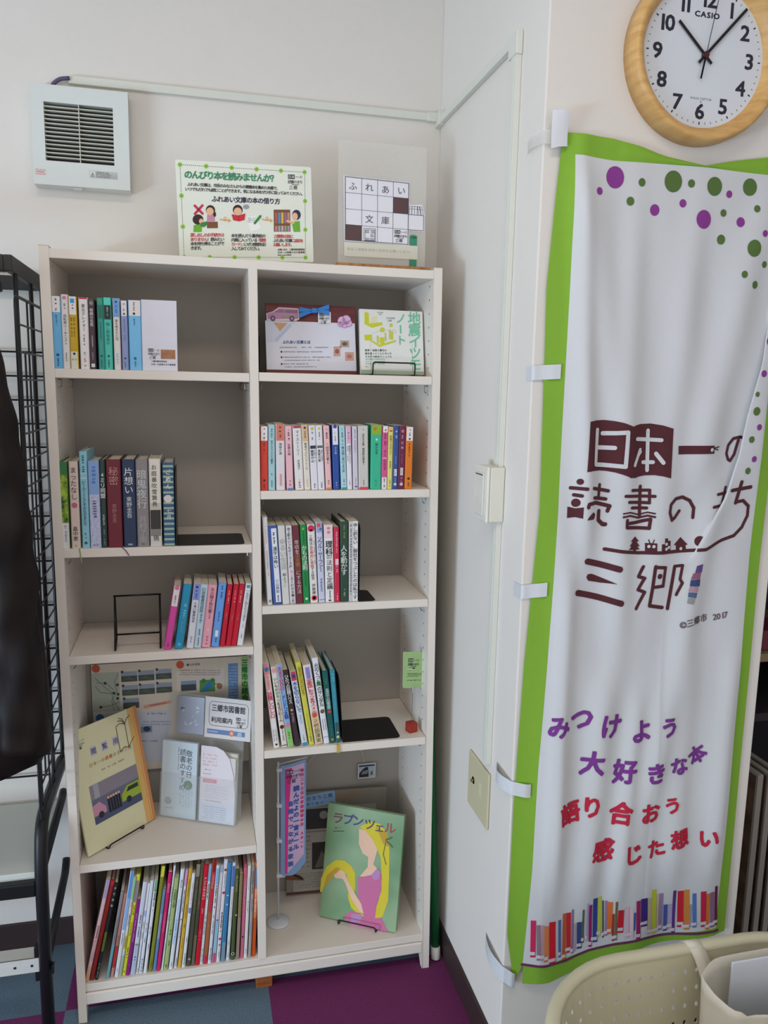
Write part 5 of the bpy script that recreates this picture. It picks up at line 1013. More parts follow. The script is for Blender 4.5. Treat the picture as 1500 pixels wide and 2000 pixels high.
# guide card clipped to the back plate
mb = MB(); cw, chh = .139, .112
mb.box(0, cw, 0, .001, 0, chh, M('dcd6d2', .4, var=.02)); al = Art(mb, front(0))
INK2 = M('34343c')
for i in range(4):
    pass
def rrect(x0, y0, x1, y1, r, w, m, l):
    pts = []
    for cx, cy, a0 in ((x1 - r, y0 + r, -90), (x1 - r, y1 - r, 0), (x0 + r, y1 - r, 90), (x0 + r, y0 + r, 180)):
        for k in range(6):
            t = math.radians(a0 + k * 18); pts.append((cx + r * math.cos(t), cy + r * math.sin(t)))
    al.stroke(pts + [pts[0]], w, m, l)
rrect(.013, .034, .131, .100, .012, .0011, INK2, 1)
for i, c in enumerate('三郷市図書館'):
    al.char(c, .028 + i * .0172, .083, .0205, INK2, 2, bold=.02, sx=.84)
for i, c in enumerate('利用案内'):
    al.char(c, .0275 + i * .0163, .0505, .0165, INK2, 2, bold=.02)
al.seal(.095, .0625, .029, INKM, 2)
al.rect(.008, .011, .123, .024, M('6c88b4'), 1); al.scribble(.010, .014, .04, .021, M('c8d4e4'), 2, 1, seed=3); al.disc(.083, .0175, .0085, M('d8785c'), 2); al.disc(.083, .0175, .005, M('e8b49c'), 3); al.poly([(.098, .012), (.115, .012), (.112, .023), (.103, .023)], M('a8c0d8'), 2)
q = mb.build('guide_card', hd, loc=(.1035, .0335, .214)); q.scale = (.92, 1, .96)
mb = MB(); mb.box(0, .075, 0, .001, 0, .098, M('a4acbc', .2)); al = Art(mb, front(0))
rnd = random.Random(4)
for k in range(9):
    x, z = rnd.uniform(.012, .055), rnd.uniform(.015, .08)
    al.poly([(x, z), (x + rnd.uniform(.004, .014), z + rnd.uniform(-.004, .012)), (x + rnd.uniform(-.004, .01), z + rnd.uniform(.006, .016))], M('d4d8e4', .15), 1)
al.scribble(.008, .06, .02, .07, M('4c5468'), 1, 1)
mb.build('foil_card', hd, loc=(.026, .0335, .218))
# leaflets stand in the pockets
def in_holder(mb, name, x, label, cat='leaflet'):
    o = mb.build(name)
    Rm = Matrix.Rotation(-.45, 4, 'Z') @ Matrix.Rotation(-.12, 4, 'X')
    o.matrix_world = Matrix.Translation(S(.1915, -.119, Z4L + .0003)) @ Rm @ Matrix.Translation(Vector((x, .0035, .0035)))
    return tag(o, label, cat)
mb = MB(); mb.box(0, .0975, 0, .010, 0, .200, M('c8d8e2', .4, var=.02)); al = Art(mb, front(0)); lw = .0975
for i, c in enumerate('敬老の日'):
    al.char(c, .076, .172 - i * .0185, .0185, INK2, 1, bold=.0)
for i, c in enumerate('読書のすすめ'):
    al.char(c, .058, .174 - i * .0185, .0185, INK2, 1, bold=.0)
al.scribble(.044, .186, .0475, .125, M('5c6470'), 1, 1, True, seed=4)
al.disc(.0745, .0885, .0125, M('347c3c'), 1); al.scribble(.070, .096, .079, .081, M('84b484'), 2, 1, True, seed=2)
al.rect(.002, .0615, .066, .0619, M('8ca0b0'), 1); al.scribble(.05, .086, .09, .03, M('a8bcc8'), 1, 5, True, seed=7); al.disc(.02, .042, .010, M('a8b8c4'), 1); al.scribble(.012, .050, .028, .034, M('8494a4'), 2, 3, seed=2); al.scribble(.012, .02, .035, .026, M('98a8b4'), 1, 1, seed=3)
in_holder(mb, 'leaflet', .0025, 'pale blue leaflet with black vertical calligraphy in the acrylic holder')
mb = MB(); al = Art(mb, front(0)); lw, lh = .097, .198
prof = [(0, 0), (lw, 0), (lw, .075), (lw - .006, .13), (lw - .018, .17), (lw - .035, .19), (lw - .055, .198), (0, .198)]
mb.prism(prof, 'y', 0, .0008, M('dcd4d8', .4, var=.02)); mb.box(0.002, lw - .002, .002, .008, 0, .172, M('d4d0cc', .6)); mb.box(.03, lw, .009, .018, 0, .182, M('c8c8b8', .6))
al.scribble(.006, .18, .045, .145, M('dcb0b8'), 1, 4, seed=5); al.scribble(.008, .134, .030, .139, M('8c8084'), 1, 1, seed=2); al.scribble(.008, .123, .03, .128, M('b0a4a8'), 1, 1, seed=3)
al.rect(.008, .103, .046, .1125, M('dc7884'), 1); al.scribble(.012, .106, .04, .11, M('ecc0c4'), 2, 1, seed=4); al.scribble(.015, .062, .078, .098, M('ccc4cc'), 1, 5, seed=6); al.scribble(.016, .054, .060, .058, M('7c7478'), 1, 1, seed=8)
al.rect(.0, .0, lw, .050, M('ced4e0'), 1); al.scribble(.012, .008, .075, .044, M('a8b0c4'), 2, 6, seed=12)
in_holder(mb, 'leaflet', .1105, 'pink and white leaflet with a curled corner in the acrylic holder')

# ---- card holder with red cube
ch = thing('card_holder', 'red cube card holder with a wire carrying a green laminated card', 'card holder', S(.8345, -.262, Z4R + .0002), (0, 0, .3))
mb = MB(); mb.box(-.0115, .0115, -.0115, .0115, 0, .025, M('9c3424', .45)); mb.build('base', ch, bevel=.0008)
mb = MB(); mb.tube([(0, 0, .025), (.001, 0, .115)], .0006, M('b0aca4', .3, .9), 6); mb.box(-.0025, .0025, -.0025, .0025, .105, .124, M('c8c8c0', .3, .6)); mb.build('wire', ch)
mb = MB(); q = [(-.029, .123), (.029, .123), (.029, .212), (-.029, .212)]
mb.prism([(-.030, .126), (-.027, .122), (.029, .113), (.031, .117), (.030, .207), (.027, .210), (-.030, .219), (-.031, .215)], 'y', -.0008, .0008, M('a6c88a', .12, var=.04)); al = Art(mb, lambda x, z, l: (x, -.0008 - l * .00025, z - .145 * 0 - .15 * x))
al.seal(-.016, .197, .034, INKM, 1)
al.scribble(-.018, .148, .026, .1585, M('3c5c30'), 1, 3, seed=4); al.scribble(-.016, .136, .024, .141, M('2c3c28'), 1, 1, seed=5)
al.poly([(-.025, .168), (-.008, .170), (.006, .1675), (.004, .1655), (-.012, .1665)], M('c8e4b0', .1), 2)
mb.build('green_card', ch)

# ---- small banner flag on a white stand
fl = thing('table_flag', 'little pink and blue banner flag on a white table stand', 'flag', S(.4945, -.173, ZB + .0003), (0, 0, -.05))
WP = M('d4d6de', .35)
mb = MB(); mb.lathe([(0, .010), (.012, .010), (.016, .0085), (.026, .0075), (.030, .005), (.031, 0), (0, 0)], WP, n=40); mb.build('base', fl, smooth=True)
mb = MB(); mb.tube([(0, 0, .006), (0, 0, .462)], .0028, WP, 12); mb.tube([(0, 0, .455), (.076, 0, .470)], .0016, WP, 8); mb.build('pole', fl, smooth=True)
mb = MB()
def fm(x, z, l):
    return (x, -.004 * math.sin(x * 55) - .004 - l * .0003, z)
for k in range(4):
    z = .135 + k * .1005; mb.box(-.004, .018, -.006, .004, z, z + .009, WP)
nx = 12; rows = []
def ztop(x): return .452 + .014 * x / .073
def zbot(x): return .140 + (0.0 if x < .035 else (x - .035) ** 1.25 * 2.3)
rows = [[fm(.006 + .067 * i / nx, zbot(.067 * i / nx) * (1 - j / 14) + ztop(.067 * i / nx) * j / 14, 0) for i in range(nx + 1)] for j in range(15)]
mb.grid(rows, M('84a4d0', .6)); a = Art(mb, fm, .006)
a.poly([(.0175, .148), (.024, .148), (.068, .195), (.068, .456), (.0175, .446)], M('d8b8dc', .6), 1)
a.poly([(.0175, .145), (.024, .147), (.026, .30), (.035, .447), (.0175, .444)], M('dc3c94', .6), 2)
aa = Art(mb, lambda x, z, l: fm(x, z + .1 * (x - .02), l), .006)
aa.seal(.020, .440, .040, M('3c2c44'), 3)
for i, c in enumerate('読んだよの一言メール'):
    aa.char(c, .047, .385 - i * .0185, .016, M('3c64b0'), 3, bold=.05)
for i, c in enumerate('言葉でつながる家族'):
    aa.char(c, .0325, .345 - i * .0215, .015, M('4c6cb4'), 3, bold=.05)
for i, c in enumerate('毎月二十三日は家庭読書の日　スタート'):
    if c != '　':
        aa.char(c, .0625, .432 - i * .0128, .0098, M('d04878'), 3, bold=.04)
mb.build('banner_cloth', fl)

# ---- framed newspaper board at the back of the lowest bay
nw = thing('newspaper_board', 'grey display board of newspaper clippings with a blue title strip at the back', 'board', S(.5290, -.0700, ZB + .0003), (-.06, 0, -.06))
mb = MB(); W_, H_ = .285, .325
mb.box(0, W_, 0, .006, 0, H_ - .02, M('8c8478', .7)); al = Art(mb, front(0))
NP = M('a8a49a'); 
al.rect(.0, .004, W_ - .03, .012, M('5c3c34'), 1); al.poly([(.115, .27), (.215, .285), (.215, .318 - .02), (.115, .292)], M('94806a'), 1)
al.rect(.04, .19, .255, .258, NP, 1); al.rect(.045, .195, .145, .255, M('3c3a3a'), 2); al.disc(.105, .235, .012, M('98908a'), 3); al.disc(.13, .222, .014, M('5c544e'), 3); al.scribble(.165, .225, .24, .25, M('44403c'), 2, 1, seed=3)
for i, c in enumerate('家読の土'):
    al.char(c, .178 + i * .022, .228, .022, M('44443c'), 2)
al.rect(.02, .012, .14, .185, NP, 1); al.rect(.072, .075, .13, .155, M('34302e'), 2); al.poly([(.08, .08), (.1, .13), (.125, .08)], M('6c645c'), 3); al.scribble(.025, .02, .135, .068, M('8a867c'), 2, 7, seed=5); al.scribble(.025, .08, .068, .18, M('8a867c'), 2, 8, seed=7)
al.rect(.15, .012, .25, .185, M('a09c90'), 1); al.scribble(.155, .02, .245, .18, M('84807a'), 2, 14, seed=8)
al.poly([(.0, .075), (.04, .06), (.05, .045), (.0, .05)], M('7c4c34'), 2); al.stroke([(.0, .075), (.045, .05)], .006, M('342420'), 3)
mb.build('board', nw)
mb = MB(); mb.box(0, .13, -.002, 0, 0, .038, M('90b4d8', .5)); al = Art(mb, front(-.002))
for i, c in enumerate('本読書のまち三郷'):
    al.char(c, .010 + i * .0152, .026, .0135, M('4c6c94'), 1, bold=.02)
for i, c in enumerate('家読の取り組み'):
    al.char(c, .014 + i * .0128, .0095, .0095, M('54749c'), 1, bold=.02)
q = mb.build('title_strip', nw, loc=(.01, -.001, .255), rot=(0, -.10, 0))
# small photograph leaning at the back
mb = MB(); mb.box(0, .052, 0, .001, 0, .045, M('d0d4d8', .3)); al = Art(mb, front(0)); al.rect(.003, .003, .049, .041, M('b4bcc4'), 1); al.rect(.003, .036, .049, .041, M('34445c'), 2); al.poly([(.004, .004), (.004, .016), (.014, .028), (.022, .034), (.03, .034), (.032, .004)], M('2c2e30'), 2); al.poly([(.01, .012), (.028, .014), (.03, .026), (.014, .022)], M('84888c'), 3); al.poly([(.036, .008), (.044, .010), (.043, .022), (.038, .020)], M('6c7074'), 3)
o = mb.build('photo_print', loc=S(.7385, -.0480, .4205), rot=(0, .0, 0)); tag(o, 'small photograph with a white border hung on a string on the back panel', 'photograph')
for pts, lab in (([(.758, -.0405, .466), (.7505, -.0405, .5), (.741, -.0405, .5285)], 'white string running up from the small photograph on the back panel'), ([(.572, -.0405, .452), (.60, -.0405, .485), (.635, -.0405, .5255)], 'white string crossing the back panel above the blue title strip')):
    mb = MB(); mb.tube([S(*p_) for p_ in pts], .0011, M('d4d0cc', .5), 6)
    o = mb.build('hanging_string'); tag(o, lab, 'string')

# ---- picture book standing face out in the lowest bay
rp = thing('picture_book', 'large green picture book with a blonde figure standing face out on a stand', 'book', S(.6065, -.1765, ZB + .004), (-.2, 0, -.523))
rw, rh = .2165, .3067
H = homography([(578, 472), (1110, 565), (1000, 1372), (475, 1258)], rw, rh)
RG = bpy.data.materials.new('sage_cover'); RG.use_nodes = True
nt = RG.node_tree; b = nt.nodes['Principled BSDF']; tc = nt.nodes.new('ShaderNodeTexCoord'); nz = nt.nodes.new('ShaderNodeTexNoise'); nz.inputs['Scale'].default_value = 7
cr = nt.nodes.new('ShaderNodeValToRGB'); cr.color_ramp.elements[0].color = lin('6c9468'); cr.color_ramp.elements[1].color = lin('94b088'); cr.color_ramp.elements[0].position = .35; cr.color_ramp.elements[1].position = .65
nt.links.new(tc.outputs['Object'], nz.inputs['Vector']); nt.links.new(nz.outputs['Fac'], cr.inputs[0]); nt.links.new(cr.outputs[0], b.inputs['Base Color']); b.inputs['Roughness'].default_value = .35
mb = MB(); mb.box(0, rw, 0, .0025, 0, rh, RG); mb.box(0, .0025, .0025, .012, 0, rh, RG); mb.box(0, rw, .012, .0145, 0, rh, RG)
a = Art(mb, front(0, H))
cols3 = ['4c4c8c', 'b06050', '7c4c6c']
for c, x, y in (('ラ', 640, 578), ('プ', 712, 588), ('ン', 780, 598), ('ツ', 862, 622), ('ェ', 930, 642), ('ル', 1003, 648)):
    a.char(c, x, y, 84 if c != 'ェ' else 76, M('7c5060') if x < 700 else M('4c4c84') if x < 800 else M('a04c44') if x > 980 else M('5c4c6c'), 4, rot=8, bold=.015, sy=-1)
a.scribble(605, 640, 655, 654, M('4c5c44'), 3, 1, seed=2); a.scribble(603, 663, 678, 678, M('4c5c44'), 3, 1, seed=3)
# a plain generic figure: yellow hair, pale arm, pink dress
YH = M('d4c430'); YH2 = M('c09c34'); SK = M('e8c0a4'); PD = M('c86c98'); PD2 = M('b888b8')
a.poly([(790, 640), (860, 600), (935, 620), (985, 690), (990, 800), (975, 1000), (960, 1150), (915, 1260), (860, 1290), (850, 1240), (895, 1150), (925, 1000), (925, 850), (880, 740), (830, 680)], YH, 1)
a.poly([(905, 640), (985, 690), (985, 780), (950, 760)], YH2, 2)
a.poly([(785, 650), (830, 668), (880, 735), (905, 800), (885, 860), (870, 900), (925, 960), (860, 985), (770, 985), (830, 920), (838, 850), (800, 825), (778, 760)], SK, 2)
a.poly([(762, 990), (800, 985), (850, 975), (900, 925), (922, 960), (918, 1080), (880, 1170), (860, 1270), (790, 1285), (755, 1150), (752, 1060)], PD, 3)
a.poly([(850, 975), (895, 930), (915, 950), (905, 1000), (870, 1010)], PD2, 4); a.poly([(640, 1262), (690, 1225), (760, 1235), (790, 1285), (865, 1270), (905, 1270), (945, 1362), (690, 1318)], PD, 3); a.poly([(700, 1240), (770, 1245), (760, 1300), (690, 1300)], PD2, 4)
a.poly([(500, 1000), (540, 920), (610, 870), (670, 875), (715, 910), (740, 960), (735, 1060), (720, 1120), (740, 1200), (790, 1260), (760, 1260), (700, 1200), (680, 1130), (690, 1040), (680, 970), (640, 945), (590, 980), (540, 1020), (500, 1090), (487, 1095)], YH, 2)
a.poly([(540, 980), (610, 920), (640, 930), (585, 985), (510, 1070)], YH2, 3)
a.poly([(590, 975), (640, 940), (668, 955), (690, 1020), (730, 1100), (770, 1170), (785, 1240), (755, 1225), (700, 1130), (668, 1030), (650, 1000), (600, 995)], SK, 4)
a.stroke([(970, 730), (1010, 715)], 12, M('5c6c4c'), 4); a.stroke([(975, 740), (1012, 780)], 10, M('5c6c4c'), 4); a.stroke([(968, 745), (945, 830), (960, 900)], 6, M('6c7440'), 4)
mb.build('cover', rp, bevel=.0008)
mb = MB(); mb.box(.002, rw - .003, .0025, .012, .003, rh - .003, PAGE); mb.build('pages', rp)
wire_stand('wire_stand', 'black wire stand in front of the large green picture book', S(.7025, -.2335, ZB), (0, 0, -.523), .105, .018, .18, .08, .2)

# ---- ribbons and bookmarks that hang over the shelf edges
for pts, c, lab in (([S(.6335, -.30, Z4R + .0012), S(.634, -.3065, Z4R), S(.6345, -.3070, Z4R - .019)], 'c8a83c', 'yellow ribbon bookmark hanging over the shelf edge under the teal books'),
                    ([S(.140, -.30, Z2L + .0012), S(.144, -.3065, Z2L + .001), S(.150, -.3075, Z2L - .006), S(.1565, -.3070, Z2L - .017)], '5c5654', 'dark ribbon bookmark hanging over the shelf edge beneath the maroon hardcover'),
                    ([S(.052, -.30, Z2L + .0010), S(.0525, -.3065, Z2L), S(.0560, -.3070, Z2L - .0305)], '8c9c70', 'pale green ribbon bookmark hanging below the shelf beneath the forest book')):
    mb = MB(); wv = .0035 if c == 'c8a83c' else .0012
    rws = [[p + Vector((-wv, 0, 0)), p + Vector((wv, 0, 0))] for p in pts]
    rws2 = [[p + Vector((-wv, .0004, 0)), p + Vector((wv, .0004, 0))] for p in pts]
    mb.grid(rws, M(c, .5)); mb.grid(rws2, M(c, .5))
    o = mb.build('ribbon_bookmark'); tag(o, lab, 'bookmark')
# ================================================================== WALL FITTINGS
# ---- ventilation fan cover
fan = thing('ventilation_fan', 'square white wall ventilation fan with a dark slatted grille', 'ventilation fan', (0, 0, 0))
FX0, FX1, FZ0, FZ1, FY = -.057, .1565, 1.982, 2.201, -.045
GX0, GX1, GZ0, GZ1 = -.0290, .1222, 2.0355, 2.1635
FANW = M('d6dbd6', .35, var=.015)
mb = MB()
mb.box(FX0, GX0, FY, -.004, FZ0, FZ1, FANW); mb.box(GX1, FX1, FY, -.004, FZ0, FZ1, FANW); mb.box(GX0, GX1, FY, -.004, GZ1, FZ1, FANW); mb.box(GX0, GX1, FY, -.004, FZ0, GZ0, FANW)
mb.build('cover', fan, bevel=.0)
mb = MB(); mb.box(GX0, GX1, FY + .022, -.004, GZ0, GZ1, M('2c2626', .7)); mb.build('fan_housing', fan)
mb = MB(); SL = M('d2d4c4', .4)
for k in range(1, 14):
    z = GZ0 + (GZ1 - GZ0) * k / 14
    mb.box(GX0, GX1, FY + .001, FY + .012, z - .0009, z + .0009, SL)
mb.box((GX0 + GX1) / 2 - .0008, (GX0 + GX1) / 2 + .0008, FY + .0005, FY + .012, GZ0, GZ1, SL)
mb.build('grille', fan)
mb = MB(); al = Art(mb, lambda x, z, l: (x, FY - l * .00025, z))
al.rect(.0655, 2.0040, .1285, 2.0205, M('b8bcb8', .4), 1); al.rect(.0665, 2.005, .079, 2.0195, M('d8dad4'), 2); al.poly([(.068, 2.0065), (.0775, 2.0065), (.0728, 2.0165)], M('3c3c3c'), 3); al.poly([(.0698, 2.0076), (.0758, 2.0076), (.0728, 2.0140)], M('d8dad4'), 4); al.rect(.0723, 2.0085, .0733, 2.012, M('3c3c3c'), 5)
al.scribble(.081, 2.006, .112, 2.019, M('5c605c'), 2, 4, seed=4); al.scribble(.112, 2.006, .127, 2.014, M('b08c8c'), 2, 2, seed=5)
mb.build('warning_label', fan)
mb = MB(); al = Art(mb, lambda x, z, l: (x, FY - l * .00025, z)); al.scribble(-.053, 2.0015, -.030, 2.0165, M('e48c94'), 1, 3, seed=9); al.scribble(-.052, 2.003, -.031, 2.015, M('e8a4a8'), 2, 4, seed=3)
mb.build('red_sticker', fan)
mb = MB(); mb.box(.028, .048, -.034, -.02, FZ0 - .004, FZ0, FANW); mb.build('latch', fan, bevel=.001)
mb = MB(); mb.tube(fillet([(-.017, -.014, 2.196), (-.012, -.014, 2.212), (.004, -.014, 2.226), (.026, -.014, 2.229)], .01), .0045, M('5c5474', .5), 10); o = mb.build('power_cord', smooth=True)
tag(o, 'short violet-grey cord from the fan into the white wall trunking', 'cord')
# ---- cable trunking
tr = thing('cable_trunking', 'pale plastic cable trunking along the wall and round the corner down to the switch', 'cable trunking')
mb = MB(); mb.box(.0225, XR - .001, -.013, -.0005, 2.2185, 2.2370, DUCT); mb.build('duct_section', tr, bevel=.0015)
mb = MB(); mb.box(XR - .013, XR - .0005, -.5265, -.0135, 2.2070, 2.2255, DUCT); mb.build('duct_section', tr, bevel=.0015)
mb = MB(); mb.box(XR - .016, XR - .0003, -.038, -.0003, 2.2045, 2.2385, DUCT); mb.box(XR - .040, XR - .016, -.016, -.0003, 2.2165, 2.2385, DUCT); mb.build('corner_cap', tr, bevel=.001)
mb = MB(); mb.box(XR - .0145, XR - .0005, -.542, -.498, 2.185, 2.229, DUCT); mb.build('corner_cap', tr, bevel=.002)
mb = MB(); mb.box(XR - .012, XR - .0005, -.5380, -.5080, 1.366, 2.186, DUCT); mb.box(XR - .0128, XR - .0115, -.529, -.517, 1.366, 2.186, DUCT); mb.build('duct_section', tr, bevel=.001)
tr2 = thing('cable_trunking', 'lower length of pale cable trunking between the light switch and the beige plate', 'cable trunking')
mb = MB(); mb.box(XR - .012, XR - .0005, -.5410, -.5110, .694, 1.2495, DUCT); mb.box(XR - .0128, XR - .0115, -.532, -.520, .694, 1.2495, DUCT); mb.build('duct_section', tr2, bevel=.001)
# ---- light switch
sw = thing('light_switch', 'surface-mounted cream light switch on the wall beside the pillar edge', 'light switch', (XR, -.51, 1.309))
CRM = M('dcdacc', .35, var=.015)
mb = MB(); mb.box(-.034, -.0005, -.039, .039, -.059, .059, CRM); mb.build('box', sw, bevel=.003)
mb = MB(); mb.box(-.041, -.034, -.040, .040, -.060, .060, M('e2e0d6', .3)); plate_ = mb.build('plate', sw, bevel=.003)
mb = MB(); mb.box(-.0445, -.041, -.024, .024, -.046, .046, M('dedcd0', .3)); mb.build('rocker', plate_, bevel=.0015)
mb = MB(); mb.box(-.0452, -.0445, -.021, .021, .0405, .0430, M('4c4c4c')); mb.build('indicator', plate_)
# ---- beige wall plate
pl = thing('wall_plate', 'flat beige aerial socket plate low on the wall beside the pillar edge', 'socket', (XR, -.477, .6015))
BGE = M('c9c3a0', .4, var=.02)
mb = MB(); mb.box(-.006, -.0005, -.067, .067, -.068, .068, BGE); mb.build('plate', pl, bevel=.003)
mb = MB(); 
mb.lathe([(0, -.012), (.004, -.012), (.004, -.006), (.009, -.006), (.009, -.004)], M('8c8470', .4, .5), (0, 0, 0), 20, 'y')
mb.v = [(v[1] + .0, v[0] + .030, v[2] + .006) for v in mb.v]; mb.build('socket', pl)
mb = MB(); mb.box(-.0066, -.006, -.024, -.012, -.012, .022, M('d4ceae')); mb.build('blank_insert', pl)

# ================================================================== WALL CLOCK
ck = thing('wall_clock', 'round pale-wood wall clock with a white dial above the banner', 'clock', (1.2475, YP, 2.1640))
WOOD = two_tone('ash_wood', 'c89858', 'e0b878', 9, (3, 1, 10), .4, .08, (.3, .75))
mb = MB(); mb.lathe([(.128, 0), (.158, 0), (.1585, -.030), (.156, -.042), (.150, -.045), (.143, -.042), (.1365, -.036), (.1325, -.022), (.128, -.020)], WOOD, n=96, axis='y'); mb.build('frame', ck, smooth=True)
mb = MB(); al = Art(mb, lambda x, z, l: (x, -.020 - l * .00025, z))
al.disc(0, 0, .1335, M('d8dde2', .5, var=.01), 0, n=96)
CKI = M('2c2c3a', .5)
for k in range(60):
    a_ = 2 * PI * k / 60; r0, r1, w_ = (.1175, .1225, .0026) if k % 5 == 0 else (.1180, .1215, .0011)
    al.stroke([(r0 * math.sin(a_), r0 * math.cos(a_)), (r1 * math.sin(a_), r1 * math.cos(a_))], w_, CKI, 1, caps=False)
for k in range(1, 13):
    a_ = 2 * PI * k / 12; r0 = .0985; cx, cz = r0 * math.sin(a_), r0 * math.cos(a_)
    t = str(k); ds = .0205 if k > 9 else 0
    for i, c in enumerate(t):
        dx = (i - (len(t) - 1) / 2) * (.0185 if t != '11' else .0115)
        al.char(c, cx + dx, cz, .0385, CKI, 1, bold=.026, sx=1.13)
al.text('CASIO', 0, .0715, .0135, CKI, 1, .035, 'c', sx=1.25)
al.text('WAVE CEPTOR', 0, -.076, .0062, M('7c8494'), 1, .01, 'c'); al.disc(0, -.0815, .0012, CKI, 1)
mb.build('dial', ck)
def hand(name, ang, L, tail, w, y, m, tw=None):
    mb = MB(); d = Vector((math.sin(ang), 0, math.cos(ang))); n = Vector((d.z, 0, -d.x))
    pts = [d * -tail + n * w / 2, d * -tail - n * w / 2, d * L - n * w / 2, d * L + n * w / 2]
    mb.add([p + Vector((0, y, 0)) for p in pts] + [p + Vector((0, y - .0008, 0)) for p in pts], [(0, 1, 2, 3), (7, 6, 5, 4), (0, 4, 5, 1), (1, 5, 6, 2), (2, 6, 7, 3), (3, 7, 4, 0)], m)
    if tw:
        pts = [d * -tail + n * tw / 2, d * -tail - n * tw / 2, d * -.002 - n * tw / 2, d * -.002 + n * tw / 2]
        mb.add([p + Vector((0, y, 0)) for p in pts] + [p + Vector((0, y - .0008, 0)) for p in pts], [(0, 1, 2, 3), (7, 6, 5, 4), (0, 4, 5, 1), (1, 5, 6, 2), (2, 6, 7, 3), (3, 7, 4, 0)], m)
    return mb.build(name, ck)
HB = M('1e1c20', .4)
hand('hour_hand', math.atan2(-.061, .0545), .0805, .020, .0052, -.0232, HB)
hand('minute_hand', math.atan2(.0845, .0935), .121, .020, .0052, -.0246, HB)
hand('second_hand', math.atan2(.0185, .105), .112, .0435, .0011, -.026, HB, .0034)
mb = MB(); mb.lathe([(0, -.028), (.006, -.028), (.006, -.020)], M('4c2428', .4), n=24, axis='y'); mb.build('hub', ck)

# ================================================================== BANNER
def interp(pts, t, a, b):
    """piecewise-linear value b at a = t over a list of (x, z) pairs"""
    ps = sorted(pts, key=lambda p: p[a])
    if t <= ps[0][a]:
        return ps[0][b]
    for p, q in zip(ps[:-1], ps[1:]):
        if t <= q[a]:
            f = (t - p[a]) / max(1e-9, q[a] - p[a]); return p[b] + (q[b] - p[b]) * f
    return ps[-1][b]
def sstep(a, b, t):
    t = max(0, min(1, (t - a) / (b - a))); return t * t * (3 - 2 * t)
def ridge(x, z, x0, z0, x1, z1, w, amp):
    """a drape fold along the line (x0,z0)-(x1,z1), fading at both ends"""
    dx, dz = x1 - x0, z1 - z0; L = math.hypot(dx, dz)
    t = ((x - x0) * dx + (z - z0) * dz) / (L * L)
    d = ((x - x0) * dz - (z - z0) * dx) / L
    e = sstep(-.08, .18, t) * (1 - sstep(.75, 1.08, t))
    return amp * e * math.exp(-(d / w) ** 2)
FOLDS = [(1.005, 1.98, 1.075, 1.15, .022, .016), (1.01, 1.97, 1.16, 1.30, .035, .010), (1.13, 1.95, 1.155, .85, .03, .010), (1.27, 1.95, 1.22, 1.0, .035, .011),
         (1.42, 1.93, 1.30, 1.30, .04, .012), (1.36, 1.35, 1.24, .55, .030, .012), (1.03, 1.2, 1.04, .40, .022, .012), (1.13, .95, 1.12, .38, .03, .012), (1.21, .9, 1.19, .35, .022, .010), (1.33, 1.0, 1.33, .35, .03, .012), (1.44, 1.0, 1.43, .4, .022, .010)]
def drape(x, z):
    d = .006
    for f in FOLDS:
        d += ridge(x, z, *f)
    d += .008 * sstep(1.25, .5, z) * (.5 + .5 * math.sin(x * 31 + 1.2))
    d += .0022 * math.sin(x * 47 + z * 6) * math.sin(z * 9 + 1)
    edge = min(1, max(0, (x - .945) / .07), max(0, (1.505 - x) / .05))
    return .003 + max(.0, d) * edge + .0012
def fold_x(z):
    return interp(BANNER['fold'], z, 1, 0)
def fold_h(z):
    return .028 * sstep(1.235, 1.36, z) * (1 - sstep(1.56, 1.70, z)) + .0004
def fold_lift(z):
    return .013 * sstep(1.17, 1.36, z) * (1 - sstep(1.58, 1.72, z))
def mapL(x, z, l):
    return (x, YP - drape(x, z) - l * .0009, z)
def mapR(x, z, l):
    t = sstep(0, .09, x - fold_x(z))
    return (x, YP - drape(x, z) - fold_lift(z) * (1 - t * .7) - l * .0009, z)
def mapAny(x, z, l):
    return mapR(x, z, l) if x > fold_x(z) else mapL(x, z, l)
XL_out = lambda z: max(.9415, interp(BANNER['strip_out'], z, 1, 0))
XL_in = lambda z: interp(BANNER['strip_in'], z, 1, 0)
def XR_out(z): return 1.4895 if z < 1.7 else 1.4895 + .02 * sstep(1.7, 2.0, z)
def XR_in(z): return 1.4595
ZT_out = lambda x: interp(BANNER['top_out'], x, 0, 1)
ZT_in = lambda x: interp(BANNER['top_in'], x, 0, 1)
ZB_in = lambda x: interp(BANNER['bot_in'], x, 0, 1)
ZB_out = lambda x: interp(BANNER['bot_out'], x, 0, 1) if x < 1.17 else .2649 + .02 * sstep(1.17, 1.3, x)
CLOTH = M('cfd1d3', .8, var=.02, scale=90, bump=.12, bscale=900)
LIME = M('82b036', .8, var=.04, scale=60, bump=.12, bscale=900)
bn = thing('hanging_banner', 'tall white cloth banner with a lime-green border and coloured Japanese lettering', 'banner', (0, 0, 0))
mb = MB()
NZ = 150
rows = []
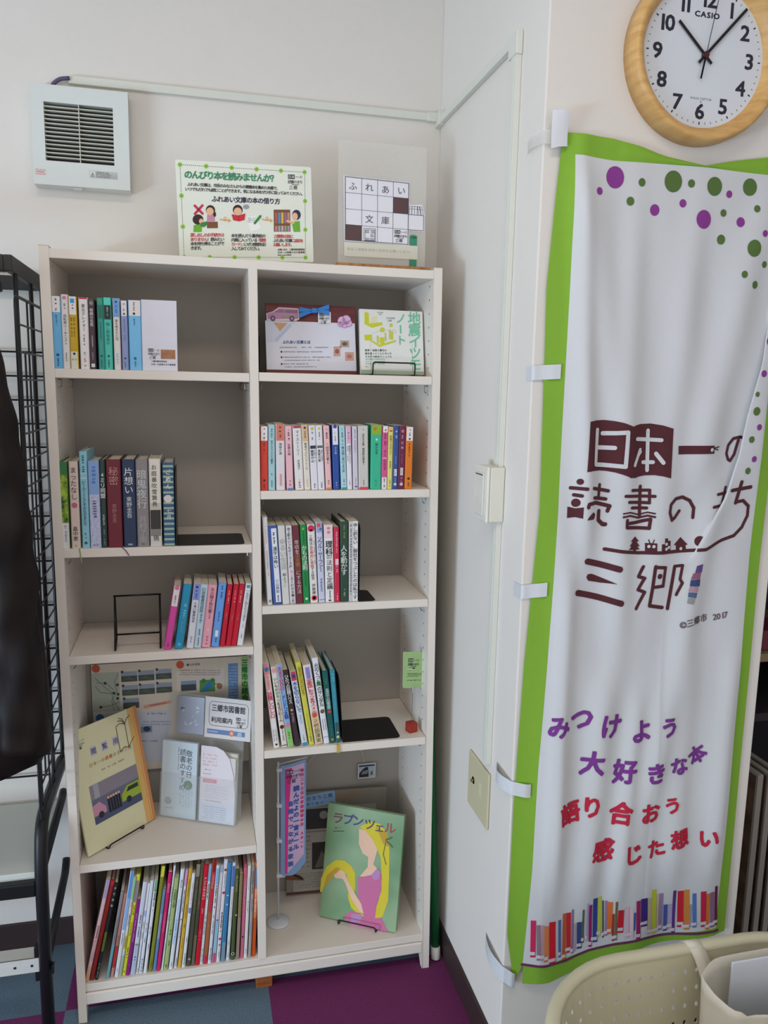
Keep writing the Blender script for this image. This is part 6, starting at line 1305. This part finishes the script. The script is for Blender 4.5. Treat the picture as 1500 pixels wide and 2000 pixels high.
for j in range(NZ + 1):
    row = []
    t = j / NZ
    zc = .28 + (1.97 - .28) * t
    xe, h, lf = fold_x(zc), fold_h(zc), fold_lift(zc)
    def zz(x):
        return ZB_in(x) + (ZT_in(x) - ZB_in(x)) * t
    xs0 = XL_in(zc)
    n1, n2 = 64, 16
    for i in range(n1 + 1):
        x = xs0 + (xe + h - xs0) * i / n1
        row.append(mapL(x, zz(min(x, 1.4595)), 0))
    for i in range(1, 8):
        s_ = i / 8; x = xe + h * (1 + math.cos(PI * s_)) / 2
        y0 = mapL(xe + h, zz(xe + h), 0)[1]; y1 = mapR(xe, zz(xe), 0)[1]
        row.append((x + .004 * math.sin(PI * s_) * min(1, h / .01) * (1 if s_ < .5 else -1), y0 + (y1 - y0) * s_, zz(x)))
    for i in range(n2 + 1):
        x = xe + (XR_in(zc) - xe) * i / n2
        row.append(mapR(x, zz(x), 0))
    rows.append(row)
mb.grid(rows, CLOTH)
panel = mb.build('cloth', bn, smooth=True)
# borders
mb = MB(); rows = []
for j in range(121):
    t = j / 120; z0 = .2373 + (2.0071 - .2373) * t; z1 = .2814 + (1.9686 - .2814) * t
    row = []
    for i in range(7):
        f = i / 6; z = z0 + (z1 - z0) * f; x = XL_out(z0) + (XL_in(z1) - XL_out(z0)) * f
        row.append(mapL(x, z, 0))
    rows.append(row)
mb.grid(rows, LIME)
rows = []
for j in range(121):
    t = j / 120; z = .30 + (1.966 - .30) * t
    rows.append([mapR(XR_in(z) + (XR_out(z) - XR_in(z)) * i / 5, z, 0) for i in range(6)])
mb.grid(rows, LIME)
rows = []
for i in range(61):
    x = .980 + (1.4895 - .980) * i / 60
    rows.append([mapAny(x, ZB_out(x) + (ZB_in(x) - ZB_out(x)) * k / 4, 0) for k in range(5)])
mb.grid(rows, LIME)
rows = []
for i in range(61):
    x = .980 + (1.50 - .980) * i / 60; zo = max(ZT_out(x), ZT_in(x) + .0015)
    rows.append([(mapAny(x, zi, 0)[0], mapAny(x, min(zi, 1.97), 0)[1] - .004 * math.sin(PI * k / 4) * (1 if x > 1.1 else .3), zi) for k in range(5) for zi in [ZT_in(x) + (zo - ZT_in(x)) * k / 4]])
mb.grid(rows, LIME)
mb.build('border', bn, smooth=True)
# printing
mb = MB(); aL = Art(mb, mapL, .009); aR = Art(mb, mapR, .009); aA = Art(mb, mapAny, .009)
PUR, DGR, MAR, WHT = M('8a3a8e', .8), M('557038', .8), M('52262c', .8), M('cfd1d3', .8)
for x, z, r_, c in BANNER['dots']:
    if z > 1.72 or x > fold_x(z) + r_:
        aA.disc(x, z, r_, PUR if c == 'p' else DGR, 1, r_ * 1.06)
    else:
        aR.disc(max(x, fold_x(z) + r_), z, r_, PUR if c == 'p' else DGR, 1, r_ * 1.06)
aL.poly(BANNER['bookshape'], MAR, 1)
for l, w in BANNER['white']:
    aL.stroke(l, w, WHT, 2)
aL.poly([BANNER['white'][2][0][0]] * 0 + [(BANNER['white'][4][0][0][0] - .004, BANNER['white'][4][0][0][1]), (BANNER['white'][4][0][0][0] + .006, BANNER['white'][4][0][0][1] - .004), (BANNER['white'][4][0][2][0] - .003, BANNER['white'][4][0][2][1])], WHT, 2)
for l, w in BANNER['mar'] + BANNER['marthin']:
    aL.stroke(l, w, MAR, 1)
for l, w in BANNER['marR']:
    aR.stroke(l, w, MAR, 1)
for l, w in BANNER['mar2']:
    aA.stroke(l, w, MAR, 1)
for p_ in BANNER['marpoly']:
    aL.poly(p_, MAR, 1)
for x, z, r_ in BANNER['marcirc']:
    aL.disc(x, z, r_, MAR, 1)
for x, z, r_ in BANNER['whitedots']:
    aL.disc(x, z, r_, WHT, 2)
for c, x, z, s_, rot, k in BANNER['chars']:
    aL.char(c, x, z, s_ * 1.16, M('7c3890', .8) if k == 0 else M('c02440', .8), 1, rot=rot, bold=.036, sx=.98)
for c, x, z in BANNER['copy']:
    aL.char(c, x, z, .019, M('6c5c60', .8), 1, rot=8, bold=.02)
for p_, c in BANNER['stack']:
    aL.poly(p_, M(c, .8), 1)
for p_, c in BANNER['books']:
    aL.poly(p_, M(c, .8), 1)
    x0 = min(q[0] for q in p_); x1 = max(q[0] for q in p_); zb = min(q[1] for q in p_)
    if x1 - x0 > .009:
        aL.rect(x0 + .002, zb + .006, x1 - .002, zb + .014, M('d8ccd4', .8), 2)
aL.stroke(BANNER['baseline'][0], BANNER['baseline'][1], M('6c3058', .8), 1)
mb.build('printed_pattern', bn)

# ---- tape strips that hold the banner to the pillar edge
TAPE = clear_mat('masking_tape', 'dde1e4', .86, .5)
TAPE2 = clear_mat('thin_tape', 'e2e2de', .5, .35)
def tape(label, corner_z, yw, xf, w, slope=0.0, bulge=0.0, m=TAPE, z_tilt=0.0):
    """from the left wall face (y = yw) round the pillar edge to x = xf on the front face"""
    mb = MB(); pts = []
    n = 10
    yy0, yy1 = yw, YP
    for i in range(n + 1):
        t = i / n; pts.append((XR - .0012 - bulge * math.sin(PI * t) , yy0 + (yy1 - .003 - yy0) * t, corner_z - slope * .3 * (1 - t)))
    for i in range(1, n + 1):
        t = i / n; x = XR + (xf - XR) * t
        d = drape(x, corner_z) if x > .945 else .002
        pts.append((x, YP - .004 - max(d, .004) * sstep(.2, .8, t) - bulge * math.sin(PI * t) * .3, corner_z + slope * t))
    mb.grid([[(p[0], p[1], p[2] - w / 2), (p[0], p[1], p[2] + w / 2)] for p in pts], m)
    mb.grid([[(p[0] + .0002, p[1] + .0002, p[2] - w / 2), (p[0] + .0002, p[1] + .0002, p[2] + w / 2)] for p in pts], m)
    o = mb.build('tape_strip', smooth=True); return tag(o, label, 'tape', 'tape strips along the banner edge')
tape('pale tape strip on the banner edge, level with the lettering-free upper cloth', 1.5645, -.634, .992, .028, .004)
tape('pale tape strip on the banner edge beside the three large bottom logo strokes', 1.126, -.622, .988, .029, .006)
tape('curled pale tape strip on the banner edge above the beige wall plate', .700, -.575, .975, .030, -.006, .014)
tape('lowest tape strip at the bottom corner of the banner border', .262, -.556, .962, .036, -.016, .010)
# top corner: a clear piece on the wall and a curling white piece on the cloth
mb = MB(); pts = [(XR - .0012 - .008 * math.sin(PI * i / 8), -.588 - .075 * i / 8, 1.998) for i in range(9)] + [(XR + .006 * i, YP - .006 - .001 * i, 1.997) for i in range(1, 5)]
mb.grid([[(p[0], p[1], p[2] - .013), (p[0], p[1], p[2] + .012)] for p in pts], TAPE2); o = mb.build('tape_strip', smooth=True)
tag(o, 'clear tape piece stuck on the wall at the top corner of the banner', 'tape', 'tape strips along the banner edge')
mb = MB(); rws = []
for i in range(9):
    t = i / 8; z = 1.978 + .060 * t; cx = .960 - .001 * t; cv = .016 * t * t
    rws.append([(cx - .016 + .002 * (1 - t), YP - .016 - cv * .4, z - .004 + .004 * t), (cx + .002, YP - .018 - cv, z), (cx + .0185 - .004 * t, YP - .016 - cv, z + .002 - .006 * t)])
mb.grid(rws, M('dcdde0', .5)); mb.grid([[(x, y + .0004, z) for x, y, z in r_] for r_ in rws], M('dcdde0', .5)); o = mb.build('tape_strip', smooth=True)
tag(o, 'white tape piece curling up from the top corner of the lime border', 'tape', 'tape strips along the banner edge')

# ================================================================== GREEN POLE
po = thing('green_pole', 'green pole with a white end cap standing between bookcase and wall', 'pole')
p0, p1 = Vector((.9095, -.275, .004)), Vector((.8985, -.06, 1.42)); d = (p1 - p0)
mb = MB(); mb.tube([p0 + d * .022, p1], .0112, M('1c6c3c', .4), 20); mb.build('shaft', po, smooth=True)
mb = MB(); mb.tube([p0, p0 + d * .001, p0 + d * .024], [.0112, .0126, .0126], M('d8d8d2', .4), 20); mb.build('end_cap', po, smooth=True)

# ================================================================== LAUNDRY BASKET
bx0, bx1, by0, by1, RIMZ = .835, 1.52, -1.52, -.932, .5
def rr_path(x0, x1, y0, y1, r):
    """points round a rounded rectangle with the same number of columns on every ring"""
    arcs = [((x0 + r, y1 - r), 90), ((x0 + r, y0 + r), 180), ((x1 - r, y0 + r), 270), ((x1 - r, y1 - r), 0)]
    pts = []; ns = (8, 11, 8, 11)
    for i, (c, a0) in enumerate(arcs):
        arc = [(c[0] + r * math.cos(math.radians(a0 + 9 * k)), c[1] + r * math.sin(math.radians(a0 + 9 * k))) for k in range(11)]
        pts += arc
        c2, a2 = arcs[(i + 1) % 4]
        q = (c2[0] + r * math.cos(math.radians(a2)), c2[1] + r * math.sin(math.radians(a2)))
        for k in range(1, ns[i]):
            t = k / ns[i]; pts.append((arc[-1][0] + (q[0] - arc[-1][0]) * t, arc[-1][1] + (q[1] - arc[-1][1]) * t))
    return pts
IVORY = M('cfcaae', .4, var=.02, scale=20)
bk_ = thing('laundry_basket', 'tall ivory plastic basket with rows of round holes in front of the banner', 'basket')
NB = len(rr_path(0, 1, 0, 1, .2))
def ring_at(z):
    ins = .014 + .05 * (1 - z / RIMZ)
    return rr_path(bx0 + ins, bx1 - ins, by0 + ins, by1 - ins, .21 - ins)
mb = MB()
zs = [.012 + (.474 - .012) * k / 14 for k in range(15)]
rings = [ring_at(z) for z in zs]
def pos(u, w):
    """u in columns (wraps), w in rows -> point on the wall"""
    i = int(math.floor(u)); f = u - i; j = min(len(zs) - 2, int(math.floor(w))); g = w - j
    def P(jj):
        a = rings[jj][i % NB]; b = rings[jj][(i + 1) % NB]; return (a[0] + (b[0] - a[0]) * f, a[1] + (b[1] - a[1]) * f)
    a, b = P(j), P(j + 1)
    return (a[0] + (b[0] - a[0]) * g, a[1] + (b[1] - a[1]) * g, zs[j] + (zs[j + 1] - zs[j]) * g)
NH = 12
for i in range(NB):
    for j in range(14):
        if j in (0,):
            mb.add([pos(i, j), pos(i + .9999, j), pos(i + .9999, j + .9999), pos(i, j + .9999)], [(0, 1, 2, 3)], IVORY); continue
        sq = []; ho = []
        for k in range(NH):
            a = 2 * PI * k / NH + PI / 4
            c_, s_ = math.cos(a), math.sin(a); mxx = max(abs(c_), abs(s_))
            off = .0
            ho.append(pos(i + .5 + .15 * c_, j + .5 + .15 * s_)); sq.append(pos(min(i + .9999, i + .5 + .4999 * c_ / mxx), min(j + .9999, j + .5 + .4999 * s_ / mxx)))
        mb.add(sq + ho, [(k, (k + 1) % NH, NH + (k + 1) % NH, NH + k) for k in range(NH)], IVORY)
# plain band up to the rim
top = ring_at(.445)
rws = []
for z, e in ((.474, 0), (.482, .002), (.488, .006)):
    r_ = ring_at(z); rws.append([(x, y, z) for x, y in r_])
mb.rings(rws, IVORY)
bod = mb.build('body', bk_)
sm = bod.modifiers.new('thick', 'SOLIDIFY'); sm.thickness = .0022; sm.offset = 0
mb = MB(); rws = []
for (e, z) in ((.0145, .486), (.010, .497), (.004, .5), (-.004, .498), (-.009, .490), (-.010, .472)):
    r_ = rr_path(bx0 + e, bx1 - e, by0 + e, by1 - e, .21 - e); rws.append([(x, y, z) for x, y in r_])
mb.rings(rws, IVORY); rim = mb.build('rim', bk_, smooth=True); sm = rim.modifiers.new('thick', 'SOLIDIFY'); sm.thickness = .0022
mb = MB(); r_ = ring_at(.012); mb.prism(r_, 'z', .004, .014, IVORY); mb.build('bottom', bk_)

# ---- canvas tote hanging in the basket
CANV = M('dcd7c8', .85, var=.03, scale=30, bump=.35, bscale=420)
tt = thing('tote_bag', 'off-white canvas tote bag whose strap hooks over the basket rim', 'bag')
def strip(pts, w, m, name, parent, tw=(1, 0, 0)):
    mb = MB(); t = Vector(tw)
    mb.grid([[Vector(p) - t * w / 2, Vector(p) + t * w / 2] for p in pts], m)
    o = mb.build(name, parent, smooth=True); s_ = o.modifiers.new('thick', 'SOLIDIFY'); s_.thickness = .0022; s_.offset = 0
    return o
hp = fillet([(1.200, -.914, .43), (1.200, -.914, .492), (1.200, -.935, .5055), (1.207, -.955, .485), (1.214, -.972, .45), (1.218, -.985, .405)], .02, 6)
strip(hp, .030, CANV, 'strap', tt)
hp2 = fillet([(1.44, -.914, .43), (1.44, -.914, .492), (1.44, -.935, .5055), (1.43, -.955, .485), (1.425, -.972, .45), (1.42, -.985, .405)], .02, 6)
strip(hp2, .030, CANV, 'strap', tt)
def tote_ring(z, w):
    """bag outline: lens-shaped mouth, y from back to front"""
    pts = []
    for k in range(48):
        a = 2 * PI * k / 48
        x = 1.325 + .170 * math.copysign(abs(math.cos(a)) ** .55, math.cos(a)); y = -1.045 + w * math.copysign(abs(math.sin(a)) ** .8, math.sin(a))
        wr = .0035 * math.sin(a * 5 + z * 22) + .002 * math.sin(a * 9 - z * 35)
        pts.append((x + wr * .5, y + wr, z))
    return pts
mb = MB(); rws = []
for j in range(17):
    t = j / 16; z = .10 + .405 * t; w = .060 + .006 * math.sin(t * 7)
    r_ = tote_ring(z, w)
    if j == 16:
        r_ = [(x, y, z - .022 * max(0, (-1.045 - y) / .06) * (1 if x > 1.19 else .5)) for x, y, z in r_]
    rws.append(r_)
mb.rings(rws, CANV); o = mb.build('bag_body', tt, smooth=True); s_ = o.modifiers.new('thick', 'SOLIDIFY'); s_.thickness = .002
mb = MB(); mb.prism([(1.325 + .165 * math.cos(a_ * PI / 12), -1.045 + .05 * math.sin(a_ * PI / 12)) for a_ in range(24)], 'z', .098, .101, CANV); mb.build('bag_base', tt)
mb = MB(); mb.box(1.228, 1.46, -1.012, -1.008, .13, .515, M('d2d8e0', .25, var=.01)); o = mb.build('plastic_file', bevel=.0015)
tag(o, 'pale blue-white plastic file standing in the canvas tote bag', 'file')

# ================================================================== DISPLAY BOARDS beyond the pillar
BRW = two_tone('cork_brown', '4c382c', '6e5444', 12, (1, 1, 2), .8, .1)
GRY = M('8c8780', .6)
labs = ['brown display board on edge, nearest the pillar, its front edge whitish', 'second brown display board on edge behind the nearest one', 'third brown display board on edge, mostly cut off by the picture edge']
for k in range(3):
    b_ = thing('display_board', labs[k], 'board', (1.604 + .042 * k, -.60 + .015 * k, 0), (0, 0, 0), 'display boards stored beyond the pillar')
    mb = MB(); mb.box(-.005, .005, .006, .44, .005, .625 - .01 * k, BRW); mb.build('panel', b_)
    mb = MB(); mb.box(-.0075, .0075, -.002, .006, .0, .632 - .01 * k, GRY); mb.box(-.0075, .0075, .006, .44, .625 - .01 * k, .632 - .01 * k, GRY); mb.build('edging', b_, bevel=.001)
rk = thing('storage_rack', 'dark storage rack standing behind the display boards beyond the pillar', 'rack', (0, 0, 0))
DK = M('26242a', .6)
mb = MB(); mb.box(1.535, 2.30, -.05, -.03, .0, 1.9, DK); mb.build('back', rk)
for z, m in ((.70, M('2c282c', .6)), (.865, M('8c7658', .6)), (1.22, M('3c383a', .6))):
    mb = MB(); mb.box(1.535, 2.30, -.42, -.05, z - .022, z, m); mb.build('shelf', rk)
mb = MB(); mb.box(1.5305, 1.5345, -.42, -.03, 0, 1.9, DK); mb.build('side', rk)
for x in (2.29,):
    mb = MB(); mb.box(x, x + .02, -.42, -.03, 0, 1.9, DK); mb.build('side', rk)
mb = MB(); mb.box(0, .10, 0, .2, 0, .055, M('6c2438', .6)); o = mb.build('magenta_box', loc=(1.742, -.40, .8652), bevel=.003); tag(o, 'dark magenta box on the rack shelf beyond the banner edge', 'box')

# ================================================================== COAT RACK with mesh sides
BLK = M('1b1b1e', .4, .1)
cr_ = thing('coat_rack', 'black wire-mesh coat rack with a white shelf board beside the bookcase', 'rack')
XS = -.050
mb = MB(); mb.box(XS - .014, XS + .002, -.372, -.016, 1.742, 1.774, M('2e2d2c', .5)); mb.box(-.62, XS - .014, -.372, -.345, 1.742, 1.774, M('2e2d2c', .5)); mb.box(-.62, XS - .014, -.035, -.016, 1.742, 1.774, M('2e2d2c', .5)); mb.build('top_frame', cr_, bevel=.002)
mb = MB()
mb.tube(fillet([(XS, -.352, .585), (XS, -.352, 1.698), (XS, -.02, 1.698), (XS, -.02, .585)], .02) , .0034, BLK, 8, True)
for y in (-.235,):
    mb.tube([(XS, y, .585), (XS, y, 1.698)], .0022, BLK, 6)
for k in range(1, 20):
    z = 1.698 - .0556 * k
    mb.tube([(XS + .003, -.352, z), (XS + .003, -.02, z)], .0022, BLK, 6)
mb.build('side_mesh', cr_)
mb = MB()
for k in range(20):
    z = 1.598 - .0575 * k
    mb.tube([(-.62, -.016, z), (XS - .006, -.016, z)], .0026, BLK, 6)
for k in range(4):
    mb.tube([(-.58 + k * .16, -.013, .5), (-.58 + k * .16, -.013, 1.6)], .0026, BLK, 6)
mb.build('back_mesh', cr_)
for y in (-.318, -.160, -.030):
    mb = MB(); mb.tube(fillet([(XS - .004, y, .54), (XS - .004, y, 1.6), (XS - .004, y - .001, 1.745)], .01), .0048, BLK, 8); mb.build('post', cr_)
mb = MB(); mb.tube(fillet([(XS - .006, -.025, .548), (XS - .006, -.322, .548), (XS - .006, -.352, .44), (XS - .006, -.352, 0)], .05, 8), .0145, BLK, 14); mb.build('leg', cr_, smooth=True)
mb = MB(); mb.tube(fillet([(-.62, -.025, .548), (-.62, -.322, .548), (-.62, -.352, .44), (-.62, -.352, 0)], .05, 8), .0145, BLK, 14); mb.build('leg', cr_, smooth=True)
mb = MB(); mb.tube(fillet([(XS - .006, -.028, .462), (XS - .006, -.05, .455), (XS - .006, -.345, .435)], .02), .010, BLK, 12); mb.build('shelf_bracket', cr_, smooth=True)
mb = MB(); mb.tube(fillet([(XS - .006, -.028, .268), (XS - .006, -.055, .245), (XS - .006, -.345, .205)], .02), .010, BLK, 12); mb.build('brace', cr_, smooth=True)
mb = MB(); mb.box(-.62, XS - .016, -.340, -.018, .418, .432, M('cdd2cc', .45, var=.02)); mb.build('shelf_board', cr_, bevel=.002)
mb = MB(); mb.box(-.62, XS - .018, -.362, -.340, .384, .418, BLK); mb.build('shelf_rail', cr_, bevel=.003)
mb = MB(); al = None; RW = M('c8c9c4', .45)
mb.box(-.62, XS - .020, -.352, -.312, .222, .226, RW); mb.box(-.62, XS - .020, -.354, -.350, .192, .226, RW)
for k in range(9):
    x = -.085 - k * .036
    c = [(x + .0034 * math.cos(t * PI / 6), -.3543, .209 + .0034 * math.sin(t * PI / 6)) for t in range(12)]; mb.add(c, [tuple(range(12))], M('2c2c34'))
mb.build('perforated_bar', cr_)
mb = MB(); mb.box(XS - .030, XS - .016, -.35, -.33, .165, .25, BLK); mb.box(XS + .008, XS + .014, -.366, -.35, .19, .21, BLK); mb.build('bar_bracket', cr_, bevel=.001)
mb = MB(); mb.box(-.125, -.074, -.405, -.365, 1.695, 1.748, BLK); mb.box(-.074, -.066, -.395, -.375, 1.700, 1.722, BLK); mb.build('rail_clamp', cr_, bevel=.004)
mb = MB(); mb.tube([(-.62, -.385, 1.722), (-.09, -.385, 1.722)], .0125, BLK, 14); mb.build('hanging_rail', cr_, smooth=True)

# ---- leather coat on a hanger
LEA = two_tone('dark_leather', '0e0a09', '251a16', 16, (1, 1, .6), .55, .8, (.35, .8), .22)
co = thing('leather_coat', 'dark brown leather coat hanging from the black rack', 'coat')
prof = [(.727, .030), (.735, .068), (.775, .092), (.842, .099), (.95, .094), (1.11, .086), (1.26, .069), (1.36, .058), (1.47, .038), (1.53, .022), (1.59, .000), (1.63, -.045), (1.65, -.12)]
cxm = -.30
def coat_edge(z):
    return interp([(p[1], p[0]) for p in prof], z, 1, 0) - .0985
mb = MB(); rws = []
zsC = [.727, .731, .74, .755, .775, .80] + [.83 + .82 * k / 36 for k in range(37)]
for z in zsC:
    xr = coat_edge(z); half = xr - cxm; row = []
    th = .060 * (1 - sstep(1.5, 1.66, z) * .6) * (.72 + .28 * sstep(.72, .80, z))
    for k in range(56):
        a = 2 * PI * k / 56
        x = cxm + half * math.copysign(abs(math.cos(a)) ** .75, math.cos(a)); y = -.455 + th * math.copysign(abs(math.sin(a)) ** .8, math.sin(a))
        wr = .009 * math.sin(x * 38 + z * 7 + 2 * math.sin(z * 6)) + .005 * math.sin(z * 23 + x * 26 + math.sin(z * 11)) + .003 * math.sin(x * 90 - z * 17)
        zz_ = z + (.0 if z > .76 else -.012 * math.cos((x - cxm) * 9))
        row.append((x, y + wr * (1 if math.sin(a) < 0 else .4), zz_))
    rws.append(row)
mb.rings(rws, LEA, True, True); mb.build('body', co, smooth=True)
# sleeve hanging at the bookcase side: oval, creased at the elbow, open cuff with a hem band
mb = MB(); rws = []
ctr = [(1.60, -.105, .046), (1.50, -.090, .054), (1.36, -.072, .056), (1.22, -.063, .053), (1.08, -.056, .050), (.95, -.051, .048), (.86, -.047, .049), (.815, -.046, .050), (.80, -.046, .051), (.797, -.046, .046)]
for i in range(61):
    z = 1.60 - (1.60 - .797) * i / 60
    cx = interp([(c[1], c[0]) for c in ctr], z, 1, 0); rd = interp([(c[2], c[0]) for c in ctr], z, 1, 0)
    row = []
    for k in range(28):
        a_ = 2 * PI * k / 28
        cr2 = .0045 * math.sin(z * 52 + 1.4 * math.sin(a_ + z * 9)) * (.35 + .65 * math.exp(-((z - 1.2) / .16) ** 2)) + .003 * math.sin(3 * a_ + z * 17) + .002 * math.sin(5 * a_ - z * 31)
        row.append((cx + (rd + cr2) * math.cos(a_), -.503 + (rd * .72 + cr2) * math.sin(a_), z - .010 * math.cos(a_ - .6) * sstep(.9, .8, z)))
    rws.append(row)
mb.rings(rws, LEA, True, True); mb.build('sleeve', co, smooth=True)
mb.v = [(2 * cxm - v[0], v[1], v[2]) for v in mb.v]; mb.f = [f[::-1] for f in mb.f]; mb.build('sleeve', co, smooth=True)
mb = MB(); seam = [(-.118, -.5215, 1.12), (-.104, -.5245, 1.05), (-.092, -.5275, .98), (-.080, -.5300, .91), (-.071, -.5320, .85)]
mb.tube(fillet(seam, .02), .0018, M('5c3830', .45), 8)
mb.build('pocket_seam', co, smooth=True)
hgr = thing('coat_hanger', 'black hanger hook carrying the leather coat on the rack rail', 'hanger')
mb = MB(); mb.tube(fillet([(-.30, -.405, 1.735), (-.30, -.385, 1.742), (-.30, -.366, 1.730), (-.30, -.380, 1.69), (-.30, -.45, 1.66)], .01), .0022, M('8c8c8c', .3, .9), 8); mb.build('hook', hgr, smooth=True)
mb = MB(); mb.tube(fillet([(-.45, -.455, 1.615), (-.30, -.455, 1.655), (-.15, -.455, 1.615)], .04), .007, BLK, 10); mb.build('bar', hgr, smooth=True)
